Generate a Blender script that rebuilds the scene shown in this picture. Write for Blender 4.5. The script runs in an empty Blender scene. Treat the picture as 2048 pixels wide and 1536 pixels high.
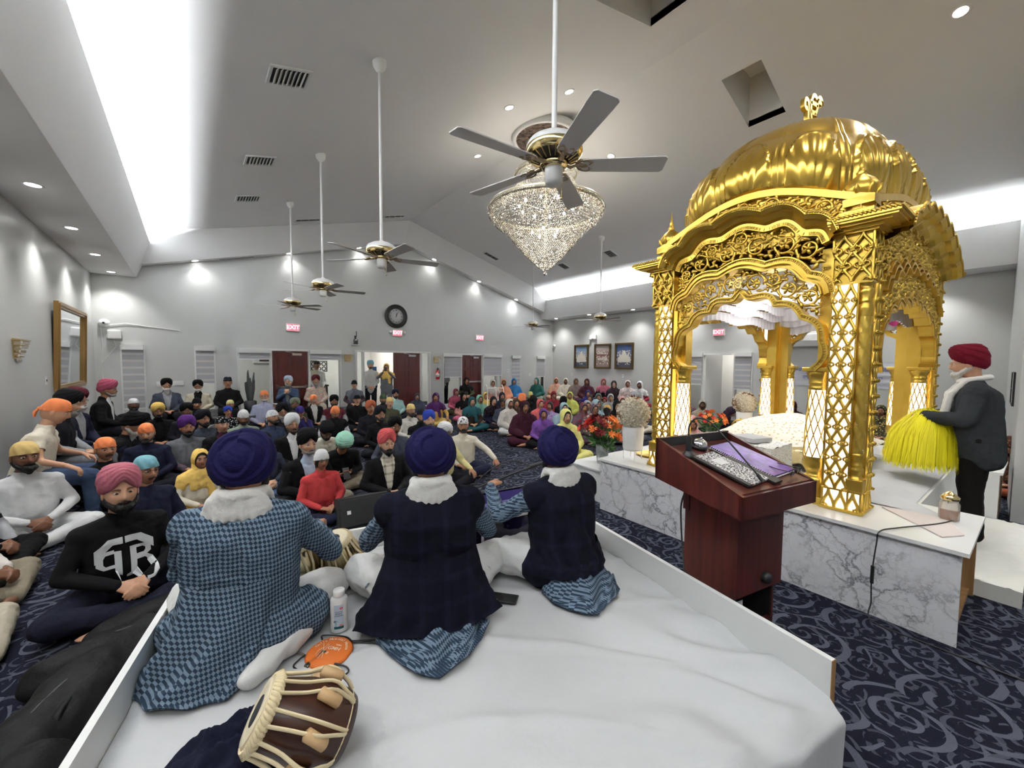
import bpy, bmesh, math, random
import numpy as np
from mathutils import Vector, Matrix, noise, Euler

R = math.radians
PI = math.pi
COL = bpy.context.scene.collection
SC = bpy.context.scene

# ------------------------------------------------------------------ camera, world, exposure
def set_camera():
    yaw, pitch, roll = R(39.3), R(-3.09), R(0.378)
    f = Vector((math.sin(yaw) * math.cos(pitch), math.cos(yaw) * math.cos(pitch), math.sin(pitch)))
    r0 = Vector((math.cos(yaw), -math.sin(yaw), 0))
    u0 = r0.cross(f)
    r = r0 * math.cos(roll) + u0 * math.sin(roll)
    u = -r0 * math.sin(roll) + u0 * math.cos(roll)
    cd = bpy.data.cameras.new('camera')
    cd.sensor_width = 36.0
    cd.lens = 784.65 / 2048 * 36.0
    cd.clip_start = 0.02
    cd.clip_end = 200
    co = bpy.data.objects.new('camera', cd)
    COL.objects.link(co)
    m = Matrix(((r.x, u.x, -f.x, 0), (r.y, u.y, -f.y, 0), (r.z, u.z, -f.z, 1.7), (0, 0, 0, 1)))
    co.matrix_world = m
    SC.camera = co
set_camera()
w = bpy.data.worlds.new('world')
w.use_nodes = True
w.node_tree.nodes['Background'].inputs[0].default_value = (0.6, 0.65, 0.75, 1)
w.node_tree.nodes['Background'].inputs[1].default_value = 0.05
SC.world = w
SC.view_settings.view_transform = 'Standard'
SC.view_settings.look = 'None'
SC.view_settings.gamma = 1.0
SC.view_settings.use_curve_mapping = False
SC.view_settings.exposure = 0.85

# room numbers: X across the hall, Y towards the entrance wall, Z up
XL, XR, YB, YF = -1.57, 12.10, 12.0, -4.0
XM = (XL + XR) / 2
SOF = 3.52
def ceil_z(x): return 5.99 - 0.265 * abs(x - XM)

def lamp(kind, loc, power, color=(1, 1, 1), rot=(0, 0, 0), size=0.1, size_y=None, angle=None, blend=0.6):
    l = bpy.data.lights.new('lamp_light', kind)
    l.energy = power
    l.color = color
    if kind == 'AREA':
        l.size = size
        if size_y:
            l.shape = 'RECTANGLE'
            l.size_y = size_y
    else:
        l.shadow_soft_size = size
    if kind == 'SPOT':
        l.spot_size = angle
        l.spot_blend = blend
    o = bpy.data.objects.new('lamp_light', l)
    o.location = loc
    o.rotation_euler = rot
    COL.objects.link(o)
    return o

# cove light strips, hidden behind the lips of the side soffits, washing the ceiling
COVE = 1100
lamp('AREA', (XL + 0.62, 4.0, 4.02), COVE, (0.93, 0.97, 1.0), (0, R(180 + 58), 0), 0.10, 15.8)
lamp('AREA', (XR - 0.62, 4.0, 4.02), COVE, (0.93, 0.97, 1.0), (0, R(180 - 58), 0), 0.10, 15.8)

# ------------------------------------------------------------------ helpers
def tag(o, label=None, cat=None, group=None, kind=None):
    if label: o['label'] = label
    if cat: o['category'] = cat
    if group: o['group'] = group
    if kind: o['kind'] = kind
    return o

def link(name, me, parent=None):
    o = bpy.data.objects.new(name, me)
    COL.objects.link(o)
    if parent is not None: o.parent = parent
    return o

def empty(name, loc=(0, 0, 0), rz=0, label=None, cat=None, group=None):
    o = link(name, None)
    o.empty_display_size = 0.1
    o.location = loc
    o.rotation_euler = (0, 0, rz)
    return tag(o, label, cat, group)

def mesh_of(name, V, F, mats, MI=None, smooth=True):
    me = bpy.data.meshes.new(name)
    me.from_pydata([tuple(v) for v in V] if not isinstance(V, np.ndarray) else V.tolist(), [], F if isinstance(F, list) else F.tolist())
    for m in (mats if isinstance(mats, (list, tuple)) else [mats]):
        me.materials.append(m)
    n = len(me.polygons)
    if smooth is not False:
        if smooth is True:
            me.polygons.foreach_set('use_smooth', np.ones(n, dtype=bool))
        else:
            me.polygons.foreach_set('use_smooth', np.array(smooth, dtype=bool))
    if MI is not None:
        me.polygons.foreach_set('material_index', np.array(MI, dtype=np.int32))
    me.update()
    return me

class MB:
    """collects shapes; build() links them as one mesh object"""
    def __init__(s):
        s.v, s.f, s.m, s.s = [], [], [], []
        s.mats = []
        s.cur = 0
        s.M = None
    def mat(s, m):
        if m not in s.mats: s.mats.append(m)
        s.cur = s.mats.index(m)
        return s
    def add(s, V, F, smooth=False):
        b = len(s.v)
        if s.M is not None:
            V = [s.M @ Vector(v) for v in V]
        s.v += [tuple(v) for v in V]
        for f in F:
            s.f.append(tuple(i + b for i in f))
            s.m.append(s.cur)
            s.s.append(smooth)
        return s
    def box(s, c, d, rz=0, bev=0):
        cx, cy, cz = c
        hx, hy, hz = d[0] / 2, d[1] / 2, d[2] / 2
        co, si = math.cos(rz), math.sin(rz)
        if bev:
            V = []
            b = min(bev, hx * .9, hy * .9, hz * .9)
            bm = bmesh.new()
            bmesh.ops.create_cube(bm, size=1)
            for v in bm.verts: v.co = Vector((v.co.x * 2 * hx, v.co.y * 2 * hy, v.co.z * 2 * hz))
            bmesh.ops.bevel(bm, geom=bm.edges[:], offset=b, segments=2, affect='EDGES', profile=0.6)
            bm.verts.index_update()
            V = [(cx + v.co.x * co - v.co.y * si, cy + v.co.x * si + v.co.y * co, cz + v.co.z) for v in bm.verts]
            F = [[v.index for v in f.verts] for f in bm.faces]
            bm.free()
            return s.add(V, F, False)
        V = []
        for z in (-hz, hz):
            for x, y in ((-hx, -hy), (hx, -hy), (hx, hy), (-hx, hy)):
                V.append((cx + x * co - y * si, cy + x * si + y * co, cz + z))
        return s.add(V, [(3, 2, 1, 0), (4, 5, 6, 7), (0, 1, 5, 4), (1, 2, 6, 5), (2, 3, 7, 6), (3, 0, 4, 7)])
    def bx(s, a, b, bev=0):
        return s.box([(a[i] + b[i]) / 2 for i in range(3)], [abs(b[i] - a[i]) for i in range(3)], 0, bev)
    def prism(s, poly, fn, d0, d1, smooth=False):
        """extrude 2-D polygon; fn(a, b, d) -> 3-D"""
        n = len(poly)
        V = [fn(a, b, d0) for a, b in poly] + [fn(a, b, d1) for a, b in poly]
        F = [tuple(range(n - 1, -1, -1)), tuple(range(n, 2 * n))]
        s.add(V, F, False)
        V2 = V
        F2 = [(i, (i + 1) % n, n + (i + 1) % n, n + i) for i in range(n)]
        return s.add(V2, F2, smooth)
    def ribbon(s, inner, outer, fn, d0, d1, closed=False, smooth=False):
        """solid strip between two polylines of equal length"""
        n = len(inner)
        V = []
        for d in (d0, d1):
            V += [fn(a, b, d) for a, b in inner] + [fn(a, b, d) for a, b in outer]
        F = []
        m = n if closed else n - 1
        for i in range(m):
            j = (i + 1) % n
            F += [(i, j, n + j, n + i), (2 * n + i, 3 * n + i, 3 * n + j, 2 * n + j),
                  (i, 2 * n + i, 2 * n + j, j), (n + i, n + j, 3 * n + j, 3 * n + i)]
        if not closed:
            F += [(0, n, 3 * n, 2 * n), (n - 1, 3 * n - 1, 4 * n - 1, 2 * n - 1)]
        return s.add(V, F, smooth)
    def tube(s, pts, r, n=6, caps=True, flat=1.0, closed=False):
        pts = [Vector(p) for p in pts]
        k = len(pts)
        rr = r if isinstance(r, (list, tuple)) else [r] * k
        V, F = [], []
        up = Vector((0, 0, 1))
        prev = None
        for i, p in enumerate(pts):
            if closed: t = pts[(i + 1) % k] - pts[i - 1]
            else: t = pts[min(i + 1, k - 1)] - pts[max(i - 1, 0)]
            if t.length < 1e-9: t = Vector((0, 0, 1))
            t.normalize()
            if prev is None:
                a = up if abs(t.dot(up)) < 0.9 else Vector((1, 0, 0))
                x = t.cross(a).normalized()
            else:
                x = prev - t * prev.dot(t)
                if x.length < 1e-6: x = t.orthogonal()
                x.normalize()
            prev = x
            y = t.cross(x)
            for j in range(n):
                a = 2 * PI * j / n
                V.append(p + (x * math.cos(a) + y * math.sin(a) * flat) * rr[i])
        m = k if closed else k - 1
        for i in range(m):
            i2 = (i + 1) % k
            for j in range(n):
                j2 = (j + 1) % n
                F.append((i * n + j, i * n + j2, i2 * n + j2, i2 * n + j))
        s.add(V, F, True)
        if caps and not closed:
            s.add([V[j] for j in range(n)], [tuple(range(n - 1, -1, -1))])
            s.add([V[(k - 1) * n + j] for j in range(n)], [tuple(range(n))])
        return s
    def lathe(s, prof, c=(0, 0, 0), n=24, smooth=True, wob=None, axis='z', sx=1, sy=1):
        V, F = [], []
        for (r, z) in prof:
            for j in range(n):
                a = 2 * PI * j / n
                q = r * (1 + (wob(a, z) if wob else 0))
                x, y = q * math.cos(a) * sx, q * math.sin(a) * sy
                if axis == 'z': V.append((c[0] + x, c[1] + y, c[2] + z))
                elif axis == 'y': V.append((c[0] + x, c[1] + z, c[2] + y))
                else: V.append((c[0] + z, c[1] + x, c[2] + y))
        k = len(prof)
        for i in range(k - 1):
            for j in range(n):
                j2 = (j + 1) % n
                q = (i * n + j, i * n + j2, (i + 1) * n + j2, (i + 1) * n + j)
                F.append(q if axis != 'y' else q[::-1])
        s.add(V, F, smooth)
        if len(prof) > 2 and abs(prof[0][0] - prof[-1][0]) < 1e-6: return s
        if prof[0][0] > 1e-5: s.add(V[:n], [tuple(range(n - 1, -1, -1))])
        if prof[-1][0] > 1e-5: s.add(V[-n:], [tuple(range(n))])
        return s
    def ell(s, c, r, nu=12, nv=8, M=None):
        V, F = [], []
        for i in range(nv + 1):
            p = PI * i / nv - PI / 2
            for j in range(nu):
                a = 2 * PI * j / nu
                q = Vector((r[0] * math.cos(p) * math.cos(a), r[1] * math.cos(p) * math.sin(a), r[2] * math.sin(p)))
                if M is not None: q = M @ q
                V.append((c[0] + q[0], c[1] + q[1], c[2] + q[2]))
        for i in range(nv):
            for j in range(nu):
                j2 = (j + 1) % nu
                F.append((i * nu + j, i * nu + j2, (i + 1) * nu + j2, (i + 1) * nu + j))
        return s.add(V, F, True)
    def grid(s, fn, nu, nv, smooth=True, cu=False, cv=False, skip=None):
        V = [fn(i / nu, j / nv) for i in range(nu + (0 if cu else 1)) for j in range(nv + (0 if cv else 1))]
        W = nv if cv else nv + 1
        U = nu if cu else nu + 1
        F = []
        for i in range(nu):
            for j in range(nv):
                if skip and skip(i, j): continue
                i2, j2 = (i + 1) % U, (j + 1) % W
                F.append((i * W + j, i2 * W + j, i2 * W + j2, i * W + j2))
        return s.add(V, F, smooth)
    def build(s, name, m=None, parent=None):
        mats = s.mats if s.mats else [m]
        if m is not None and s.mats and m not in s.mats and None in s.mats: pass
        me = mesh_of(name, s.v, s.f, mats, s.m if s.mats else None, s.s)
        return link(name, me, parent)

def structure(o):
    o['kind'] = 'structure'
    return o

# ------------------------------------------------------------------ materials
class NT:
    def __init__(s, name):
        s.m = bpy.data.materials.new(name)
        s.m.use_nodes = True
        s.t = s.m.node_tree
        s.b = s.t.nodes['Principled BSDF']
    def n(s, typ, **k):
        o = s.t.nodes.new(typ)
        for a, v in k.items():
            if a in ('op',): o.operation = v
            else: setattr(o, a, v)
        return o
    def l(s, a, b): s.t.links.new(a, b)
    def math(s, op, a, b=None, c=None):
        o = s.n('ShaderNodeMath', op=op)
        for i, v in enumerate((a, b, c)):
            if v is None: continue
            if hasattr(v, 'links'): s.l(v, o.inputs[i])
            else: o.inputs[i].default_value = v
        return o.outputs[0]
    def mix(s, fac, a, b):
        o = s.n('ShaderNodeMix', data_type='RGBA')
        if hasattr(fac, 'links'): s.l(fac, o.inputs[0])
        else: o.inputs[0].default_value = fac
        for i, v in ((6, a), (7, b)):
            if hasattr(v, 'links'): s.l(v, o.inputs[i])
            else: o.inputs[i].default_value = (*v, 1)
        return o.outputs[2]
    def coord(s, kind='Object', scale=(1, 1, 1), rot=(0, 0, 0)):
        c = s.n('ShaderNodeTexCoord')
        m = s.n('ShaderNodeMapping')
        m.inputs['Scale'].default_value = scale
        m.inputs['Rotation'].default_value = rot
        s.l(c.outputs[kind], m.inputs[0])
        return m.outputs[0]
    def noise(s, vec, scale=5, detail=2, rough=0.5, out=0):
        o = s.n('ShaderNodeTexNoise')
        o.inputs['Scale'].default_value = scale
        o.inputs['Detail'].default_value = detail
        o.inputs['Roughness'].default_value = rough
        if vec is not None: s.l(vec, o.inputs['Vector'])
        return o.outputs[out]
    def ramp(s, fac, stops):
        o = s.n('ShaderNodeValToRGB')
        s.l(fac, o.inputs[0])
        e = o.color_ramp.elements
        while len(e) < len(stops): e.new(0.5)
        for i, (p, c) in enumerate(stops):
            e[i].position = p
            e[i].color = (*c, 1) if len(c) == 3 else c
        return o.outputs[0]
    def bump(s, h, strength=0.3, dist=0.01):
        o = s.n('ShaderNodeBump')
        o.inputs['Strength'].default_value = strength
        o.inputs['Distance'].default_value = dist
        s.l(h, o.inputs['Height'])
        s.l(o.outputs[0], s.b.inputs['Normal'])
        return o
    def set(s, **k):
        names = dict(col='Base Color', rough='Roughness', metal='Metallic', spec='Specular IOR Level', coat='Coat Weight', sheen='Sheen Weight', trans='Transmission Weight', ior='IOR', alpha='Alpha', sss='Subsurface Weight')
        for a, v in k.items():
            i = s.b.inputs[names[a]]
            if hasattr(v, 'links'): s.l(v, i)
            else: i.default_value = (*v, 1) if a == 'col' else v
        return s

_mc = {}
def srgb(r, g, b):
    f = lambda c: (c / 255 / 12.92) if c / 255 <= 0.04045 else ((c / 255 + 0.055) / 1.055) ** 2.4
    return (f(r), f(g), f(b))
def mat(name, col, rough=0.6, metal=0, spec=0.5, emit=None, es=1, coat=0, trans=0):
    if name in _mc: return _mc[name]
    t = NT(name)
    t.set(col=col, rough=rough, metal=metal, spec=spec, coat=coat, trans=trans)
    if emit:
        t.b.inputs['Emission Color'].default_value = (*emit, 1)
        t.b.inputs['Emission Strength'].default_value = es
    _mc[name] = t.m
    return t.m

def cloth(name, c1, c2=None, kind='plain', scale=1.0, rough=0.9):
    """fabric; kind picks the woven or printed pattern"""
    key = 'cloth_' + name
    if key in _mc: return _mc[key]
    t = NT(key)
    v = t.coord('Object')
    n1 = t.noise(v, 9 * scale, 3)
    if kind == 'plain':
        col = t.mix(n1, [x * 0.86 for x in c1], [min(1, x * 1.12) for x in c1])
    elif kind == 'diamond':       # small diamonds of two tones
        sep = t.n('ShaderNodeSeparateXYZ')
        t.l(v, sep.inputs[0])
        a = t.math('MULTIPLY', sep.outputs[2], 35 * scale)
        h = t.math('ADD', sep.outputs[0], t.math('MULTIPLY', sep.outputs[1], 0.75))
        b = t.math('MULTIPLY', h, 37 * scale)
        p = t.math('PINGPONG', t.math('ADD', a, b), 1.0)
        q = t.math('PINGPONG', t.math('SUBTRACT', a, b), 1.0)
        pa = t.math('GREATER_THAN', p, 0.5)
        qa = t.math('GREATER_THAN', q, 0.5)
        x = t.math('ABSOLUTE', t.math('SUBTRACT', pa, qa))
        col = t.mix(x, c1, c2)
        col = t.mix(t.math('MULTIPLY', n1, 0.25), col, c1)
    elif kind == 'plaid':
        sep = t.n('ShaderNodeSeparateXYZ')
        t.l(v, sep.inputs[0])
        a = t.math('GREATER_THAN', t.math('PINGPONG', t.math('MULTIPLY', sep.outputs[2], 22 * scale), 1.0), 0.72)
        b = t.math('GREATER_THAN', t.math('PINGPONG', t.math('MULTIPLY', sep.outputs[0], 22 * scale), 1.0), 0.72)
        x = t.math('MULTIPLY', t.math('ADD', a, b), 0.5)
        col = t.mix(x, c1, c2)
    elif kind == 'floral':
        vo = t.n('ShaderNodeTexVoronoi')
        vo.inputs['Scale'].default_value = 34 * scale
        t.l(v, vo.inputs['Vector'])
        x = t.math('LESS_THAN', vo.outputs['Distance'], 0.36)
        col = t.mix(x, c1, c2)
    elif kind == 'stripe':
        sep = t.n('ShaderNodeSeparateXYZ')
        t.l(v, sep.inputs[0])
        x = t.math('GREATER_THAN', t.math('PINGPONG', t.math('MULTIPLY', sep.outputs[2], 9 * scale), 1.0), 0.75)
        col = t.mix(x, c1, c2)
    elif kind == 'melange':
        n2 = t.noise(v, 120, 2)
        col = t.mix(n2, c1, c2)
    t.set(col=col, rough=rough, spec=0.15)
    t.bump(t.noise(v, 22 * scale, 4, 0.6), 0.35, 0.02)
    _mc[key] = t.m
    return t.m

def paint(name, col, rough, bumpy=0.02):
    t = NT(name)
    v = t.coord('Object')
    t.set(col=t.mix(t.noise(v, 3, 3), [c * 0.97 for c in col], col), rough=rough, spec=0.4)
    t.bump(t.noise(v, 60, 3), bumpy, 0.01)
    return t.m

M_WALL = paint('wall_paint', (0.55, 0.56, 0.55), 0.36)
M_CEIL = paint('ceiling_paint', (0.84, 0.84, 0.84), 0.6)
M_TRIM = paint('trim_paint', (0.78, 0.79, 0.78), 0.4)
M_WHITE = mat('white_enamel', (0.80, 0.80, 0.79), 0.35)
M_BLACK = mat('black_plastic', (0.012, 0.012, 0.013), 0.45)
M_DARK = mat('dark_gap', (0.02, 0.02, 0.02), 0.8)
M_CHROME = mat('chrome', (0.75, 0.75, 0.77), 0.12, 1)
M_STEEL = mat('brushed_steel', (0.55, 0.55, 0.56), 0.3, 1)
M_BRASS = mat('polished_brass', (0.75, 0.60, 0.30), 0.15, 1)

def m_glass():
    t = NT('window_glass')
    g = t.n('ShaderNodeBsdfGlossy')
    g.inputs['Roughness'].default_value = 0.02
    tr = t.n('ShaderNodeBsdfTransparent')
    tr.inputs[0].default_value = (0.9, 0.93, 0.93, 1)
    fr = t.n('ShaderNodeFresnel')
    fr.inputs[0].default_value = 1.45
    mx = t.n('ShaderNodeMixShader')
    t.l(fr.outputs[0], mx.inputs[0])
    t.l(tr.outputs[0], mx.inputs[1])
    t.l(g.outputs[0], mx.inputs[2])
    t.l(mx.outputs[0], t.t.nodes['Material Output'].inputs[0])
    return t.m
M_GLASS = m_glass()

def m_gold():
    t = NT('gilded_metal')
    v = t.coord('Object')
    n1 = t.noise(v, 6, 3)
    col = t.mix(n1, srgb(194, 156, 54), srgb(224, 192, 96))
    t.set(col=col, metal=0.92, rough=t.math('ADD', t.math('MULTIPLY', t.noise(v, 14, 2), 0.14), 0.30))
    t.bump(t.noise(v, 22, 2), 0.10, 0.006)
    return t.m
M_GOLD = m_gold()
M_GLOW = mat('lit_panel', (0.9, 0.9, 0.88), 0.5, emit=(1.0, 0.97, 0.92), es=1.1)

def m_carpet():
    t = NT('carpet_scrolls')
    v = t.coord('Object')
    col = None
    fac = None
    for sc, turns, seed in ((2.1, 2.3, 0.0), (4.3, 1.6, 3.7), (7.5, 1.1, 9.1)):
        mp = t.n('ShaderNodeMapping')
        mp.inputs['Location'].default_value = (seed, seed * 0.7, 0)
        mp.inputs['Scale'].default_value = (sc, sc, 0)
        t.l(v, mp.inputs[0])
        wn = t.n('ShaderNodeTexNoise')
        wn.inputs['Scale'].default_value = 0.9
        t.l(mp.outputs[0], wn.inputs['Vector'])
        va = t.n('ShaderNodeVectorMath', op='MULTIPLY_ADD')
        t.l(wn.outputs[1], va.inputs[0])
        va.inputs[1].default_value = (0.35, 0.35, 0)
        t.l(mp.outputs[0], va.inputs[2])
        vo = t.n('ShaderNodeTexVoronoi')
        vo.voronoi_dimensions = '2D'
        vo.inputs['Scale'].default_value = 1.0
        vo.inputs['Randomness'].default_value = 0.75
        t.l(va.outputs[0], vo.inputs['Vector'])
        sub = t.n('ShaderNodeVectorMath', op='SUBTRACT')
        t.l(va.outputs[0], sub.inputs[0])
        t.l(vo.outputs['Position'], sub.inputs[1])
        sp = t.n('ShaderNodeSeparateXYZ')
        t.l(sub.outputs[0], sp.inputs[0])
        ang = t.math('DIVIDE', t.math('ARCTAN2', sp.outputs[1], sp.outputs[0]), 2 * PI)
        d = vo.outputs['Distance']
        rnd = t.n('ShaderNodeSeparateColor')
        t.l(vo.outputs['Color'], rnd.inputs[0])
        sg = t.math('SUBTRACT', t.math('MULTIPLY', t.math('GREATER_THAN', rnd.outputs[0], 0.5), 2.0), 1.0)
        ph = t.math('FRACT', t.math('ADD', t.math('ADD', t.math('MULTIPLY', ang, sg), rnd.outputs[1]), t.math('MULTIPLY', t.math('POWER', d, 0.75), turns * 2)))
        band = t.math('ABSOLUTE', t.math('SUBTRACT', ph, 0.5))
        # the stroke swells and thins along the scroll
        wdt = t.math('ADD', t.math('MULTIPLY', t.math('ABSOLUTE', t.math('SINE', t.math('MULTIPLY', ang, 2 * PI))), 0.11), 0.05)
        on = t.math('LESS_THAN', band, wdt)
        on = t.math('MULTIPLY', on, t.math('LESS_THAN', d, 0.56))
        on = t.math('MULTIPLY', on, t.math('GREATER_THAN', d, 0.04))
        br = t.math('GREATER_THAN', t.noise(va.outputs[0], 2.2, 1), 0.43)
        on = t.math('MULTIPLY', on, br)
        if sc > 3: on = t.math('MULTIPLY', on, 0.7 if sc < 6 else 0.5)
        fac = on if fac is None else t.math('MAXIMUM', fac, on)
    fib = t.noise(v, 260, 2)
    base = t.mix(fib, srgb(16, 17, 26), srgb(36, 38, 50))
    lite = t.mix(fib, srgb(62, 65, 76), srgb(108, 112, 124))
    t.set(col=t.mix(t.math('MULTIPLY', fac, 0.8), base, lite), rough=1.0, spec=0.05)
    t.bump(fib, 0.5, 0.004)
    return t.m
M_CARPET = m_carpet()

def m_marble():
    t = NT('marble_laminate')
    v = t.coord('Object')
    wn = t.noise(v, 2.6, 6, 0.62, out=1)
    va = t.n('ShaderNodeVectorMath', op='MULTIPLY_ADD')
    t.l(wn, va.inputs[0])
    va.inputs[1].default_value = (0.55, 0.55, 0.55)
    t.l(v, va.inputs[2])
    vo = t.n('ShaderNodeTexVoronoi', feature='DISTANCE_TO_EDGE')
    vo.inputs['Scale'].default_value = 4.6
    t.l(va.outputs[0], vo.inputs['Vector'])
    vo2 = t.n('ShaderNodeTexVoronoi', feature='DISTANCE_TO_EDGE')
    vo2.inputs['Scale'].default_value = 9
    t.l(va.outputs[0], vo2.inputs['Vector'])
    a = t.ramp(vo.outputs[0], [(0.0, (1, 1, 1)), (0.035, (0.35, 0.35, 0.35)), (0.09, (0, 0, 0))])
    b = t.ramp(vo2.outputs[0], [(0.0, (0.45, 0.45, 0.45)), (0.05, (0, 0, 0))])
    msk = t.ramp(t.noise(v, 3.2, 3), [(0.36, (0.12, 0.12, 0.12)), (0.6, (1, 1, 1))])
    mx = t.math('MULTIPLY', t.math('MAXIMUM', a, b), msk)
    base = t.mix(t.noise(v, 5, 4), srgb(214, 214, 218), srgb(236, 236, 238))
    t.set(col=t.mix(mx, base, srgb(92, 92, 100)), rough=0.35)
    return t.m
M_MARBLE = m_marble()

def m_wood(name, c1, c2, rough=0.35, axis=2, scale=1.0):
    t = NT(name)
    s = [26 * scale] * 3
    s[axis] = 1.6 * scale
    v = t.coord('Object', tuple(s))
    n1 = t.noise(v, 1.0, 4, 0.6)
    t.set(col=t.ramp(n1, [(0.3, c1), (0.7, c2)]), rough=rough, spec=0.45)
    return t.m
M_MAHOG = m_wood('mahogany_laminate', srgb(52, 20, 17), srgb(86, 36, 30), 0.32)
M_DOOR = m_wood('dark_red_door_wood', srgb(58, 18, 16), srgb(84, 30, 26), 0.4)
M_PINE = m_wood('raw_board_wood', srgb(120, 84, 48), srgb(160, 122, 78), 0.6)
M_TABLA = m_wood('drum_wood', srgb(36, 18, 12), srgb(72, 38, 24), 0.3)
def m_sheet(name, col, rough=0.75):
    t = NT(name)
    v = t.coord('Object')
    t.set(col=t.mix(t.noise(v, 2, 2), [c * 0.95 for c in col], col), rough=rough, spec=0.25)
    wv = t.noise(v, 3.2, 5, 0.55)
    t.bump(wv, 0.5, 0.03)
    return t.m
M_SHEET = m_sheet('white_sheet', (0.53, 0.54, 0.55))
# ------------------------------------------------------------------ room shell
def cells(a0, a1, b0, b1, holes):
    """rectangles covering a0..a1 x b0..b1 minus the holes"""
    A = sorted({a0, a1, *[h[0] for h in holes], *[h[1] for h in holes]})
    B = sorted({b0, b1, *[h[2] for h in holes], *[h[3] for h in holes]})
    out = []
    for i in range(len(A) - 1):
        run = None
        for j in range(len(B) - 1):
            ca, cb = (A[i] + A[i + 1]) / 2, (B[j] + B[j + 1]) / 2
            hit = any(h[0] < ca < h[1] and h[2] < cb < h[3] for h in holes)
            if hit: run = None
            elif run is not None:
                out[run] = (A[i], A[i + 1], out[run][2], B[j + 1])
            else:
                out.append((A[i], A[i + 1], B[j], B[j + 1]))
                run = len(out) - 1
    return out

# openings in the entrance wall (X0, X1, Z0, Z1) and in the right wall (Y0, Y1, Z0, Z1)
H_BACK = [(-1.18, -0.78, 0.5, 2.03), (0.07, 0.47, 0.5, 2.04), (0.90, 3.40, 0.0, 2.03), (3.79, 6.26, 0.0, 2.05),
          (6.72, 9.30, 0.0, 2.02), (9.76, 10.24, 0.3, 1.97), (11.10, 11.60, 0.3, 1.97)]
H_RIGHT = [(4.20, 6.36, 0.0, 2.02)]
m = MB()
for a, b, c, d in cells(XL - 0.15, XR + 0.15, 0, 2.6, H_BACK): m.bx((a, YB, c), (b, YB + 0.14, d))
zt = lambda x: ceil_z(x) + 0.25
m.prism([(XL - .15, 2.6), (XR + .15, 2.6), (XR + .15, zt(XR)), (XM, zt(XM)), (XL - .15, zt(XL))], lambda a, b, d: (a, d, b), YB, YB + .14)
structure(m.build('wall_back', M_WALL))
m = MB().bx((XL - 0.15, YF, 0), (XL, YB, 4.6))
structure(m.build('wall_left', M_WALL))
m = MB()
for a, b, c, d in cells(-0.2, YB, 0, 4.6, H_RIGHT): m.bx((XR, a, c), (XR + 0.14, b, d))
structure(m.build('wall_right', M_WALL))
m = MB().bx((6.9, -0.34, 0), (XR + .14, -0.2, 6.2)).bx((6.9, YF, 0), (7.04, -0.34, 6.2))
structure(m.build('wall_front_right', M_WALL))
m = MB().bx((XL - .15, YF - 0.14, 0), (7.04, YF, 6.4))
structure(m.build('wall_front', M_WALL))
m = MB()
N = 1
m.bx((XL - 0.2, YF - 0.2, -0.1), (XR + 3.2, YB + 4.2, 0))
structure(m.build('floor', M_CARPET))

# sloped ceiling, with two light wells cut through it
SKY = [(6.04, 7.07, 2.15, 2.66), (3.37, 4.42, 2.30, 2.80)]
m = MB()
for sgn in (0, 1):
    holes = [SKY[0]] if sgn else [SKY[1]]
    a0, a1 = (XM, XR + .15) if sgn else (XL - .15, XM)
    for a, b, c, d in cells(a0, a1, YF - .14, YB + .1, holes):
        V = [(x, y, ceil_z(x) + k) for k in (0, .1) for x, y in ((a, c), (b, c), (b, d), (a, d))]
        m.add(V, [(0, 1, 2, 3), (7, 6, 5, 4), (0, 4, 5, 1), (1, 5, 6, 2), (2, 6, 7, 3), (3, 7, 4, 0)])
structure(m.build('ceiling', M_CEIL))
for k, (a, b, c, d) in enumerate(SKY):
    m = MB()
    z0, z1 = ceil_z(b if k == 0 else a), ceil_z(a if k == 0 else b)
    zt_ = max(z0, z1) + 0.5
    t_ = 0.03
    m.bx((a - t_, c - t_, ceil_z(a) - 0 + .005), (a, d + t_, zt_)).bx((b, c - t_, ceil_z(b) + .005), (b + t_, d + t_, zt_))
    a, b, c, d = a - .002, b + .002, c - .002, d + .002
    m.prism([(a, ceil_z(a) + .005), (b, ceil_z(b) + .005), (b, zt_), (a, zt_)], lambda p, q, r_: (p, r_, q), c - t_, c)
    m.prism([(a, ceil_z(a) + .005), (b, ceil_z(b) + .005), (b, zt_), (a, zt_)], lambda p, q, r_: (p, r_, q), d, d + t_)
    m.bx((a - t_, c - t_, zt_), (b + t_, d + t_, zt_ + .03))
    structure(m.build('trim_%d' % (k + 10), mat('well_paint', (0.85, 0.84, 0.82), 0.7)))

# soffits along the side walls: flat bottom, fascia leaning inward, lip that hides the light strip
for k, sx in enumerate((1, -1)):
    bx_ = XL if sx == 1 else XR
    m = MB()
    prof = [(0, SOF), (.70, SOF), (.97, SOF + .70), (.93, SOF + .70), (.68, SOF + .07), (.30, SOF + .07), (.30, SOF + .45), (0, SOF + .45)]
    prof = [(bx_ + sx * p, z) for p, z in prof]
    if sx == -1: prof = prof[::-1]
    m.prism(prof, lambda a, b, d: (a, d, b), YF if sx == 1 else -0.2, YB)
    structure(m.build('trim_%d' % (k + 1), M_CEIL))
# sloping soffit across the entrance wall
m = MB()
gz = lambda x: 5.38 - 0.265 * abs(x - XM)
for a, b in ((XL + .70, XM), (XM, XR - .70)):
    V = []
    for x in (a, b):
        z = gz(x)
        V += [(x, YB, z), (x, YB - .25, z), (x, YB - .62, z + .60), (x, YB - .60, ceil_z(x) + .03), (x, YB, ceil_z(x) + .03)]
    m.add(V, [(4, 3, 2, 1, 0), (5, 6, 7, 8, 9), (0, 1, 6, 5), (1, 2, 7, 6), (2, 3, 8, 7), (3, 4, 9, 8)])
structure(m.build('trim_3', M_CEIL))
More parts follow.
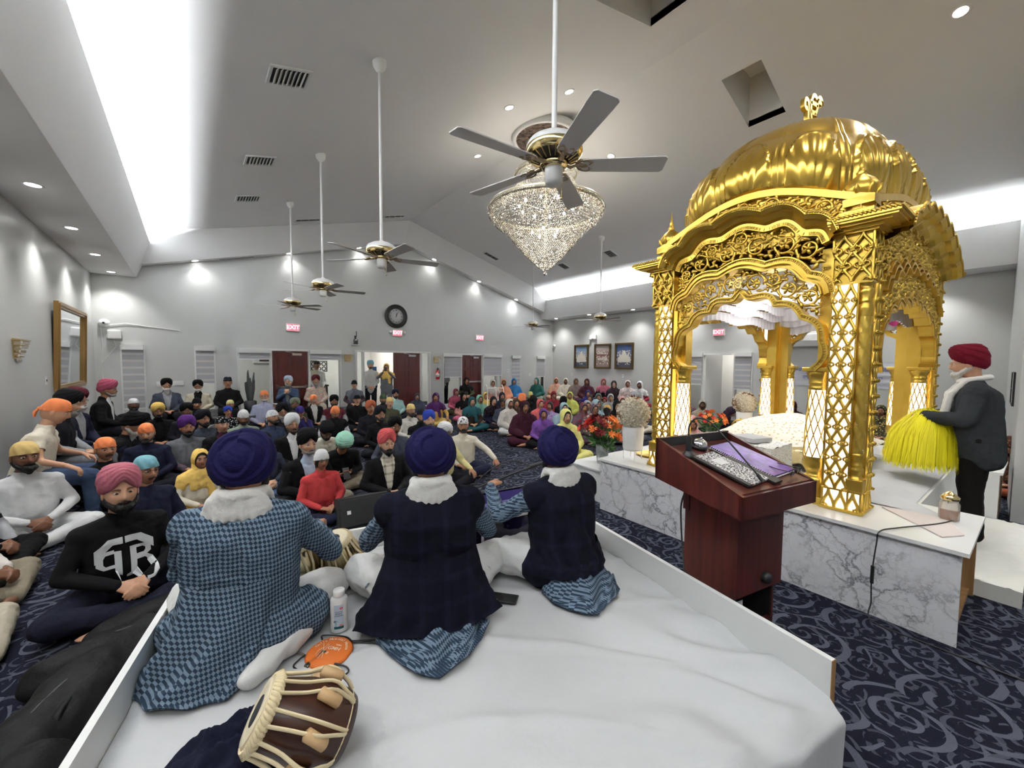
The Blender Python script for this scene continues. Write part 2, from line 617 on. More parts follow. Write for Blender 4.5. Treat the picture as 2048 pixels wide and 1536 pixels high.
# low white baseboards
structure(MB().bx((XL, YF, 0), (XL + .015, YB, .11)).build('baseboard_left', M_TRIM))
m = MB()
for a, b in ((XL, .9), (3.40, 3.79), (6.26, 6.72), (9.30, XR)): m.bx((a, YB - .015, 0), (b, YB, .11))
structure(m.build('baseboard_back', M_TRIM))
structure(MB().bx((XR - .015, -.2, 0), (XR, 4.2, .11)).bx((XR - .015, 6.36, 0), (XR, YB, .11)).build('baseboard_right', M_TRIM))

# lobby behind the entrance wall and a room behind the right wall
M_LOBBY = paint('lobby_paint', (0.74, 0.73, 0.70), 0.5)
m = MB().bx((XL - .15, YB + 3.6, 0), (XR + .15, YB + 3.7, 2.9)).bx((XL - .15, YB + .14, 2.75), (XR + .15, YB + 3.7, 2.85))
m.bx((XL - .2, YB + .14, 0), (XL - .1, YB + 3.6, 2.8)).bx((3.0, YB + 1.6, 0), (3.12, YB + 3.6, 2.8)).bx((5.5, YB + 1.3, 0), (5.62, YB + 3.6, 2.8)).bx((9.7, YB + 1.0, 0), (9.82, YB + 3.6, 2.8)).bx((XR + .05, YB + .14, 0), (XR + .15, YB + 3.6, 2.8))
structure(m.build('wall_lobby', M_LOBBY))
m = MB().bx((XR + 2.2, 3, 0), (XR + 2.3, 7.6, 2.8)).bx((XR + .14, 3, 2.75), (XR + 2.3, 7.6, 2.85)).bx((XR + .14, 2.9, 0), (XR + 2.3, 3.0, 2.8)).bx((XR + .14, 7.5, 0), (XR + 2.3, 7.6, 2.8))
structure(m.build('wall_side_room', M_LOBBY))
for x, y, p in ((0.3, YB + 1.8, 30), (4.4, YB + 1.8, 36), (7.8, YB + 1.6, 34), (11, YB + 1.4, 24), (XR + 1.2, 5.2, 26)):
    lamp('AREA', (x, y, 2.7), p, (1, .96, .9), (0, 0, 0), .6)

# ------------------------------------------------------------------ windows, doors
def frame_rect(m, a0, a1, z0, z1, w_, d0, d1, ax='x', bottom=True):
    """rectangular frame in the wall plane; ax says which way the wall runs"""
    def b(p, q, r_, s_):
        if ax == 'x': m.bx((p, d0, r_), (q, d1, s_))
        else: m.bx((d0, p, r_), (d1, q, s_))
    b(a0, a0 + w_, z0, z1); b(a1 - w_, a1, z0, z1); b(a0 + w_, a1 - w_, z1 - w_, z1)
    if bottom: b(a0 + w_, a1 - w_, z0, z0 + w_)
def m_zebra(name, open_):
    t = NT(name)
    v = t.coord('Object')
    sp = t.n('ShaderNodeSeparateXYZ')
    t.l(v, sp.inputs[0])
    x = t.math('GREATER_THAN', t.math('FRACT', t.math('MULTIPLY', sp.outputs[2], 6.6)), open_)
    t.set(col=t.mix(x, srgb(196, 195, 192), srgb(168, 168, 173)), rough=0.8)
    return t.m
M_ZEB = m_zebra('zebra_shade_fabric', 0.32)
M_SHADE = m_zebra('roller_shade_fabric', 0.06)
nwin = [0]
def window(a0, a1, z0, z1, wall='back', shade=None, shade_to=None, headrail=True):
    """glazed frame plus pleated shade; returns nothing"""
    nwin[0] += 1
    e = link('window_%d' % nwin[0], None)
    structure(e)
    P = YB if wall == 'back' else XR
    ax = 'x' if wall == 'back' else 'y'
    m = MB()
    frame_rect(m, a0, a1, z0, z1, .035, P - .012, P + .08, ax)
    m.build('window_frame', M_TRIM, e)
    m = MB()
    if ax == 'x': m.bx((a0 + .035, P + .04, z0 + .035), (a1 - .035, P + .046, z1 - .035))
    else: m.bx((P + .04, a0 + .035, z0 + .035), (P + .046, a1 - .035, z1 - .035))
    m.build('pane', M_GLASS, e)
    if shade:
        s = empty('window_blind', (0, 0, 0))
        q = MB()
        bb = (lambda p, r_, u, v_, d0, d1: q.bx((p, P - d1, u), (r_, P - d0, v_))) if ax == 'x' else (lambda p, r_, u, v_, d0, d1: q.bx((P - d1, p, u), (P - d0, r_, v_)))
        bb(a0 + .02, a1 - .02, z1 - .10, z1 + .015, .014, .085)
        o = q.build('headrail', M_TRIM, s)
        q = MB()
        bb(a0 + .03, a1 - .03, shade_to + .02, z1 - .10, .03, .036)
        q.build('shade_fabric', shade, s)
        q = MB()
        bb(a0 + .03, a1 - .03, shade_to, shade_to + .025, .024, .044)
        q.build('bottom_rail', M_TRIM, s)
        return s
def blind_tag(s, label):
    tag(s, label, 'blind', 'window shades')
blind_tag(window(-1.18, -.78, .5, 2.03, shade=M_ZEB, shade_to=.62), 'white banded zebra shade on the narrow window nearest the left corner')
blind_tag(window(.07, .47, .5, 2.04, shade=M_ZEB, shade_to=1.14), 'half lowered banded zebra shade just left of the leftmost dark door')
blind_tag(window(9.76, 10.24, .3, 1.97, shade=M_ZEB, shade_to=.42), 'banded zebra shade on the narrow window right of the rightmost entrance door')
blind_tag(window(11.10, 11.60, .3, 1.97, shade=M_SHADE, shade_to=1.12), 'plain grey shade on the narrow window by the right corner of the entrance wall')
ndoor = [0]
def door_leaf(a0, a1, z1, wall='back', bar=True, closer=True, ang=0, z0=0.0):
    """six panel dark wood door"""
    ndoor[0] += 1
    P = YB if wall == 'back' else XR
    e = link('door_%d' % ndoor[0], None)
    structure(e)
    e.location = (a0, P, 0) if wall == 'back' else (P, a0, 0)
    if wall != 'back': e.rotation_euler = (0, 0, R(90))
    if ang: e.rotation_euler = (0, 0, R(ang))
    W = a1 - a0
    m = MB()
    m.bx((0, .02, z0), (W, .06, z1))
    # raised panels
    for i in range(2):
        x0 = W * (.12 + .42 * i)
        x1 = x0 + W * .33
        for q0, q1 in ((.12, .75), (.86, 1.42), (1.50, z1 - .12)):
            frame_rect(m, x0, x1, q0, q1, .025, .008, .02)
            m.bx((x0 + .04, .010, q0 + .04), (x1 - .04, .02, q1 - .04))
    m.build('door_leaf', M_DOOR, e)
    if bar:
        m = MB().bx((W * .08, -.05, .98), (W * .97, -.01, 1.03)).bx((W * .08, -.05, .96), (W * .14, .01, 1.05)).bx((W * .90, -.05, .96), (W * .97, .01, 1.05))
        m.build('push_bar', M_STEEL, e)
    if closer:
        m = MB().bx((W * .55, -.04, z1 - .11), (W * .82, .01, z1 - .05)).tube([(W * .6, -.03, z1 - .05), (W * .35, -.06, z1 - .01), (W * .75, -.01, z1 + .01)], .007)
        m.build('door_closer', M_STEEL, e)
    return e
M_SIDEL = mat('door_frame_paint', (0.74, 0.75, 0.74), 0.4)
def entrance(k, x0, x1, d0, d1, ztop, sh_l, sh_r, leaf=None, ang=0, labs=()):
    """door between two sidelights, in one white frame"""
    m = MB()
    frame_rect(m, x0, x1, 0, ztop, .05, YB - .02, YB + .14, 'x', False)
    for x in (d0 - .05, d1): m.bx((x, YB - .02, 0), (x + .05, YB + .14, ztop - .05))
    for a, b in ((x0 + .05, d0 - .05), (d1 + .05, x1 - .05)):
        m.bx((a, YB + .02, 0), (b, YB + .08, .25))
    structure(m.build('trim_%d' % (20 + k), M_SIDEL))
    m = MB()
    for a, b in ((x0 + .05, d0 - .05), (d1 + .05, x1 - .05)):
        if b - a > .05: m.bx((a, YB + .05, .25), (b, YB + .056, ztop - .05))
    structure(m.build('window_%d' % (20 + k), M_GLASS))
    for i, (a, b, to) in enumerate(((x0 + .03, d0 - .03, sh_l), (d1 + .03, x1 - .03, sh_r))):
        if to is None: continue
        s = empty('window_blind', (0, 0, 0))
        MB().bx((a, YB - .10, ztop - .12), (b, YB - .022, ztop - .01)).build('headrail', M_TRIM, s)
        MB().bx((a + .02, YB - .05, to + .02), (b - .02, YB - .044, ztop - .12)).build('shade_fabric', M_SHADE, s)
        MB().bx((a + .02, YB - .058, to), (b - .02, YB - .036, to + .025)).build('bottom_rail', M_TRIM, s)
        blind_tag(s, labs[i])
entrance(1, .90, 3.40, 1.66, 2.52, 2.03, 1.74, 1.74, labs=('raised grey shade over the glass left of the leftmost dark door', 'raised grey shade over the glass right of the leftmost dark door'))
door_leaf(1.67, 2.51, 1.97)
entrance(2, 3.79, 6.26, 4.06, 5.90, 2.05, None, None)
door_leaf(4.98, 5.88, 1.99, bar=False)
entrance(3, 6.72, 9.30, 7.50, 8.38, 2.02, 1.17, 1.20, labs=('half lowered pale shade left of the rightmost dark entrance door', 'half lowered pale shade right of the rightmost dark entrance door'))
door_leaf(7.52, 8.36, 1.96)
# opening in the right wall, seen through the canopy
m = MB()
frame_rect(m, 4.20, 6.36, 0, 2.02, .05, XR - .02, XR + .14, 'y', False)
for y in (4.66, 5.56): m.bx((XR - .02, y, 0), (XR + .14, y + .05, 1.97))
structure(m.build('trim_24', M_SIDEL))
structure(MB().bx((XR + .05, 4.25, 0), (XR + .056, 4.66, 1.97)).bx((XR + .05, 5.61, 0), (XR + .056, 6.31, 1.97)).build('window_24', M_GLASS))
for a, b, to, lb in ((4.22, 4.68, .98, 'grey shade on the right wall right of the open doorway behind the canopy'), (5.58, 6.34, 1.06, 'banded shade on the right wall left of the open doorway behind the canopy')):
    s = empty('window_blind', (0, 0, 0))
    MB().bx((XR - .10, a, 1.92), (XR - .022, b, 2.03)).build('headrail', M_TRIM, s)
    MB().bx((XR - .05, a + .02, to + .02), (XR - .044, b - .02, 1.92)).build('shade_fabric', M_ZEB, s)
    MB().bx((XR - .058, a + .02, to), (XR - .036, b - .02, to + .025)).build('bottom_rail', M_TRIM, s)
    blind_tag(s, lb)
ndoor[0] += 1
o = MB().box((XR + .42, 5.50, 1.0), (.78, .04, 1.95), R(-20)).build('door_%d' % ndoor[0], M_SIDEL)
structure(o)

# ------------------------------------------------------------------ things on the walls
def text_mesh(txt, size, extrude=.002, align='CENTER', spacing=1.0, offset=0.0):
    cu = bpy.data.curves.new('txt', 'FONT')
    cu.body = txt
    cu.size = size
    cu.extrude = extrude
    cu.offset = offset
    cu.align_x = align
    cu.align_y = 'CENTER'
    cu.space_character = spacing
    cu.resolution_u = 3
    o = bpy.data.objects.new('txt', cu)
    COL.objects.link(o)
    dg = bpy.context.evaluated_depsgraph_get()
    dg.update()
    me = o.evaluated_get(dg).to_mesh()
    V = [v.co.copy() for v in me.vertices]
    F = [tuple(p.vertices) for p in me.polygons]
    o.evaluated_get(dg).to_mesh_clear()
    bpy.data.objects.remove(o)
    bpy.data.curves.remove(cu)
    return V, F
def M4(loc, rx=0, ry=0, rz=0, s=1):
    return Matrix.Translation(loc) @ Euler((rx, ry, rz)).to_matrix().to_4x4() @ Matrix.Scale(s, 4)
WB = lambda x, z, d=0.0: M4((x, YB - d, z), R(90), 0, 0)          # writing on the entrance wall
WR = lambda y, z, d=0.0: M4((XR - d, y, z), R(90), 0, R(-90))      # writing on the right wall

def exit_sign(name_m, wx, z, wall, label):
    e = empty('exit_sign', (wx, YB, z) if wall == 'back' else (XR, wx, z), 0 if wall == 'back' else R(-90), label, 'exit sign', 'lit exit signs')
    MB().box((0, -.03, 0), (.33, .06, .21), 0, .008).build('housing', M_TRIM, e)
    MB().box((0, -.063, 0), (.27, .006, .16)).build('sign_face', mat('exit_red_glow', (.6, .1, .12), .4, emit=(1.0, .07, .12), es=1.3), e)
    m = MB()
    m.M = M4((0, -.068, 0), R(90), 0, 0)
    V, F = text_mesh('EXIT', .15, .001, offset=.004)
    m.add(V, F)
    m.build('lettering', mat('exit_letters', (.8, .5, .5), .4, emit=(1.0, .42, .44), es=1.5), e)
    if 'flood' in label:
        for s in (-1, 1):
            MB().lathe([(.0, 0), (.04, 0), (.05, .05), (.05, .06), (0, .065)], (0, 0, 0), 12, axis='y').build('flood_lamp', M_TRIM, e).location = (s * .23, -.09, .01)
exit_sign(0, 2.16, 2.61, 'back', 'red EXIT sign above the leftmost dark door')
exit_sign(0, 5.09, 2.62, 'back', 'red EXIT sign with flood lamps under the round clock')
exit_sign(0, 8.24, 2.61, 'back', 'red EXIT sign above the rightmost entrance door')
exit_sign(0, 5.14, 2.64, 'right', 'red EXIT sign on the right wall seen through the golden arch')

# clock
e = empty('wall_clock', (5.06, YB, 3.14), 0, 'round black slatted wall clock with roman numerals', 'clock')
m = MB().lathe([(.235, -.02), (.235, -.05), (.26, -.055), (.28, -.03), (.28, -.02)], n=48, axis='y')
m.lathe([(.335, -.015), (.335, -.05), (.35, -.06), (.37, -.05), (.37, -.015)], n=48, axis='y')
for k in range(56):
    a = 2 * PI * k / 56
    m.M = Matrix.Rotation(a, 4, 'Y') @ Matrix.Translation((.307, -.035, 0))
    m.box((0, 0, 0), (.07, .012, .015))
m.M = None
m.build('rim', mat('clock_black', (.015, .014, .013), .4), e)
MB().lathe([(.0, -.03), (.24, -.03), (.24, -.01), (0, -.01)], n=48, axis='y').build('dial', mat('clock_dial', (.55, .55, .54), .5), e)
m = MB()
for k, s in enumerate(('XII', 'I', 'II', 'III', 'IIII', 'V', 'VI', 'VII', 'VIII', 'IX', 'X', 'XI')):
    V, F = text_mesh(s, .052, .001, offset=.001)
    m.M = Matrix.Rotation(2 * PI * k / 12, 4, 'Y') @ M4((0, -.034, .185), R(90), 0, 0)
    m.add(V, F)
m.M = None
m.build('numerals', M_BLACK, e)
for nm, a, L, wd in (('hour_hand', R(5), .10, .016), ('minute_hand', R(25), .15, .012)):
    m = MB()
    m.M = Matrix.Rotation(a, 4, 'Y')
    m.bx((-wd / 2, -.042, -.03), (wd / 2, -.038, L))
    m.build(nm, M_BLACK, e)

# beaded wall sconces
def sconce(loc, rz, label, s=1.0):
    e = empty('wall_sconce', loc, rz, label, 'wall lamp', 'gold wall sconces')
    m = MB()
    for k in range(4):
        w_ = (.125 - .02 * k) * s
        m.box((0, -.045 * (1 - .15 * k), (.11 - .055 * k) * s), (w_ * 2, .09 * (1 - .2 * k), .012))
    m.box((0, -.006, .03), (.2 * s, .012, .2 * s))
    m.build('back_plate', mat('sconce_gilt', (.62, .47, .22), .25, 1), e)
    m = MB()
    for k in range(5):
        n_ = 9 - k
        for i in range(n_):
            x = (i - (n_ - 1) / 2) * .027 * s
            m.ell((x, -.075 + .013 * k, (.085 - .045 * k) * s), (.010, .010, .019), 6, 4)
    m.build('crystals', mat('sconce_crystal', (.85, .80, .70), .12, .2, coat=1), e)
sconce((3.585, YB, 1.78), 0, 'small gold and crystal sconce left of the open double doorway')
sconce((6.48, YB, 1.76), 0, 'small gold and crystal sconce above the fire extinguisher')
sconce((XL, 7.2, 1.80), R(90), 'gold and crystal sconce alone on the left wall', 1.15)

# fire extinguisher
e = empty('fire_extinguisher', (6.49, YB - .08, 1.12), 0, 'red fire extinguisher hung on the wall right of the double doorway', 'fire extinguisher')
m = MB().lathe([(0, 0), (.055, .0), (.06, .015), (.06, .25), (.045, .29), (.02, .30), (.02, .33)], n=18)
m.build('tank', mat('extinguisher_red', (.45, .015, .02), .25, coat=.5), e)
m = MB().box((0, 0, .345), (.03, .09, .03)).box((0, -.03, .375), (.02, .10, .012)).box((0, -.03, .35), (.02, .08, .01))
m.tube([(.02, 0, .335), (.07, -.02, .32), (.075, -.02, .2), (.065, -.02, .06)], .009).lathe([(.01, .335), (.01, .36), (.012, .40)], n=8)
m.build('valve_and_hose', M_BLACK, e)
MB().lathe([(.0605, .09), (.0608, .09), (.0608, .2), (.0605, .2)], n=18).build('paper_label', mat('label_white', (.75, .75, .72), .5), e)

# security cameras, wiring, switches, emergency light
e = empty('security_camera', (XL + .17, YB, 2.49), 0, 'white dome camera high in the left corner', 'camera', 'security cameras')
MB().lathe([(0, -.09), (.05, -.08), (.08, -.04), (.09, 0)], n=20, axis='y').build('dome_housing', M_WHITE, e)
MB().lathe([(0, -.10), (.02, -.095), (.026, -.07)], n=14, axis='y').build('lens', M_BLACK, e)
e = empty('security_camera', (XR, 11.9, 2.43), R(-90), 'small white camera in the right corner of the hall', 'camera', 'security cameras')
MB().lathe([(0, -.10), (.05, -.08), (.06, -.03), (.06, 0)], n=16, axis='y').build('dome_housing', M_WHITE, e)
MB().lathe([(0, -.11), (.02, -.10), (.03, -.08)], n=12, axis='y').build('lens', M_BLACK, e)
e = empty('security_camera', (3.78, YB, 2.33), 0, 'black tilting camera on a white shelf bracket left of the clock', 'camera', 'security cameras')
m = MB().box((0, -.1, -.04), (.11, .11, .15), 0, .02).box((0, -.07, .08), (.05, .05, .12), 0, .01).tube([(.03, -.07, .1), (.04, -.06, .2), (.035, -.05, .27)], .012)
m.build('camera_body', M_BLACK, e)
MB().lathe([(0, -.165), (.03, -.165), (.035, -.15)], n=14, axis='y').build('lens', M_CHROME, e)
MB().box((0, -.08, -.125), (.2, .16, .015)).build('shelf_bracket', M_WHITE, e)
o = MB().box((XL + .32, YB - .04, 2.25), (.22, .08, .2), 0, .03).build('junction_box', M_WHITE)
tag(o, 'white junction box below the dome camera in the left corner', 'electrical box')
m = MB().tube([(XL + .25, YB - .02, 2.45), (XL + .5, YB - .02, 2.50), (XL + .8, YB - .012, 2.46), (XL + 1.4, YB - .012, 2.39)], .008)
m.tube([(XL + .12, YB - .012, 2.4), (XL + .13, YB - .012, 2.0), (XL + .1, YB - .012, 1.6), (XL + .12, YB - .012, 1.0)], .006)
m.tube([(XL + .3, YB - .02, 2.16), (XL + .34, YB - .02, 2.0), (XL + .22, YB - .02, 1.8), (XL + .12, YB - .02, 1.65)], .006)
tag(m.build('wall_cable', M_WHITE), 'thin white cables trailing along the wall from the corner camera', 'cable')
def plate(x, y, z, rz, n, label, dark=False):
    e = MB()
    e.M = M4((x, y, z), 0, 0, rz)
    w_ = .07 + .046 * (n - 1)
    e.mat(M_WHITE).box((0, -.004, 0), (w_, .008, .115), 0, .002)
    e.mat(M_BLACK if dark else M_TRIM)
    for i in range(n): e.box(((i - (n - 1) / 2) * .046, -.010, 0), (.014, .008, .03))
    e.M = None
    tag(e.build('switch_plate'), label, 'switch', 'wall plates')
plate(-.535, YB, 1.16, 0, 3, 'white triple switch plate left of the black turban on the bench')
plate(-.245, YB, 1.175, 0, 4, 'white four gang switch plate right of the black turban on the bench')
plate(9.60, YB, 1.40, 0, 1, 'small dark centred plate left of the banded shade', True)
plate(10.75, YB, 1.22, 0, 2, 'white double switch plate by the narrow corner window')
plate(XR, 10.9, 1.25, R(-90), 1, 'small dark centred plate below the leftmost framed picture', True)
plate(XR, 8.45, 1.25, R(-90), 1, 'small dark centred plate below the rightmost framed picture', True)
plate(XL, 8.34, 1.41, R(90), 1, 'small dark plate left of the gold framed mirror', True)
e = empty('emergency_light', (XR, 9.8, 2.72), R(-90), 'white two headed emergency light above the framed pictures', 'emergency light')
MB().box((0, -.04, 0), (.30, .08, .14), 0, .015).build('housing', M_WHITE, e)
for s in (-1, 1): MB().lathe([(0, -.10), (.045, -.09), (.04, 0)], (s * .11, -.03, -.08), 12, axis='y').build('lamp_head', M_WHITE, e)

# framed pictures on the right wall
def m_picture(name, seed, sky, ground, accent):
    t = NT(name)
    v = t.coord('Object')
    sp = t.n('ShaderNodeSeparateXYZ')
    t.l(v, sp.inputs[0])
    base = t.ramp(t.math('ADD', t.math('MULTIPLY', sp.outputs[2], 1.15), .5), [(0, ground), (.42, ground), (.55, accent), (.8, sky)])
    mp = t.n('ShaderNodeMapping')
    mp.inputs['Location'].default_value = (seed, 0, seed)
    t.l(v, mp.inputs[0])
    vo = t.n('ShaderNodeTexVoronoi', distance='CHEBYCHEV')
    vo.inputs['Scale'].default_value = 15
    t.l(mp.outputs[0], vo.inputs['Vector'])
    d = t.math('LESS_THAN', vo.outputs[0], .3)
    r_ = t.math('LESS_THAN', t.math('ABSOLUTE', t.math('ADD', sp.outputs[2], .05)), .26)
    t.set(col=t.mix(t.math('MULTIPLY', d, r_), base, srgb(205, 196, 180)), rough=.25)
    return t.m
def picture(yc, wd, zc, ht, label, mm, build):
    e = empty('framed_picture', (XR, yc, zc), R(-90), label, 'picture', 'framed pictures on the right wall')
    m = MB()
    frame_rect(m, -wd / 2, wd / 2, -ht / 2, ht / 2, .075, -.05, -.004)
    frame_rect(m, -wd / 2 + .02, wd / 2 - .02, -ht / 2 + .02, ht / 2 - .02, .03, -.065, -.05)
    m.build('picture_frame', mat('bronze_frame', (.16, .11, .05), .35, .7), e)
    MB().bx((-wd / 2 + .07, -.02, -ht / 2 + .07), (wd / 2 - .07, -.012, ht / 2 - .07)).build('picture_print', mm, e)
    m = MB()
    build(m, wd - .16, ht - .16)
    m.build('painted_building', mat('painted_pale_stone', srgb(206, 200, 188), .4), e)
def temple(m, w_, h_):
    y = -.024
    for k, (a, b, c, d) in enumerate(((-.42, .42, -.28, -.05), (-.32, .32, -.05, .05), (-.16, .16, .05, .13))):
        m.bx((a * w_, y - .002, c * h_), (b * w_, y, d * h_))
    for x, r_ in ((0, .1), (-.28, .05), (.28, .05)):
        m.ell((x * w_, y, (.17 if x == 0 else .08) * h_), (r_ * w_, .003, r_ * w_ * 1.1), 10, 6)
    for x in (-.38, -.25, -.12, .0, .12, .25, .38): m.bx((x * w_ - .008, y - .004, -.30 * h_), (x * w_ + .008, y - .002, -.12 * h_))
def group_(m, w_, h_):
    for i in range(7):
        x = (i - 3) * .12 * w_
        m.ell((x, -.024, .12 * h_ + .01 * (i % 2)), (.04 * w_, .003, .05 * h_), 8, 6)
        m.ell((x * .9, -.024, -.14 * h_), (.035 * w_, .003, .07 * h_), 8, 6)
picture(10.40, .74, 1.97, .94, 'leftmost framed picture, pale domed building on blue ground', m_picture('print_1', 1.3, srgb(120, 146, 176), srgb(72, 80, 96), srgb(150, 150, 150)), temple)
picture(9.36, .77, 1.97, .94, 'middle framed picture, faded pinkish portrait group in two rows', m_picture('print_2', 5.1, srgb(170, 160, 158), srgb(140, 122, 118), srgb(122, 76, 82)), group_)
picture(8.40, .79, 1.97, .95, 'rightmost framed picture, pale palace under dark blue sky', m_picture('print_3', 8.8, srgb(62, 84, 128), srgb(80, 82, 96), srgb(110, 120, 150)), temple)

# mirror on the left wall
e = empty('wall_mirror', (XL, 9.72, 1.90), R(90), 'tall gold framed mirror leaning out from the left wall', 'mirror')
e.rotation_euler = (R(2.2), 0, R(90))
m = MB()
frame_rect(m, -1.0, 1.0, -.67, .67, .09, -.07, -.02)
frame_rect(m, -.97, .97, -.64, .64, .03, -.085, -.07)
m.build('mirror_frame', mat('old_gold_frame', srgb(150, 118, 68), .35, .75), e)
MB().bx((-.93, -.04, -.60), (.93, -.03, .60)).build('mirror_glass', mat('mirror_silver', (.72, .76, .80), .03, 1), e)

# paper banner, notice, air conditioner on the right wall
e = empty('paper_banner', (XR, 2.30, 1.47), R(-90), 'white paper banner with blue lettering in two lines behind the canopy', 'banner')
m = MB().grid(lambda u, v: ((u - .5) * 1.9, -.008 - .006 * math.sin(v * 22) * math.sin(u * 5), (v - .5) * .60), 24, 20)
m.build('paper', mat('banner_paper', srgb(196, 198, 206), .7), e)
m = MB()
for s, z in (('ਵਹੁ ਪ੍ਰਗਟਿਓ ਮਰਦ ਅਗੰਮੜਾ ਵਰੀਆਮ ਇਕੇਲਾ', .12), ('ਵਾਹੁ ਵਾਹੁ ਗੋਬਿੰਦ ਸਿੰਘ ਆਪੇ ਗੁਰ ਚੇਲਾ', -.08)):
    V, F = text_mesh(s, .105, .001, offset=.0012)
    xs = [v.x for v in V] or [0, 1]
    k = 1.82 / max(.1, max(xs) - min(xs)) if z > 0 else 1.5 / max(.1, max(xs) - min(xs))
    m.M = M4((0, -.018, z), R(90), 0, 0) @ Matrix.Diagonal((k, 1, 1, 1))
    m.add(V, F)
m.M = None
m.build('lettering', mat('banner_ink', srgb(86, 92, 150), .6), e)
e = empty('air_conditioner', (XR, 3.05, 2.32), R(-90), 'white wall air conditioner behind the canopy', 'air conditioner')
MB().box((0, -.11, 0), (.85, .22, .32), 0, .03).build('casing', M_WHITE, e)
m = MB()
for k in range(6): m.box((0, -.222, -.02 - .018 * k), (.76, .01, .006))
m.build('outlet_slats', mat('grey_plastic', (.3, .3, .3), .5), e)
e = empty('framed_notice', (8.6, -.2, 1.40), R(180), 'small thin framed notice on the pale wall at the right edge', 'notice')
m = MB()
frame_rect(m, -.4, .4, -.22, .22, .012, -.02, 0)
m.build('notice_frame', M_BLACK, e)
MB().bx((-.39, -.008, -.21), (.39, -.002, .21)).lathe([(.08, 0), (.085, 0)], n=3).build('notice_paper', mat('notice_white', (.7, .7, .68), .5), e)

# lobby details seen through the glass
m = MB().bx((1.35, YB + 3.1, 1.55), (1.85, YB + 3.58, 1.95))
e = empty('wall_screen', (1.9, YB + 3.55, 1.80), 0, 'white framed dark screen on the lobby wall behind the left sidelight', 'screen')
MB().box((0, -.03, 0), (.62, .05, .34), 0, .02).build('screen_case', M_WHITE, e)
MB().box((.05, -.06, -.01), (.34, .006, .2)).build('screen_face', mat('screen_dark', (.09, .04, .05), .2), e)
o = MB().box((5.0, YB + 1.26, 1.42), (.14, .03, .24), 0, .005).build('wall_leaflet_holder', mat('leaflet_blue', (.05, .16, .42), .5))
o.location = (-.18, .0, 0)
tag(o, 'blue leaflet box on the lobby wall between the two standing people', 'box')
e = empty('ornamental_tree', (1.12, YB - .35, 0), 0, 'dark spiky ornament standing left of the leftmost dark door', 'ornament')
m = MB()
rr = random.Random(4)
for k in range(9):
    a = k * 2.4
    m.tube([(0, 0, .6), (.06 * math.cos(a), .05 * math.sin(a), 1.0), (.10 * math.cos(a), .05 * math.sin(a), 1.15 + .35 * rr.random())], [.05, .05, .012], 6)
m.build('stalks', mat('dark_ornament', (.03, .035, .035), .5), e)
MB().lathe([(0, .4), (.12, .42), (.14, .7), (.1, .72)], n=14).build('pot', mat('dark_pot', (.03, .03, .035), .5), e)
e = empty('side_table', (2.95, YB + 1.4, 0), 0, 'small white lobby table with tins behind the glass right of the left door', 'table')
MB().box((0, 0, .95), (.8, .4, .05)).box((-.35, 0, .47), (.05, .35, .93)).box((.35, 0, .47), (.05, .35, .93)).build('table_body', M_BLACK, e)
e = empty('ornament_screen', (3.12, YB + 1.45, 1.55), 0, 'black patterned lattice panel on the lobby wall', 'panel')
m = MB()
frame_rect(m, -.25, .25, -.17, .17, .025, -.03, 0)
for i in range(3):
    for j in range(2): m.lathe([(.045, -.02), (.07, -.02), (.07, 0), (.045, 0)], ((i - 1) * .15, 0, (j - .5) * .15), 10, axis='y')
m.build('lattice', M_BLACK, e)

# ------------------------------------------------------------------ ceiling fittings
def downlight(x, y, z, nx=0.0, ny=0.0, power=40, spot=True, label=''):
    e = empty('recessed_light', (x, y, z), 0, label, 'ceiling light', 'recessed ceiling lights')
    e.rotation_euler = (nx, ny, 0)
    MB().lathe([(.058, -.001), (.075, -.004), (.085, 0), (.085, .004), (.058, .004)], n=20).build('trim_ring', M_WHITE, e)
    MB().lathe([(0, -.002), (.06, -.002), (.06, .002)], n=18).build('lamp_disc', mat('downlight_glow', (1, 1, 1), .5, emit=(1, .99, .96), es=14), e)
    if spot:
        lamp('SPOT', (x, y, z - .03), power, (1, .985, .95), (nx, ny, 0), .05, angle=R(118), blend=.9)
DL = 46
ords = ['first', 'second', 'third', 'fourth', 'fifth', 'sixth', 'seventh', 'eighth', 'ninth', 'tenth']
ys = [11.61, 9.89, 8.14, 6.42, 4.7, 3.0, 1.2, -.6]
for i, y in enumerate(ys):
    if i < 4: lb = ords[i] + ' recessed light from the far corner along the left soffit'
    else: lb = 'recessed light of the left soffit beyond the picture edge'
    downlight(-1.22, y, SOF - .002, power=DL, label=lb)
for i, y in enumerate([11.38, 9.65, 7.77, 6.0, 4.2, 2.5, .8]):
    downlight(11.62, y, SOF - .002, power=DL, label=(ords[i] + ' recessed light from the far corner along the right soffit') if i < 3 else 'recessed light of the right soffit hidden behind the golden canopy')
bl = [(.15, 'leftmost recessed light of the sloping soffit over the entrance wall'), (2.09, 'recessed light behind the farthest left fan rod'), (3.90, 'recessed light just left of the gable peak'), (6.34, 'recessed light just right of the gable peak'), (8.13, 'recessed light two down the right slope of the gable soffit'), (9.88, 'lowest recessed light on the right slope of the gable soffit')]
for x, lb in bl:
    downlight(x, YB - .27 + .12, gz(x) - .004, 0, R(14.8) * (-1 if x < XM else 1), DL * .30, True, lb)
cl = [(3.92, 4.90, 'ceiling light left of the fan rod above the big fan'), (4.55, 4.24, 'ceiling light right of the nearest fan rod, highest of four'), (4.53, 6.66, 'ceiling light over the left blades of the nearest fan'), (6.39, 4.84, 'ceiling light over the right blades of the nearest fan')]
for x, y, lb in cl:
    downlight(x, y, ceil_z(x) - .004, 0, R(14.8) * (-1 if x < XM else 1), 80, True, lb)
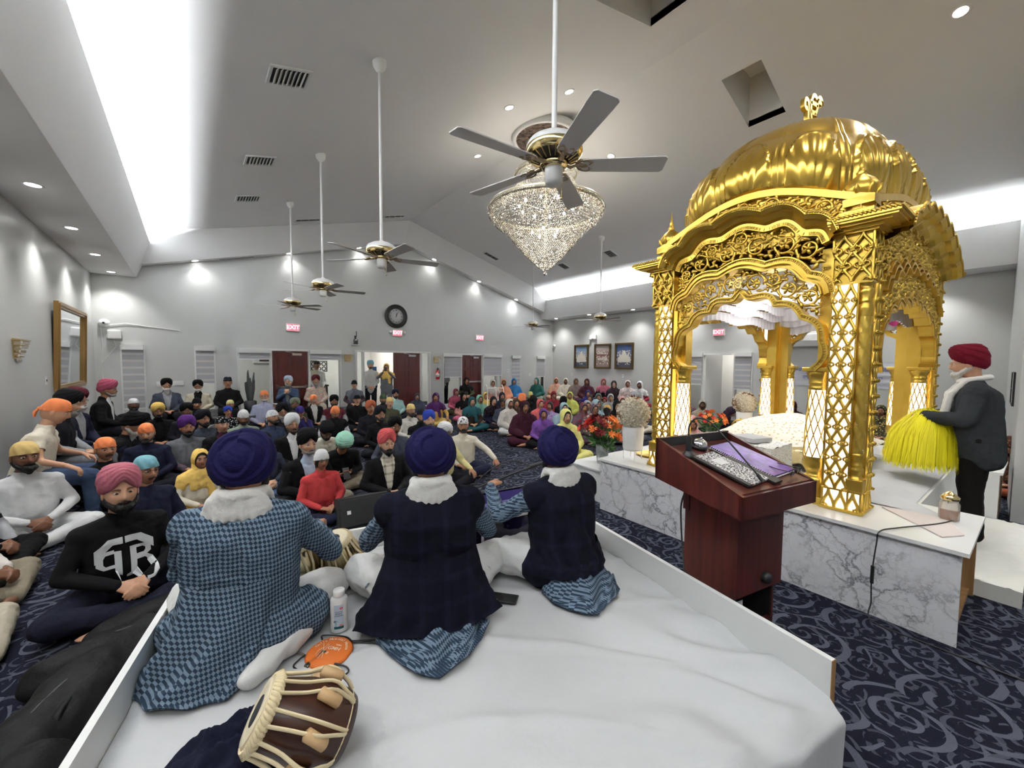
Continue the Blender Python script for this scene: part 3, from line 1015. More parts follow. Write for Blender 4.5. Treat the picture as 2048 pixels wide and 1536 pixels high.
for x, y in ((3.9, 0.2), (6.7, 0.4), (1.0, -1.8), (4.2, -2.2), (6.0, -2.0), (9.3, 3.2)):  # extra downlights added to light the hall, no such fixtures known
    downlight(x, y, ceil_z(x) - .004, 0, R(14.8) * (-1 if x < XM else 1), 85, True, 'recessed light added to the ceiling above and behind the stage')

def vent(x, y, z, w_, d_, ny, label, nslat=7, deep=True):
    e = empty('air_vent', (x, y, z), 0, label, 'air vent', 'ceiling air vents')
    e.rotation_euler = (0, ny, 0)
    m = MB()
    for a, b, c, d in ((-w_ / 2, w_ / 2, -d_ / 2, -d_ / 2 + .03), (-w_ / 2, w_ / 2, d_ / 2 - .03, d_ / 2), (-w_ / 2, -w_ / 2 + .03, -d_ / 2 + .03, d_ / 2 - .03), (w_ / 2 - .03, w_ / 2, -d_ / 2 + .03, d_ / 2 - .03)):
        m.bx((a, c, -.02), (b, d, .0))
    m.build('vent_frame', M_TRIM, e)
    MB().bx((-w_ / 2 + .02, -d_ / 2 + .02, -.004), (w_ / 2 - .02, d_ / 2 - .02, -.001)).build('dark_duct', mat('duct_grey', (.06, .06, .06), .7), e)
    for k in range(nslat):
        x_ = -w_ / 2 + .05 + (w_ - .1) * (k + .5) / nslat
        q = MB()
        q.M = Matrix.Translation((x_, 0, -.022)) @ Matrix.Rotation(R(-38), 4, 'Y')
        q.box((0, 0, 0), (.044, d_ - .07, .004))
        q.build('slat', M_TRIM, e)
L_ = R(-14.8)
vent(.93, 5.06, ceil_z(.93) - .002, .42, .36, L_, 'square louvred ceiling vent nearest the camera on the left slope')
vent(.93, 7.40, ceil_z(.93) - .002, .42, .36, L_, 'square louvred ceiling vent, second along the left slope')
vent(.95, 9.25, ceil_z(.95) - .002, .42, .36, L_, 'square louvred ceiling vent, third and farthest on the left slope')
vent(2.36, 10.93, ceil_z(2.36) - .002, .62, .22, L_, 'dark slot vent near the farthest left fan', 3)
vent(4.56, 10.84, ceil_z(4.56) - .002, .62, .22, L_, 'dark slot vent left of the gable peak', 3)
vent(7.93, 10.83, ceil_z(7.93) - .002, .6, .24, -L_, 'dark slot vent left of the crystal chandelier tip', 3)
vent(9.51, 8.99, ceil_z(9.51) - .002, .42, .3, -L_, 'dark square vent right of the chandelier tip', 5)
vent(9.48, 7.13, ceil_z(9.48) - .002, .42, .3, -L_, 'dark square vent above the far right fan rod', 5)
# linear grille in the sloping soffit
e = empty('air_vent', (.95, YB - .12, gz(.95) - .003), 0, 'pale linear grille in the sloping soffit at the left', 'air vent', 'ceiling air vents')
e.rotation_euler = (0, L_, 0)
MB().bx((-.42, -.08, -.012), (.42, .08, 0)).build('vent_frame', M_TRIM, e)
MB().bx((-.36, -.04, -.014), (.36, .03, -.012)).build('dark_duct', mat('grey_gap', (.2, .2, .2), .7), e)
# smoke detector
e = empty('smoke_detector', (8.59, 1.26, ceil_z(8.59)), 0, 'round white smoke detector on the ceiling right of the golden dome', 'smoke detector')
e.rotation_euler = (0, -L_, 0)
MB().lathe([(0, -.05), (.04, -.05), (.06, -.035), (.10, -.02), (.11, 0)], n=24).build('cover', M_WHITE, e)
# brown foil medallion above the chandelier
e = empty('ceiling_medallion', (5.14, 5.37, 5.765), 0, 'round brown textured medallion with white rim above the chandelier', 'ceiling medallion')
MB().lathe([(.53, 0), (.56, -.012), (.60, 0), (.60, .12), (.53, .12)], n=48).build('white_rim', M_WHITE, e)
t = NT('crumpled_bronze')
v_ = t.coord('Object')
t.set(col=t.ramp(t.noise(v_, 14, 4), [(.35, srgb(48, 34, 28)), (.7, srgb(140, 118, 104))]), rough=.4, metal=.6)
t.bump(t.noise(v_, 16, 4), 1, .05)
MB().grid(lambda u, v: (.53 * u * math.cos(2 * PI * v), .53 * u * math.sin(2 * PI * v), .012 + .02 * noise.noise(Vector((u * 3 * math.cos(2 * PI * v), u * 3 * math.sin(2 * PI * v), 0)))), 14, 40, cv=True).build('bronze_disc', t.m, e)
# ------------------------------------------------------------------ ceiling fans
M_BLADE_T = mat('fan_blade_white', (.62, .60, .58), .45)
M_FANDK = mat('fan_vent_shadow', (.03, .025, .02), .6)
M_AGED = mat('aged_brass', (.42, .33, .22), .28, 1)
def make_fan(x, y, a0, label, drop):
    e = empty('ceiling_fan', (x, y, 2.90), 0, label, 'ceiling fan', 'long rod ceiling fans')
    top = ceil_z(x) - 2.90
    m = MB().lathe([(.0165, .17), (.0165, top)], n=12)
    m.build('rod', M_WHITE, e)
    MB().lathe([(.02, top - .12), (.045, top - .10), (.07, top - .06), (.075, top - .02), (.075, top + .03)], n=20).build('canopy_cup', M_WHITE, e)
    m = MB().lathe([(.02, .19), (.03, .17), (.10, .155), (.15, .125), (.165, .10), (.168, .085)], n=32)
    m.build('motor_housing', M_WHITE, e)
    m = MB().lathe([(.168, .085), (.172, .07), (.168, .045), (.15, .035)], n=32).lathe([(.075, .005), (.085, 0), (.085, -.02), (.06, -.03), (0, -.03)], n=24)
    m.build('brass_band', M_BRASS, e)
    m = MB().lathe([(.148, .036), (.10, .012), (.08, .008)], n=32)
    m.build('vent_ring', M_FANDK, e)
    m = MB()
    for k in range(22):
        a = 2 * PI * k / 22
        m.M = Matrix.Rotation(a, 4, 'Z')
        m.tube([(.15, 0, .036), (.09, 0, .006)], .006, 4)
    m.M = None
    m.build('vent_ribs', M_BRASS, e)
    m = MB().lathe([(.055, -.03), (.055, -.10), (.045, -.125), (0, -.13)], n=20)
    m.build('switch_cup', M_WHITE, e)
    MB().tube([(.04, -.03, -.11), (.04, -.03, -.19)], .0025, 4).ell((.04, -.03, -.20), (.008, .008, .012), 6, 4).build('pull_chain', M_BRASS, e)
    for k in range(5):
        a = R(a0) + 2 * PI * k / 5
        b = link('blade', None, e)
        b.rotation_euler = (0, 0, a)
        m = MB()
        pts = []
        for i in range(9):
            t = i / 8
            pts.append((.17 + .49 * t, .052 + .016 * t))
        out = [(p, q) for p, q in pts]
        r_ = .02
        prof = [(.17, -.05)] + [(p, -q) for p, q in pts[1:-1]] + [(.645, -.066), (.66, -.05), (.66, .05), (.645, .066)] + [(p, q) for p, q in pts[-2:0:-1]] + [(.17, .05)]
        m.M = Matrix.Translation((0, 0, -.012)) @ Matrix.Rotation(R(-11), 4, 'X')
        m.prism(prof, lambda p, q, d: (p, q, d), -.003, .003)
        o = m.build('blade_panel', M_BLADE_T, b)
        m = MB()
        m.tube([(.06, 0, .0), (.10, .012, -.012), (.14, .0, -.004), (.175, 0, -.012)], [.013, .016, .012, .014], 8)
        for s in (-1, 1):
            m.tube([(.13, 0, -.006), (.155, s * .035, -.008 - s * .006), (.20, s * .045, -.012 - s * .008), (.225, s * .028, -.016 - s * .004), (.21, s * .014, -.018)], [.008, .009, .008, .007, .004], 6)
        m.ell((.185, 0, -.018), (.02, .014, .007), 8, 6)
        m.build('blade_bracket', M_AGED, b)
    return e
make_fan(1.73, 1.73, 30, 'nearest ceiling fan, blades large in front of the crystal chandelier', 0)
make_fan(1.73, 4.49, -14, 'ceiling fan whose rod hangs left of the gable peak, second nearest on the left slope', 0)
make_fan(1.73, 7.06, -10, 'third ceiling fan along the left slope, between the nearer and farthest ones', 0)
make_fan(1.73, 9.56, 25, 'farthest ceiling fan of the left row, above the left EXIT sign', 0)
make_fan(8.65, 6.80, -20, 'ceiling fan hanging right of the chandelier, above the framed pictures', 0)
make_fan(8.65, 9.52, -6, 'small far ceiling fan under the tip of the chandelier', 0)

# ------------------------------------------------------------------ crystal chandelier
t = NT('cut_crystal')
t.set(col=(.92, .88, .80), metal=.85, rough=.06, spec=1.0)
t.b.inputs['Emission Color'].default_value = (1, .93, .78, 1)
t.b.inputs['Emission Strength'].default_value = 0.0
M_CRY = t.m
M_CHG = mat('champagne_metal', (.66, .62, .50), .25, .8)
e = empty('crystal_chandelier', (5.24, 5.44, 3.40), 0, 'large cone shaped crystal chandelier with three tiers under the roof ridge', 'chandelier')
def beads(name, rows, seed=0):
    """rows of (radius, z, count, size x, size z)"""
    rr = random.Random(seed)
    V, F = [], []
    for (r, z, n, sx, sz) in rows:
        off = rr.random()
        for k in range(n):
            a = 2 * PI * (k + off) / n
            cx, cy = r * math.cos(a), r * math.sin(a)
            t_ = rr.random() * 3
            b = len(V)
            for i in range(4):
                q = t_ + i * PI / 2
                V.append((cx + sx * math.cos(q), cy + sx * math.sin(q), z))
            V.append((cx, cy, z + sz)); V.append((cx, cy, z - sz))
            for i in range(4):
                F.append((b + i, b + (i + 1) % 4, b + 4)); F.append((b + (i + 1) % 4, b + i, b + 5))
    o = link(name, mesh_of(name, V, F, M_CRY, None, False), e)
    tag(o, kind='stuff')
    return o
rows = []
nr = 54
for k in range(nr):
    u = k / (nr - 1)
    r = 1.06 * (u ** .80) * (1 - .05 * math.sin(u * PI)) if u > 0 else .02
    if u > .75: r = 1.06 * (.75 ** .80) + (1.07 - 1.06 * .75 ** .80) * math.sin((u - .75) / .25 * PI / 2)
    rows.append((max(r, .02), .04 + 1.06 * u, max(5, int(2 * PI * r / .040)), .0180, .013))
beads('crystal_bowl', rows)
rows = []
for k in range(30):      # long strands from the middle ring to the big ring, and the neck tiers
    u = k / 29
    rows.append((.50 + .46 * u ** 2.0, 1.78 - .56 * u, 90, .007, .012))
for k in range(26):
    u = k / 25
    rows.append((.28 + .20 * u ** 2, 2.36 - .50 * u, 60, .008, .012))
beads('crystal_strands', rows, 3)
m = MB()
for (r, z, w_) in ((1.075, 1.16, .05), (.585, 1.80, .045), (.36, 2.38, .04)):
    m.lathe([(r - .03, z - w_), (r, z - w_), (r + .012, z), (r, z + w_ * .8), (r - .03, z + w_ * .8)], n=64)
    n = int(2 * PI * r / .035)
    for k in range(n):
        a = 2 * PI * k / n
        m.ell(((r + .012) * math.cos(a), (r + .012) * math.sin(a), z - w_ * .35), (.010, .010, .014), 5, 3)
m.build('tier_rings', M_CHG, e)
m = MB().lathe([(.03, .1), (.03, 2.42), (.10, 2.44), (.10, 2.5), (.02, 2.52)], n=12)
for z, r in ((1.15, 1.06), (1.8, .57), (2.38, .34)):
    for k in range(6):
        a = PI * k / 3
        m.tube([(0, 0, z), (r * math.cos(a), r * math.sin(a), z)], .008, 4)
m.build('centre_stem', M_CHG, e)
MB().ell((0, 0, -.01), (.035, .035, .04), 12, 8).build('crystal_ball', M_CRY, e)
m = MB()
for k in range(10):
    a = 2 * PI * k / 10
    m.ell((.5 * math.cos(a), .5 * math.sin(a), 1.22), (.022, .022, .04), 8, 6)
for k in range(5):
    a = 2 * PI * k / 5
    m.ell((.25 * math.cos(a), .25 * math.sin(a), .75), (.022, .022, .04), 8, 6)
m.build('bulbs', mat('bulb_glow', (1, 1, 1), .5, emit=(1, .93, .8), es=10), e)
lamp('POINT', (5.24, 5.44, 4.55), 26, (1, .93, .82), size=.5)  # added fill lamp inside the chandelier, brightens the ceiling and crystals
# ------------------------------------------------------------------ canopy dais (marble faced), steps
A3 = R(3)
DU = Vector((math.sin(A3), math.cos(A3), 0))      # along the marble front, away from the camera
DV = Vector((math.cos(A3), -math.sin(A3), 0))     # into the dais
D0 = Vector((3.52, .06, 0))
def dais(v, u, z=0): return D0 + DU * u + DV * v + Vector((0, 0, z))
DM = Matrix.Translation(D0) @ Matrix.Rotation(-A3, 4, 'Z')      # local x = into, local y = along the front
M_TOP = mat('dais_top_white', (.80, .81, .80), .3)
def put(name, m, mm=None, parent=None):
    o = m.build(name, mm, parent)
    return o
def dobj(name, m, mm=None):
    o = m.build(name, mm)
    o.matrix_world = DM
    return o
e = empty('dais', (0, 0, 0), 0, 'long marble faced dais with white top carrying the golden canopy', 'platform')
e.matrix_world = DM
# near bay, open at its right end; the reader stands in the gap behind it
m = MB()
m.bx((0, 0, 0), (.02, 2.78, .575))
m.bx((.02, 2.76, 0), (3.75, 2.78, .575))
put('marble_front', m, M_MARBLE, e)
m = MB()
m.bx((-.03, -.03, .575), (.94, 2.80, .60)).bx((.94, .30, .575), (2.90, 2.80, .60)).bx((2.90, -.03, .575), (3.78, 2.80, .60))
put('white_top', m, M_TOP, e)
m = MB()
m.bx((.02, .02, 0), (.05, .40, .575)).bx((.05, .38, 0), (.90, .40, .575)).bx((.90, .0, 0), (.93, .42, .575)).bx((.05, .02, .02), (.90, .38, .05)).bx((.45, .03, .05), (.47, .38, .575))
put('open_end_frame', m, M_PINE, e)
m = MB()
m.bx((.93, .30, 0), (2.92, .33, .575)).bx((2.90, -.01, 0), (2.93, .43, .575)).bx((3.73, 0, 0), (3.76, 2.78, .575)).bx((3.30, .0, 0), (3.33, .4, .575)).bx((.93, .01, 0), (.95, .42, .575))
put('side_panels', m, M_TOP, e)
put('far_end_frame', MB().bx((2.95, .0, 0), (3.28, .03, .575)).bx((3.36, .0, 0), (3.70, .03, .575)), M_PINE, e)
# step with fleece cover
m = MB().bx((.95, -.20, 0), (2.86, .29, .10), .02)
o = dobj('step', m, M_TOP)
tag(o, 'low white step in the gap at the right end of the dais', 'step')
m = MB().grid(lambda u, v: (.94 + 1.94 * u, -.22 + .52 * v, .112 + .014 * noise.noise(Vector((u * 40, v * 14, 0))) + (.006)), 90, 26)
m.grid(lambda u, v: (.94 + 1.94 * u, -.22, .118 * v), 40, 3)
m.grid(lambda u, v: (.94, .30 - .52 * u, .118 * v), 12, 3)
o = dobj('fleece_mat', m, mat('white_fleece', (.72, .72, .68), .95))
tag(o, 'fluffy white fleece mat lying on the low step where the standing man stands', 'mat')
# lower ledge beyond the left end
o = dobj('low_ledge', MB().bx((.15, 2.80, 0), (1.9, 3.42, .385)).bx((.12, 2.80, .385), (1.93, 3.45, .405)), M_TOP)
tag(o, 'lower white ledge at the far left end of the marble dais', 'platform')

# white sheets, cushions and book under the canopy
def sheet(name, fn, nu, nv, mm, label, cat, thick=.006, parent=None):
    m = MB()
    m.grid(fn, nu, nv)
    m.grid(lambda u, v: tuple(Vector(fn(u, 1 - v)) - Vector((0, 0, thick))), nu, nv)
    o = m.build(name, mm)
    o.matrix_world = DM
    return tag(o, label, cat)
def fz(x, y, k=1.0, s=3.0): return noise.noise(Vector((x * s, y * s * 1.7, k * 9)))
def floor_sheet(u, v):
    x, y = .62 + 2.3 * u, .32 + 1.09 * v
    h = .035 + .03 * fz(x, y, 1, 3) + .012 * fz(x, y, 2, 9)
    edge = min(u * 8, (1 - u) * 8, v * 6, (1 - v) * 6, 1)
    if u < .12: y = y - .22 * (.12 - u) / .12 * (1 - v)
    return (x, y, .603 + max(.004, h * edge + .006))
sheet('floor_sheet', floor_sheet, 50, 30, M_SHEET, 'rumpled white sheet spread over the near right part of the dais', 'sheet')
def purple(u, v):
    x, y = 1.35 + 1.3 * u, 1.42 + .42 * v
    return (x, y, .62 + .05 * math.sin(v * PI) + .012 * fz(x, y, 3, 8))
sheet('folded_cloth', purple, 30, 10, cloth('greyviolet', srgb(74, 66, 84)), 'dark grey violet cloth folded on the dais behind the near pillar', 'cloth')
o = dobj('hard_board', MB().prism([(.16, .10), (.32, .02), (.72, .16), (.56, .46)], lambda a, b, d: (a, b, d), .602, .609), mat('pinkish_board', srgb(206, 196, 192), .6))
tag(o, 'thin pinkish beige board lying on the near corner of the dais', 'board')
# raised cot with white pleated skirt, gold cover and drape
def block(name, x0, x1, y0, y1, z0, z1, mm, pleat, label, cat, seed=1, top=True):
    m = MB()
    per = [(x0, y0), (x1, y0), (x1, y1), (x0, y1)]
    L = [x1 - x0, y1 - y0, x1 - x0, y1 - y0]
    T = sum(L)
    def fn(u, v):
        d = u * T
        k = 0
        while k < 3 and d > L[k]: d -= L[k]; k += 1
        a, b = Vector(per[k]), Vector(per[(k + 1) % 4])
        p = a.lerp(b, min(1, d / L[k]))
        nrm = Vector(((b - a).y, -(b - a).x)).normalized()
        q = pleat * math.sin(u * T * 70) * (1 - v) + .02 * (1 - v) ** 2
        p = p + nrm * q
        return (p.x, p.y, z0 + (z1 - z0) * v)
    m.grid(fn, int(T * 60), 5, cu=True)
    m.grid(lambda u, v: (x0 + (x1 - x0) * u, y0 + (y1 - y0) * v, z1 + .012 * fz(u * 2, v * 2, seed, 3) + .004), 16, 16)
    o = m.build(name, mm)
    o.matrix_world = DM
    return tag(o, label, cat)
t = NT('white_lace')
v_ = t.coord('Object')
vo = t.n('ShaderNodeTexVoronoi')
vo.inputs['Scale'].default_value = 45
t.l(v_, vo.inputs['Vector'])
t.set(col=t.mix(t.math('LESS_THAN', vo.outputs[0], .32), srgb(226, 228, 226), srgb(190, 184, 168)), rough=.8)
M_LACE = t.m
block('draped_table', .62, 1.12, 1.25, 1.95, .60, .90, M_LACE, .010, 'low table under pleated white lace cloth behind the lectern', 'table')
o = dobj('folded_linen', MB().prism([(.72, 1.45), (.98, 1.38), (1.06, 1.62), (.82, 1.72)], lambda a, b, d: (a, b, d), .915, .955, True), M_SHEET)
tag(o, 'pale blue white linen folded on the lace covered table', 'cloth')
block('scripture_cot', 1.35, 2.65, .95, 2.05, .60, .88, M_LACE, .008, 'low cot with white skirt at the centre of the golden canopy', 'cot', 3)
t = NT('gold_satin')
v_ = t.coord('Object')
t.set(col=t.mix(t.noise(v_, 8, 2), srgb(196, 172, 112), srgb(238, 224, 178)), rough=.28, metal=.35)
t.bump(t.noise(v_, 12, 5), .6, .03)
M_SATIN = t.m
def cover(u, v):
    x, y = 1.18 + 1.5 * u, .82 + 1.42 * v
    h = .88 + .22 * math.exp(-((x - 1.95) / .45) ** 2) * math.exp(-((y - 1.5) / .62) ** 2) + .012 * fz(x, y, 5, 6)
    e_ = min(u * 7, (1 - u) * 7, v * 7, (1 - v) * 7, 1)
    return (x, y, h * e_ + .80 * (1 - e_) + .02)
t = NT('embroidered_ivory')
v_ = t.coord('Object')
vo = t.n('ShaderNodeTexVoronoi')
vo.inputs['Scale'].default_value = 26
t.l(v_, vo.inputs['Vector'])
t.set(col=t.mix(t.math('LESS_THAN', vo.outputs[0], .3), srgb(228, 222, 206), srgb(188, 168, 122)), rough=.55)
M_IVORY = t.m
sheet('scripture_cover', cover, 44, 44, M_IVORY, 'ivory cloth with gold embroidery draped over the scripture in the canopy', 'cloth')
def valance(u, v):
    x, y = 1.10 + .16 * math.sin(v * PI / 2) * 0 + .02 * math.sin(u * 60), .86 + 1.35 * u
    return (x + .10 * v, y, .70 + .16 * v + .02 * math.sin(u * 34) * (1 - v) + .03 * fz(u * 4, v, 8, 3))
sheet('satin_valance', valance, 70, 8, M_SATIN, 'shiny gold satin valance hanging in folds along the cot edge', 'cloth')

# jar, cable and power lead on the dais
e = empty('glass_jar', dais(.63, .12, .60), 0, 'small cut glass jar beside the foot of the near golden pillar', 'jar')
MB().lathe([(.045, 0), (.05, .01), (.05, .12), (.04, .14), (.045, .15)], n=16, wob=lambda a, z: .05 * math.cos(8 * a)).build('jar_body', mat('jar_glass', (.75, .72, .66), .08, 0, 1, trans=.7), e)
MB().lathe([(.046, .15), (.05, .17), (.02, .20), (0, .21)], n=16).build('lid', M_BRASS, e)
MB().lathe([(.03, .01), (.032, .07), (0, .075)], n=12).build('contents', mat('saffron', srgb(190, 110, 60), .8), e)
pts = [(.70, .10), (.60, .05), (.50, .02), (.30, -.0)]
P = [dais(.72, .12, .612), dais(.60, .10, .612), dais(.40, .16, .612), dais(.10, .30, .611), dais(-.035, .36, .60), dais(-.05, .37, .52), dais(-.045, .385, .30), dais(-.05, .38, .12), dais(-.10, .36, .012), dais(-.10, .10, .008), dais(-.06, -.35, .008), dais(.1, -.6, .008)]
def smooth_path(P, n=8):
    P = [Vector(p) for p in P]
    out = []
    for i in range(len(P) - 1):
        p0, p1, p2, p3 = P[max(i - 1, 0)], P[i], P[i + 1], P[min(i + 2, len(P) - 1)]
        for k in range(n):
            t = k / n
            out.append(.5 * ((2 * p1) + (-p0 + p2) * t + (2 * p0 - 5 * p1 + 4 * p2 - p3) * t * t + (-p0 + 3 * p1 - 3 * p2 + p3) * t ** 3))
    out.append(P[-1])
    return out
m = MB().tube(smooth_path(P, 6), .0045, 6)
m.tube([dais(-.047, .383, .36), dais(-.047, .383, .24)], .010, 6)
tag(m.build('power_lead', M_BLACK), 'black power lead with inline switch running down the marble front', 'cable')

# ------------------------------------------------------------------ flower vases
def rose(m, c, r, nrm, rr):
    """a few cupped petals around a centre"""
    n = Vector(nrm).normalized()
    x = n.orthogonal().normalized()
    y = n.cross(x)
    for ring, (k, rad, tilt) in enumerate(((5, 1.05, .22), (4, .66, .60), (3, .34, 1.0))):
        for i in range(k):
            a = 2 * PI * (i + ring * .4 + rr.random() * .2) / k
            d = x * math.cos(a) + y * math.sin(a)
            s = x * -math.sin(a) + y * math.cos(a)
            p0 = Vector(c)
            tip = p0 + d * r * rad + n * r * tilt * .8
            mid = p0 + d * r * rad * .75 + n * r * .15
            w_ = r * rad * .78
            V = [p0 - s * w_ * .3, p0 + s * w_ * .3, mid + s * w_, mid - s * w_, tip + s * w_ * .75, tip - s * w_ * .75, tip + d * r * .1 + n * r * .05]
            m.add(V, [(0, 1, 2, 3), (3, 2, 4, 5), (5, 4, 6)], True)
def round_vase(loc, label, s=1.0, seed=1):
    e = empty('flower_vase', loc, 0, label, 'flower vase', 'white vases with a ball of cream roses')
    rr = random.Random(seed)
    m = MB().lathe([(0, .10 * s), (.088 * s, .10 * s), (.10 * s, .115 * s), (.11 * s, .33 * s), (.105 * s, .335 * s), (.09 * s, .32 * s)], n=28)
    m.build('white_drum', M_WHITE, e)
    m = MB()
    for k in range(4):
        a = PI / 4 + k * PI / 2
        m.tube([(.09 * s * math.cos(a), .09 * s * math.sin(a), 0), (.09 * s * math.cos(a), .09 * s * math.sin(a), .12 * s)], .005 * s, 6)
    m.lathe([(.088 * s, .092 * s), (.096 * s, .092 * s), (.096 * s, .10 * s)], n=24)
    m.build('wire_stand', mat('white_wire', (.8, .8, .78), .35), e)
    mc, mb_ = MB(), MB()
    N_ = 95
    for k in range(N_):
        z = 1 - 1.72 * (k + .5) / N_
        a = k * 2.39996
        q = math.sqrt(max(0, 1 - z * z))
        d = Vector((q * math.cos(a), q * math.sin(a), z))
        c = Vector((0, 0, .47 * s)) + d * .135 * s
        (mb_ if rr.random() < .16 else mc).M = None
        rose(mb_ if (math.sin(a * 1.0) > .3 and abs(z) < .35 and rr.random() < .75) or rr.random() < .06 else mc, c, .044 * s, d, rr)
    o = mc.build('cream_roses', mat('petal_cream', srgb(232, 224, 206), .7), e)
    o['kind'] = 'stuff'
    if mb_.v:
        o = mb_.build('brown_roses', mat('petal_brown', srgb(150, 112, 80), .7), e)
        o['kind'] = 'stuff'
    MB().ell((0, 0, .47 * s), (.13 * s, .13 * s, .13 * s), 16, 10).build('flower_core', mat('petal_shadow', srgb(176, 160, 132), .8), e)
round_vase(dais(.28, 2.55, .602), 'white round vase of cream roses on the left front corner of the dais', 1.12, 2)
round_vase(dais(3.10, 2.55, .602), 'smaller looking cream rose vase behind the lectern, before the far left pillar', 1.05, 5)
def lily_vase(loc, label, s, n_, cols, tall, seed):
    e = empty('flower_bouquet', loc, 0, label, 'flowers', 'glass vases of red and orange lilies')
    rr = random.Random(seed)
    MB().lathe([(.0, .0), (.05 * s, 0), (.055 * s, .02), (.075 * s, tall * .5), (.07 * s, tall * .5), (.048 * s, .03)], n=18).build('glass_vase', mat('vase_glass', (.78, .82, .80), .06, 0, 1, trans=.8), e)
    st, lf = MB(), MB()
    fl = [MB() for _ in cols]
    for k in range(n_):
        a = rr.random() * 2 * PI
        q = math.sqrt(rr.random()) * .24 * s
        top = Vector((q * math.cos(a), q * math.sin(a), tall * (1.0 - .35 * (q / (.24 * s)) ** 2) + rr.uniform(-.03, .03)))
        st.tube([(.02 * math.cos(a), .02 * math.sin(a), .04), (top.x * .35, top.y * .35, top.z * .6), top], .004, 4)
        c = int(min(len(cols) - 1, max(0, ((top.x * .77 - top.y * .63) / (.48 * s) + .55 + rr.uniform(-.22, .22) + (.25 if q > .17 * s else 0)) * len(cols))))
        up = (top - Vector((0, 0, tall * .55))).normalized()
        for h in range(2):
            d0 = (up + Vector((rr.uniform(-.5, .5), rr.uniform(-.5, .5), rr.uniform(-.2, .5)))).normalized()
            x = d0.orthogonal().normalized(); y = d0.cross(x)
            for i in range(6):
                b = PI * i / 3
                o = x * math.cos(b) + y * math.sin(b)
                sd = x * -math.sin(b) + y * math.cos(b)
                L = .040 * s * 1.1
                p = top + d0 * .01 * h
                V = [p, p + o * L * .5 + d0 * L * .45 + sd * L * .22, p + o * L * 1.0 + d0 * L * .55, p + o * L * .5 + d0 * L * .45 - sd * L * .22]
                fl[c].add(V, [(0, 1, 2, 3)], True)
        for i in range(5):
            z = rr.uniform(.45, .93)
            p = Vector((top.x * z * .7, top.y * z * .7, top.z * z))
            d = Vector((rr.uniform(-1, 1), rr.uniform(-1, 1), rr.uniform(.0, .8))).normalized()
            sd = d.orthogonal().normalized()
            V = [p, p + d * .05 * s + sd * .014 * s, p + d * .10 * s, p + d * .05 * s - sd * .014 * s]
            lf.add(V, [(0, 1, 2, 3)], True)
    o = st.build('stems', mat('stem_green', srgb(52, 92, 42), .6), e); o['kind'] = 'stuff'
    o = lf.build('leaves', mat('leaf_green', srgb(60, 104, 48), .6), e); o['kind'] = 'stuff'
    for c, (nm, rgb), f in zip(range(9), cols, fl):
        if f.v:
            o = f.build(nm + '_lilies', mat('petal_' + nm, srgb(*rgb), .55), e); o['kind'] = 'stuff'
O_, RD, DR = ('orange', (240, 132, 52)), ('red', (206, 40, 30)), ('dark_red', (120, 12, 22))
lily_vase(dais(.42, 3.12, .406), 'big bouquet of red and orange lilies on the low ledge left of the dais', 1.25, 60, [RD, DR, O_], .60, 3)
lily_vase(dais(2.05, 2.55, .602), 'red and orange lilies in a clear vase, seen through the golden arch', .85, 34, [RD, O_], .42, 8)
o = dobj('gold_tray', MB().lathe([(0, .602), (.16, .602), (.19, .622), (.185, .624), (.15, .609), (0, .609)], (.62, 2.52, 0), 28), M_GOLD)
tag(o, 'gold tray on the white top behind the round flower vase', 'tray')
e = empty('sun_emblem', dais(2.62, 2.40, .602), R(90 - 3), 'small round gold emblem stand beside the cream rose vase under the canopy', 'ornament')
m = MB()
m.lathe([(.10, -.006), (.125, -.006), (.125, .006), (.10, .006)], (0, 0, .17), 24, axis='y')
m.box((0, 0, .02), (.12, .07, .04)).box((0, 0, .17), (.014, .012, .27)).lathe([(.045, -.007), (.06, -.007), (.06, .007), (.045, .007)], (0, 0, .17), 20, axis='y')
for s in (-1, 1): m.tube([(0, 0, .04), (s * .05, 0, .07), (s * .08, 0, .14), (s * .075, 0, .22)], .009, 6)
m.build('emblem', M_GOLD, e)
o = dobj('small_lamp', MB().ell((.62, 2.30, .70), (.02, .02, .025), 10, 8).lathe([(.012, .602), (.008, .68), (.014, .69)], (.62, 2.30, 0), 10), mat('lamp_white_glow', (1, 1, 1), .4, emit=(1, .9, .75), es=4))
tag(o, 'tiny white lamp beside the far left lit pillar', 'lamp')

# ------------------------------------------------------------------ musicians' stage
A13 = R(13)
SM = Matrix.Rotation(-A13, 4, 'Z')      # local y = towards the hall (u), local x = right (w)
def stg(u, w_, z=0): return SM @ Vector((w_, u, z))
ZS = .43
W0, W1, U0, U1 = -.66, 1.75, .74, 2.78
e = empty('stage', (0, 0, 0), -A13, 'low white boxed stage where three musicians sit', 'stage')
m = MB()
m.bx((W0, U0, 0), (W0 + .025, U1, .58)).bx((W1 - .025, U0, 0), (W1, U1, .58)).bx((W0 + .025, U1 - .025, 0), (W1 - .025, U1, .58))
m.build('white_rail', mat('stage_board_white', (.76, .77, .76), .45), e)
m = MB().bx((W1 - .0255, U0 - .003, 0), (W1 + .0005, U0, .58)).bx((W0, U0 - .003, 0), (W0 + .0255, U0, .58))
m.build('board_edges', M_PINE, e)
MB().bx((W0 + .025, U0 + .03, 0), (W1 - .025, U1 - .025, ZS - .07)).build('deck', M_PINE, e)
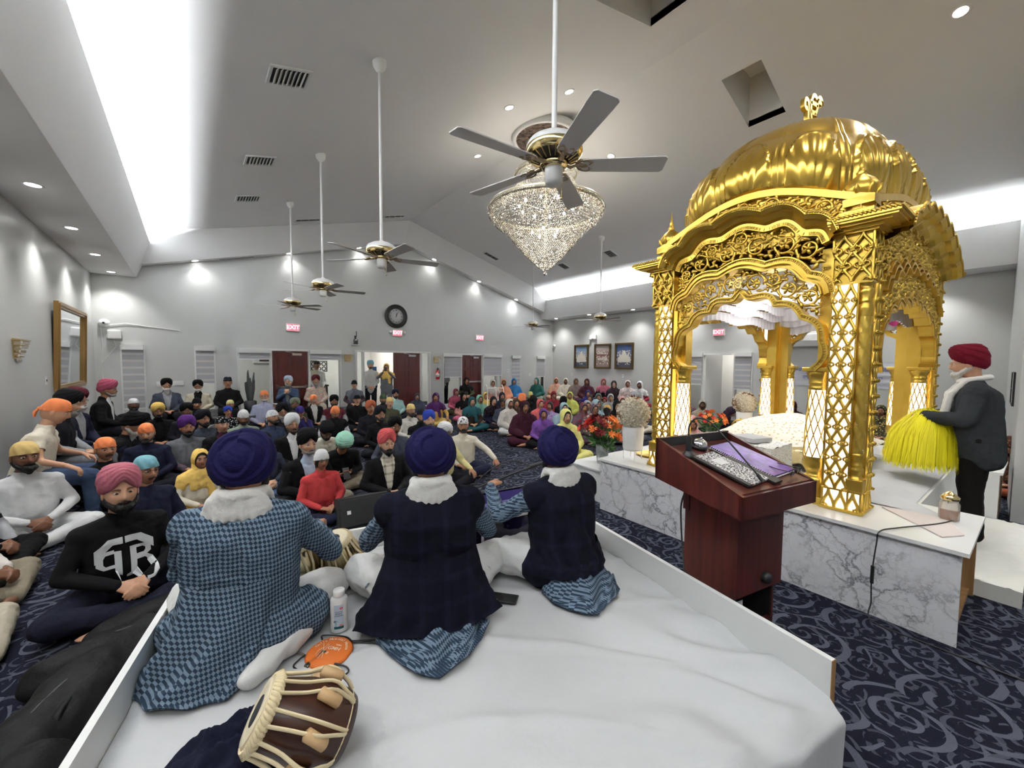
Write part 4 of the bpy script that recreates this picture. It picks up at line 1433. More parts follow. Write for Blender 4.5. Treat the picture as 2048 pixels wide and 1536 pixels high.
# sheet over the deck, hanging over the near edge
m = MB()
def shf(u, v):
    x = W0 + .027 + (W1 - W0 - .054) * u
    L = (U1 - U0 - .03) + .42
    d = v * L
    if d < .42:
        t_ = d / .42
        fold = .030 * math.sin(u * 46 + 2 * math.sin(u * 9)) * (1 - t_) + .02 * noise.noise(Vector((u * 14, 0, 2)))
        y = U0 - .035 + fold * .8 - .02
        z = .02 + (ZS - .02) * t_
        k = max(0, (t_ - .86) / .14)
        y += .05 * k * k
        z -= .012 * k
        return (x, y, z)
    y = U0 + .0 + (d - .42)
    y = min(y, U1 - .03)
    dist = d - .42
    rad = math.atan2(x - 1.3, y - .9)
    near = math.exp(-((x - 1.5) ** 2 + (y - .85) ** 2) / .35)
    w_ = .026 * near * math.sin(26 * (x * .75 + y * .55) + 4 * noise.noise(Vector((x * 2, y * 2, 0))))
    lines = .016 * math.exp(-((((x - 1.25) * .35 + (y - 1.5) * .9 - .12 * math.sin(x * 3)) % .42 - .2) / .03) ** 2)
    z = ZS + .006 + .015 * noise.noise(Vector((x * 2.1, y * 2.1, 0))) + .004 * noise.noise(Vector((x * 9, y * 5, 3))) + w_ + lines
    z += .003 * max(0, 1 - dist / .06)
    return (x, y, z)
m.grid(shf, 150, 150)
o = m.build('stage_sheet', M_SHEET)
o.matrix_world = SM
tag(o, 'wrinkled white sheet covering the musicians stage', 'sheet')

# ------------------------------------------------------------------ lectern
e = empty('lectern', stg(0, 0, 0), -A13, 'mahogany lectern with sloped desk between the stage and the dais', 'lectern')
LU0, LU1, LW0, LW1 = 1.13, 1.66, 1.76, 2.38
zl, zh = 1.08, 1.27
CU0, CU1, CW0, CW1 = 1.27, 1.60, 1.95, 2.35
m = MB()
slope = lambda y: zl + (zh - zl) * (y - LU0) / (LU1 - LU0)
# desk box sides
for a, b in ((LW0, LW0 + .02), (LW1 - .02, LW1)):
    m.prism([(LU0, .965), (LU1, 1.035), (LU1, zh), (LU0, zl)], lambda p, q, d: (d, p, q), a, b)
m.bx((LW0, LU0, .965), (LW1, LU0 + .02, zl)).bx((LW0, LU1 - .02, 1.035), (LW1, LU1, zh))
m.build('desk_sides', M_MAHOG, e)
m = MB()
V = []
for z_ in (-.055, -.035):
    for x, y in ((LW0 + .02, LU0 + .02), (LW1 - .02, LU0 + .02), (LW1 - .02, LU1 - .02), (LW0 + .02, LU1 - .02)):
        zz = slope(y) + z_ + .035 * (1 - (y - LU0) / (LU1 - LU0))
        V.append((x, y, zz - (.0 if y < 1.4 else .01)))
m.add(V, [(3, 2, 1, 0), (4, 5, 6, 7), (0, 1, 5, 4), (1, 2, 6, 5), (2, 3, 7, 6), (3, 0, 4, 7)])
m.build('desk_board', M_MAHOG, e)
MB().bx((LW0 + .02, LU1 - .026, zh - .055), (LW1 - .02, LU1 - .02, zh)).build('black_inner_back', M_BLACK, e)
m = MB().bx((CW0, CU0, .46), (CW1, CU1, .985))
m.bx((CW0 - .008, CU1 - .03, .84), (CW0, CU1 + .01, .99))
m.build('upper_column', M_MAHOG, e)
m = MB()
w0, w1, u0, u1 = CW0 + .015, CW1 - .03, CU0 + .02, CU1 - .02
m.bx((w0, u0, .0), (w0 + .02, u1, .47)).bx((w1 - .02, u0, .0), (w1, u1, .47)).bx((w0, u1 - .02, 0), (w1, u1, .47)).bx((w0, u0, .20), (w1, u0 + .02, .26))
m.build('lower_column', M_MAHOG, e)
m = MB().bx((w0 + .02, u1 - .03, .0), (w1 - .02, u1 - .02, .46)).bx((w0 + .02, u0 + .02, .20), (w1 - .02, u1 - .03, .215)).bx((w0 + .02, u0 + .01, 0), (w0 + .024, u1, .46)).bx((w1 - .024, u0 + .005, 0), (w1 - .02, u1, .46))
m.build('black_cavity', M_BLACK, e)
MB().box((w0 + .09, u0 + .045, .36), (.11, .003, .045), 0).build('white_sticker', M_WHITE, e)
MB().lathe([(.0, -.03), (.028, -.03), (.032, -.015), (.032, 0)], (CW0 + .24, CU0, .53), 8, axis='y').build('black_knob', M_BLACK, e)
# things on the lectern
def desk(x, y, h=0.0): return (x, y, slope(y) - .035 + .035 * (1 - (y - LU0) / (LU1 - LU0)) + h - .003)
tilt = math.atan2(zh - zl - .035 - .01, LU1 - LU0)
def on_desk(name, x, y, rz, h=.0):
    return Matrix.Rotation(-A13, 4, 'Z') @ Matrix.Translation(desk(x, y, h)) @ Matrix.Rotation(tilt, 4, 'X') @ Matrix.Rotation(rz, 4, 'Z')
t = NT('purple_foil')
v_ = t.coord('Object')
n_ = t.noise(v_, 26, 4)
t.set(col=t.ramp(n_, [(.35, srgb(52, 16, 104)), (.65, srgb(104, 56, 170))]), rough=.38, coat=.25)
e = empty('spiral_notebook', (0, 0, 0), 0, 'purple spiral bound notebook lying on the lectern', 'notebook')
e.matrix_world = on_desk('', 2.215, 1.40, R(6), .006)
MB().bx((-.115, -.19, .0), (.115, .17, .010)).build('cover', t.m, e)
MB().bx((-.117, -.195, -.004), (.118, .172, -.0005)).build('pages', mat('paper_edge', (.75, .75, .73), .7), e)
m = MB()
for k in range(30): m.lathe([(.009, -.002), (.0105, 0), (.009, .002)], (-.118, -.18 + .0117 * k, .003), 8, axis='y')
m.build('wire_spiral', M_STEEL, e)
t = NT('marbled_notebook')
v_ = t.coord('Object')
t.set(col=t.ramp(t.noise(v_, 120, 3), [(.47, (.02, .02, .02)), (.53, (.75, .75, .75))]), rough=.5)
e = empty('composition_notebook', (0, 0, 0), 0, 'black and white marbled composition book on the lectern', 'notebook')
e.matrix_world = on_desk('', 1.955, 1.335, R(7), .008)
MB().bx((-.075, -.155, .0), (.095, .155, .010)).build('cover', t.m, e)
MB().bx((-.105, -.155, .0), (-.075, .155, .011)).build('black_spine', M_BLACK, e)
MB().bx((-.03, .03, .010), (.05, .09, .0115)).build('title_label', mat('paper_edge', (.75, .75, .73), .7), e)
e = empty('black_folder', (0, 0, 0), 0, 'black ring folder between the two notebooks on the lectern', 'folder')
e.matrix_world = on_desk('', 2.085, 1.31, R(6), .004)
MB().bx((-.04, -.15, 0), (.035, .13, .012)).build('folder_cover', M_BLACK, e)
e = empty('desk_bell', (0, 0, 0), 0, 'round silver desk bell at the top of the lectern', 'bell')
e.matrix_world = on_desk('', 2.02, 1.575, 0, .0)
MB().lathe([(.045, 0), (.047, .012), (.04, .016)], n=24).build('bell_base', M_BLACK, e)
MB().lathe([(.043, .018), (.042, .028), (.030, .045), (.012, .052), (0, .053)], n=24).lathe([(.006, .05), (.006, .062), (0, .066)], n=10).build('bell_dome', M_CHROME, e)
e = empty('spectacles', (0, 0, 0), 0, 'folded black spectacles at the low edge of the lectern', 'spectacles')
e.matrix_world = on_desk('', 2.285, 1.19, R(8), .016)
m = MB()
for s in (-1, 1): m.tube([(s * .032 + .024 * math.cos(a), 0, .02 + .017 * math.sin(a)) for a in [2 * PI * k / 14 for k in range(14)]], .003, 5, closed=True)
m.tube([(-.008, 0, .022), (0, 0, .027), (.008, 0, .022)], .002, 5).tube([(-.056, 0, .025), (-.058, .06, .012), (-.05, .11, .004)], .0025, 5).tube([(.056, 0, .025), (.058, .06, .012), (.05, .11, .004)], .0025, 5)
m.build('spectacle_frame', M_BLACK, e)
e = empty('gooseneck_microphone', (0, 0, 0), 0, 'black gooseneck microphone bent over the lectern', 'microphone')
e.matrix_world = SM @ Matrix.Translation(desk(1.84, 1.50, .002))
MB().lathe([(.035, 0), (.035, .01), (.022, .02), (.018, .03)], n=18).lathe([(.016, .03), (.016, .10), (.011, .115)], n=12).build('mic_base', M_BLACK, e)
m = MB().tube(smooth_path([(0, 0, .10), (.0, .0, .17), (.02, -.03, .215), (.05, -.09, .20), (.09, -.18, .10), (.13, -.27, -.01), (.15, -.315, -.065)], 8), .0045, 8)
m.build('flexible_neck', M_BLACK, e)
MB().tube([(.142, -.295, -.04), (.152, -.318, -.072)], [.008, .011], 8).build('mic_capsule', M_BLACK, e)
m = MB().tube(smooth_path([stg(1.45, 1.755, 1.0), stg(1.46, 1.745, .9), stg(1.44, 1.76, .6), stg(1.40, 1.79, .3), stg(1.5, 1.83, .02), stg(1.7, 1.85, .01)], 6), .005, 6)
tag(m.build('microphone_cable', M_BLACK), 'black cable hanging from the lectern desk to the floor', 'cable')
o = MB().bx((1.785, 1.62, 0), (1.84, 2.2, .04)).build('metal_bar', M_CHROME)
o.matrix_world = SM
tag(o, 'shiny metal stand bar lying on the carpet beside the stage', 'bar')
# ------------------------------------------------------------------ golden canopy
HX, HY = 1.50, .885
CAN = empty('golden_canopy', (0, 0, 0), 0, 'carved golden canopy with ribbed dome and lit lattice pillars on the dais', 'canopy')
CM = DM @ Matrix.Translation((1.70, 1.395, .602))
CAN.matrix_world = CM

def foil(cusps, bulge=.24, ogee=False, n=9):
    """scalloped curve through cusp points, right side then mirrored to the left"""
    pts = []
    for k in range(len(cusps) - 1):
        p, q = Vector(cusps[k]), Vector(cusps[k + 1])
        d = q - p
        nrm = Vector((d.y, -d.x))
        if nrm.dot(Vector((1, 1))) < 0: nrm = -nrm
        last = ogee and k == len(cusps) - 2
        for i in range(n):
            t = i / n
            b = bulge * math.sin(PI * t) if not last else .13 * math.sin(2 * PI * t) * (1 if t < .5 else .9) + .03 * math.sin(PI * t)
            pts.append(p + d * t + nrm * b)
    pts.append(Vector(cusps[-1]))
    left = [Vector((-p.x, p.y)) for p in reversed(pts)]
    if abs(pts[-1].x) < 1e-6: return pts + left[1:]
    # central foil
    p, q = pts[-1], left[0]
    mid = []
    for i in range(1, 2 * n):
        t = i / (2 * n)
        mid.append(p.lerp(q, t) + Vector((0, 1)) * (p - q).length * bulge * .8 * math.sin(PI * t))
    return pts + mid + left

def offset(c, d):
    out = []
    n = len(c)
    for i in range(n):
        t = c[min(i + 1, n - 1)] - c[max(i - 1, 0)]
        nn = Vector((t.y, -t.x)).normalized()
        out.append(c[i] + nn * d)
    return out
def resample(c, n):
    L = [0]
    for i in range(1, len(c)): L.append(L[-1] + (c[i] - c[i - 1]).length)
    out = []
    j = 0
    for k in range(n):
        s = L[-1] * k / (n - 1)
        while j < len(L) - 2 and L[j + 1] < s: j += 1
        t = (s - L[j]) / max(1e-9, L[j + 1] - L[j])
        out.append(c[j].lerp(c[j + 1], min(1, t)))
    return out
def inside(poly, x, y):
    r = False
    n = len(poly)
    j = n - 1
    for i in range(n):
        xi, yi = poly[i]; xj, yj = poly[j]
        if (yi > y) != (yj > y) and x < (xj - xi) * (y - yi) / (yj - yi) + xi: r = not r
        j = i
    return r
def pack(poly, rmin, rmax, step=.012, seed=1):
    """greedy circles inside an outline"""
    P = np.array(poly)
    A, B = P, np.roll(P, -1, 0)
    xs = np.arange(P[:, 0].min(), P[:, 0].max(), step)
    ys = np.arange(P[:, 1].min(), P[:, 1].max(), step)
    G = np.array([(x, y) for x in xs for y in ys if inside(poly, x, y)])
    if not len(G): return []
    AB = B - A
    t = np.clip(((G[:, None, :] - A) * AB).sum(2) / np.maximum((AB ** 2).sum(1), 1e-12), 0, 1)
    D = np.sqrt((((A + t[..., None] * AB) - G[:, None, :]) ** 2).sum(2)).min(1)
    out = []
    while True:
        i = int(np.argmax(np.minimum(D, rmax) + 1e-4 * (np.sin(G[:, 0] * 50 + seed))))
        r = min(D[i], rmax)
        if r < rmin: break
        out.append((G[i, 0], G[i, 1], r))
        D = np.minimum(D, np.sqrt(((G - G[i]) ** 2).sum(1)) - r)
    return out
def scrolls(m, poly, fn, rmin=.028, rmax=.095, seed=3):
    """carved scrollwork: spirals with flowers, leaves in the gaps; fn(a, b, d) -> 3-D, d towards the viewer"""
    rr = random.Random(seed)
    for (x, y, r) in pack(poly, rmin, rmax):
        a0 = rr.random() * 2 * PI
        sg = 1 if x > 0 else -1
        if r > .055:
            pts, rad = [], []
            for k in range(22):
                t = k / 21
                a = a0 + sg * t * 2.3 * PI
                q = r * (1 - .60 * t)
                pts.append(fn(x + q * math.cos(a), y + q * math.sin(a), .012 + .010 * t))
                rad.append(.0125 * (1 - .40 * t))
            m.tube(pts, rad, 6)
            for k in range(6):       # leaves springing off the outer turn
                a = a0 + k * 1.05
                p = Vector((x + r * .80 * math.cos(a), y + r * .80 * math.sin(a)))
                q = Vector((x + r * 1.22 * math.cos(a + .55 * sg), y + r * 1.22 * math.sin(a + .55 * sg)))
                m.tube([fn(p.x, p.y, .010), fn((p.x + q.x) / 2, (p.y + q.y) / 2, .024), fn(q.x, q.y, .012)], [.008, .015, .004], 6)
            fr = r * .34
            for k in range(5):
                a = 2 * PI * k / 5 + a0
                c = Vector(fn(x + fr * math.cos(a), y + fr * math.sin(a), .028))
                m.tube([fn(x, y, .02), c, fn(x + 1.6 * fr * math.cos(a), y + 1.6 * fr * math.sin(a), .018)], [fr * .25, fr * .52, fr * .25], 6)
            m.ell(fn(x, y, .034), (fr * .32,) * 3, 8, 6)
        else:
            for k in range(3):
                a = a0 + k * 2 * PI / 3
                m.tube([fn(x, y, .008), fn(x + r * .6 * math.cos(a), y + r * .6 * math.sin(a), .022), fn(x + r * 1.1 * math.cos(a + .5), y + r * 1.1 * math.sin(a + .5), .008)], [r * .30, r * .42, r * .12], 5)

def lattice(m, fn, w_, h_, P=.118):
    """quatrefoil tracery in a w_ x h_ field"""
    nx = max(1, round(w_ / (P * .75)))
    cw = w_ / nx
    nz = max(1, round(h_ / (P * 1.0)))
    ch = h_ / nz
    for i in range(nx + 1):
        for s in (-1, 1):
            pts = []
            for k in range(nz * 8 + 1):
                z = h_ * k / (nz * 8)
                x = i * cw + s * cw * .5 * (.5 - .5 * math.cos(PI * z / ch))
                if -1e-6 <= x <= w_ + 1e-6: pts.append(fn(min(max(x, 0), w_), z, .004))
                else:
                    pts.append(None)
            run = []
            for p in pts + [None]:
                if p is None:
                    if len(run) > 2: m.tube(run, .0115, 6)
                    run = []
                else: run.append(p)
    for k in range(nz + 1):
        for i in range(2 * nx + 1):
            if (i + k) % 2: continue
            x, z = i * cw / 2, k * ch
            full = 0 < i < 2 * nx and 0 < k < nz
            if 0 < i < 2 * nx and (k == 0 or k == nz): continue
            R_ = min(cw, ch) * .36
            for s in range(4):
                a = PI / 2 * s
                cx, cz = x + R_ * .62 * math.cos(a), z + R_ * .62 * math.sin(a)
                arc = []
                for q in range(7):
                    b = a + (q / 6 - .5) * 1.45 * PI
                    px, pz = cx + R_ * .52 * math.cos(b), cz + R_ * .52 * math.sin(b)
                    if 0 <= px <= w_ and 0 <= pz <= h_: arc.append(fn(px, pz, .004))
                if len(arc) > 2: m.tube(arc, .0078, 5)
                tx, tz = x + R_ * .5 * math.cos(a + PI / 4), z + R_ * .5 * math.sin(a + PI / 4)
                if -.001 <= tx <= w_ + .001 and 0 <= tz <= h_:
                    m.tube([fn(x, z, .006), fn((x + tx) / 2, (z + tz) / 2, .018), fn(tx, tz, .006)], [.006, .018, .004], 5)
            if -.001 <= x <= w_ + .001: m.ell(fn(x, z, .015), (.009, .009, .009), 6, 4)

PW = .24        # pillar width
def pillar_parts():
    """corner pillar, outer corner at (0,0), body towards +x and +y"""
    H = 2.06
    parts = {}
    m = MB()      # frame: inner core and corner posts
    m.bx((.03, .03, 0), (PW - .03, PW - .03, 1.70)) if False else None
    m.bx((-.015, -.015, 0), (PW + .01, PW + .01, .022), .004)
    core = .085
    m.bx((core, core, .02), (PW, PW, H))
    m.bx((.018, .018, 1.70), (PW, PW, H)).bx((.018, .018, .02), (PW, PW, .155))
    for (a, b) in ((core - .012, .0), (PW - .012, .0)):
        m.bx((a, b, .022), (a + .012, b + .02 + (.066 if a < .1 else 0), 1.70)).bx((b, a, .022), (b + .02 + (.066 if a < .1 else 0), a + .012, 1.70))
    m.bx((0, 0, 1.69), (PW, PW, 1.705)).bx((0, 0, .150), (PW, PW, .163)).bx((0, PW - .012, .02), (.02, PW, H)).bx((PW - .012, 0, .02), (PW, .02, H)).bx((0, 0, .02), (.012, .012, .15)).bx((0, 0, 1.70), (.012, .012, H))
    # plain inner wing running back, behind the lamp columns
    m.bx((PW, .10, 0), (PW + .09, PW - .02, 2.0)).bx((.10, PW, 0), (PW - .02, PW + .09, 2.0))
    parts['pillar_frame'] = (m, M_GOLD)
    m = MB()      # lit acrylic behind the tracery
    m.bx((core + .0, .016, .022), (PW - .012, .018, 1.69)).bx((.016, core, .022), (.018, PW - .012, 1.69))
    m.bx((.012, .016, .022), (core, .018, .150)).bx((.016, .012, .022), (.018, core, .150))
    parts['lit_panel'] = (m, M_GLOW)
    m = MB()
    fx = lambda a, b, d: (core + a, .004 - d, .160 + b)
    fy = lambda a, b, d: (.004 - d, core + a, .160 + b)
    lattice(m, fx, PW - .012 - core, 1.53)
    lattice(m, fy, PW - .012 - core, 1.53)
    fx = lambda a, b, d: (.012 + a, .004 - d, b)
    fy = lambda a, b, d: (.004 - d, .012 + a, b)
    for f in (fx, fy):
        lattice(m, lambda a, b, d: f(a, b + .022, d), PW - .024, .128, .11)
        lattice(m, lambda a, b, d: f(a, b + 1.71, d), PW - .024, .34, .118)
    parts['tracery'] = (m, M_GOLD)
    m = MB()      # twisted corner column
    c = (.046, .046, 0)
    m.box((.046, .046, .21), (.10, .10, .095), 0, .008)
    m.lathe([(x_ * 1.02, z_) for x_, z_ in [(.044, .255), (.034, .27), (.030, .285), (.040, .31), (.042, .33), (.033, .345), (.036, .355), (.036, .365), (.030, .38), (.040, .43), (.041, .44), (.034, .45)]], c, 20, wob=lambda a, z: .06 * math.cos(8 * a) if .29 < z < .34 or .38 < z < .44 else 0)
    m.lathe([(.037, .45 + 1.0 * k / 90) for k in range(91)], c, 40, wob=lambda a, z: .16 * abs(math.cos(2 * (a + z * 11))) ** .6 + .05 * math.cos(10 * (a + z * 4)) * math.cos(z * 90))
    m.lathe([(x_ * 1.02, z_) for x_, z_ in [(.033, 1.45), (.036, 1.46), (.034, 1.47), (.042, 1.50), (.041, 1.53), (.030, 1.545), (.037, 1.555), (.037, 1.565), (.030, 1.58), (.042, 1.62), (.044, 1.645), (.034, 1.655), (.036, 1.67), (.046, 1.69)]], c, 20, wob=lambda a, z: .06 * math.cos(8 * a) if 1.48 < z < 1.54 or 1.58 < z < 1.65 else 0)
    parts['twisted_column'] = (m, M_GOLD)
    m = MB()
    rr = random.Random(2)
    for k in range(26):
        a = k * 1.3
        z = .48 + .037 * k
        m.ell((.042 + .053 * math.cos(-2.4 + .9 * math.sin(k * 2.1)), .042 + .053 * math.sin(-2.4 + .9 * math.sin(k * 2.1)), z), (.0035,) * 3, 5, 4)
    parts['rhinestones'] = (m, mat('rhinestone', (.8, .75, .85), .1, .2, 1))
    for nm, (cx, cy) in (('lamp_column', (PW + .072, .105)), ('lamp_column', (.105, PW + .072))):
        m = MB()
        c = (cx, cy, 0)
        m.mat(M_GOLD)
        m.box((cx, cy, .03), (.17, .17, .06), 0, .006)
        m.lathe([(.085, .06), (.092, .08), (.06, .12), (.085, .16), (.092, .19), (.07, .215), (.055, .23), (.07, .26), (.082, .29), (.084, .33), (.080, .345), (.085, .355), (.085, .37)], c, 24, wob=lambda a, z: .07 * math.cos(10 * a) if .07 < z < .2 or .26 < z < .34 else 0)
        # diamond net
        for k in range(10):
            for s in (-1, 1):
                pts = []
                for q in range(17):
                    t = q / 16
                    a = 2 * PI * k / 10 + s * t * 1.9
                    r = .083 - .018 * t
                    pts.append((cx + r * math.cos(a), cy + r * math.sin(a), .37 + .53 * t))
                m.tube(pts, .0042, 4, False)
        m.lathe([(.066, .90), (.07, .91), (.066, .925), (.062, .94), (.068, .95), (.068, .96), (.060, .975), (.075, 1.01), (.082, 1.035), (.078, 1.045)], c, 24, wob=lambda a, z: .06 * math.cos(10 * a) if .97 < z < 1.04 else 0)
        m.box((cx, cy, 1.062), (.185, .185, .034), 0, .006)
        m.mat(M_GLOW)
        m.lathe([(.074, .365), (.056, .905)], c, 20)
        parts.setdefault('lamp_column_%d' % len(parts), (m, None))
    return parts
PP = pillar_parts()
pm = {}
for sx in (-1, 1):
    for sy in (-1, 1):
        p = empty('corner_pillar', (sx * HX, sy * HY, 0))
        p.parent = CAN
        p.scale = (-sx, -sy, 1)
        for k, (m, mm) in PP.items():
            nm = 'lamp_column' if k.startswith('lamp_column') else k
            if k not in pm:
                o = m.build(nm, mm, p)
                pm[k] = o.data
            else: link(nm, pm[k], p)
for q in CAN.children_recursive:
    if q.name.startswith('rhinestones'): q['kind'] = 'stuff'

def face(nm, Lh, fn, seed, detail=True):
    """one side of the canopy between the pillars; fn(s, z, d): s along, d outward"""
    k = (Lh - PW - .09) / .555
    a = link(nm, None, CAN)
    C1 = foil([(.535 * k, 1.08), (.575 * k, 1.28), (.45 * k, 1.46), (.26 * k, 1.575), (0, 1.72)] if k < 1.5 else [(.535 * k, 1.08), (.56 * k, 1.27), (.49 * k, 1.42), (.37 * k, 1.52), (.24 * k, 1.575), (.11 * k, 1.60), (0, 1.72)], .22, True)
    C2 = foil([((Lh - PW) * 1.0, 1.64), ((Lh - PW) * .78, 1.80), ((Lh - PW) * .30, 1.93)] if k < 1.5 else [((Lh - PW), 1.66), ((Lh - PW) * .85, 1.78), ((Lh - PW) * .62, 1.87), ((Lh - PW) * .38, 1.92), ((Lh - PW) * .13, 1.95)], .20)
    C3 = foil([((Lh - PW + .03), 2.05), ((Lh - PW) * .76, 2.20), ((Lh - PW) * .30, 2.31)] if k < 1.5 else [((Lh - PW + .03), 2.05), ((Lh - PW) * .84, 2.17), ((Lh - PW) * .62, 2.25), ((Lh - PW) * .38, 2.30), ((Lh - PW) * .13, 2.33)], .20)
    C1, C2, C3 = resample(C1, 121), resample(C2, 121), resample(C3, 121)
    m = MB()
    w1 = offset(C1, .05)
    T = lambda c: [(p.x, p.y) for p in c]
    m.ribbon(T(C1), T(w1), fn, -.11, .0)
    m.ribbon(T(offset(C1, .006)), T(offset(C1, .018)), fn, .0, .014)
    m.ribbon(T(offset(C1, .038)), T(offset(C1, .05)), fn, .0, .016)
    for i in range(1, 120):
        p, q = offset(C1, .019)[i], offset(C1, .037)[i]
        m.tube([fn(p.x, p.y, .002), fn(q.x, q.y, .002)], .0042, 4, False)
    m.build('arch_band', M_GOLD, a)
    m = MB()
    m.ribbon(T(offset(C2, -.055)), T(offset(C2, .035)), fn, -.10, .0)
    m.ribbon(T(offset(C2, -.055)), T(offset(C2, -.043)), fn, .0, .05)
    m.ribbon(T(offset(C2, -.02)), T(offset(C2, .0)), fn, .0, .035)
    m.ribbon(T(offset(C2, .025)), T(offset(C2, .035)), fn, .0, .02)
    for i in range(1, 120):
        p, q = offset(C2, .003)[i], offset(C2, .024)[i]
        m.tube([fn(p.x, p.y, .002), fn(q.x, q.y, .002)], .0042, 4, False)
    m.build('middle_band', M_GOLD, a)
    # scalloped eave with rope edge, standing out from the wall
    m = MB()
    E0, E1, E2 = offset(C3, -.10), offset(C3, -.02), C3
    m.ribbon(T(offset(C3, -.10)), T(offset(C3, -.05)), fn, -.08, .015)
    for i in range(1, 120):
        p, q = offset(C3, -.095)[i], offset(C3, -.072)[i]
        m.tube([fn(p.x, p.y, .017), fn(q.x, q.y, .017)], .0042, 4, False)
    n = len(C3)
    V, F = [], []
    P0, P1, P2, P3 = offset(C3, -.05), offset(C3, -.035), offset(C3, .0), offset(C3, .03)
    secs = [(P0, .01), (P1, .05), (P2, .09), (P2, .13), (P3, .16), (offset(C3, .045), .16), (offset(C3, .045), -.06), (P0, -.06)]
    for i in range(n):
        for c, d in secs: V.append(fn(c[i].x, c[i].y, d))
    K = len(secs)
    for i in range(n - 1):
        for j in range(K):
            j2 = (j + 1) % K
            F.append((i * K + j, i * K + j2, (i + 1) * K + j2, (i + 1) * K + j))
    m.add(V, F, False)
    rope = resample(offset(C3, .045), 200)
    for i in range(0, 199, 2):
        p, q = rope[i], rope[min(i + 3, 199)]
        m.tube([fn(p.x, p.y - .008, .165), fn(q.x, q.y + .010, .165)], .0085, 5)
    m.build('scalloped_eave', M_GOLD, a)
    # tracery fields
    m = MB()
    lo = [(p.x, p.y) for p in offset(C1, .052)]
    hi = [(p.x, p.y) for p in offset(C2, -.057)]
    Wd = Lh - PW
    poly = [(Wd, 1.10)] + [(min(x, Wd), y) for x, y in lo] + [(-Wd, 1.10)] + [(max(-Wd, min(Wd, x)), y) for x, y in reversed(hi)]
    scrolls(m, poly, lambda s, z, d: fn(s, z, d - .02), .013, .085, seed)
    lo2 = [(p.x, p.y) for p in offset(C2, .037)]
    hi2 = [(p.x, p.y) for p in offset(C3, -.102)]
    poly = [(max(-Wd, min(Wd, x)), y) for x, y in lo2] + [(max(-Wd, min(Wd, x)), y) for x, y in reversed(hi2)]
    scrolls(m, poly, lambda s, z, d: fn(s, z, d - .02), .013, .085, seed + 1)
    m.build('carved_scrolls', M_GOLD, a)
    # frieze and plain strip that carries the dome
    m = MB()
    lo3 = resample(offset(C3, .045), 41)
    top = [Vector((x * (Lh - .02), 2.26 + .27 * math.cos(x * PI / 2) ** 1.2)) for x in [1 - 2 * i / 40 for i in range(41)]]
    poly = [(p.x, p.y) for p in lo3] + [(p.x, p.y) for p in reversed([q for q in top if abs(q.x) <= Lh - PW + .05])]
    scrolls(m, poly, lambda s, z, d: fn(s, z, d - .05), .022, .075, seed + 2)
    m.ribbon([(p.x, p.y) for p in top], [(p.x, p.y + .055) for p in top], fn, -.20, -.02)
    m.prism([(Lh - .05, 2.10)] + [(p.x, p.y + .01) for p in top] + [(-Lh + .05, 2.10)], fn, -.10, -.09)
    m.build('dome_frieze', M_GOLD, a)
face('front_arch', HY, lambda s, z, d: (-HX - d, s, z), 3)
face('back_arch', HY, lambda s, z, d: (HX + d, -s, z), 5)
face('right_arch', HX, lambda s, z, d: (s, -HY - d, z), 8)
face('left_arch', HX, lambda s, z, d: (-s, HY + d, z), 11)

# cornices over the pillars with kalash finials
for sx in (-1, 1):
    for sy in (-1, 1):
        c = link('corner_finial', None, CAN)
        c.location = (sx * (HX - PW / 2), sy * (HY - PW / 2), 0)
        c.scale = (-sx, -sy, 1)
        m = MB()
        h = PW / 2
        for (o_, z0, z1) in ((.02, 2.05, 2.065), (.05, 2.065, 2.085), (.10, 2.085, 2.10), (.135, 2.10, 2.115), (.15, 2.115, 2.135)):
            m.bx((-h - o_, -h - o_, z0), (h, h, z1))
        n = 16
        for i in range(n):
            s0 = -h - .15 + (2 * h + .15) * i / n
            m.tube([(s0, -h - .155, 2.132), (s0 + .026, -h - .155, 2.150)], .0085, 5).tube([(-h - .155, s0, 2.132), (-h - .155, s0 + .026, 2.150)], .0085, 5)
        m.build('cornice', M_GOLD, c)
        m = MB().box((0, 0, 2.18), (.20, .20, .10), 0, .004)
        m.lathe([(.085, 2.23), (.09, 2.245), (.075, 2.26), (.085, 2.275), (.09, 2.29), (.07, 2.305), (.06, 2.315)], n=28)
        m.lathe([(.055, 2.31), (.085, 2.335), (.104, 2.375), (.10, 2.42), (.07, 2.46), (.035, 2.49), (.028, 2.505), (.036, 2.515), (.024, 2.53), (.016, 2.56), (.02, 2.57), (.010, 2.59), (.0, 2.70)], n=40, wob=lambda a, z: (.045 * abs(math.cos(4 * a)) - .02) if z < 2.49 else 0)
        for k in range(8):
            a = 2 * PI * k / 8
            ca, sa = math.cos(a), math.sin(a)
            m.tube([(.07 * ca, .07 * sa, 2.325), (.108 * ca, .108 * sa, 2.37), (.118 * ca, .118 * sa, 2.405)], [.012, .02, .006], 6)
        m.build('kalash', M_GOLD, c)

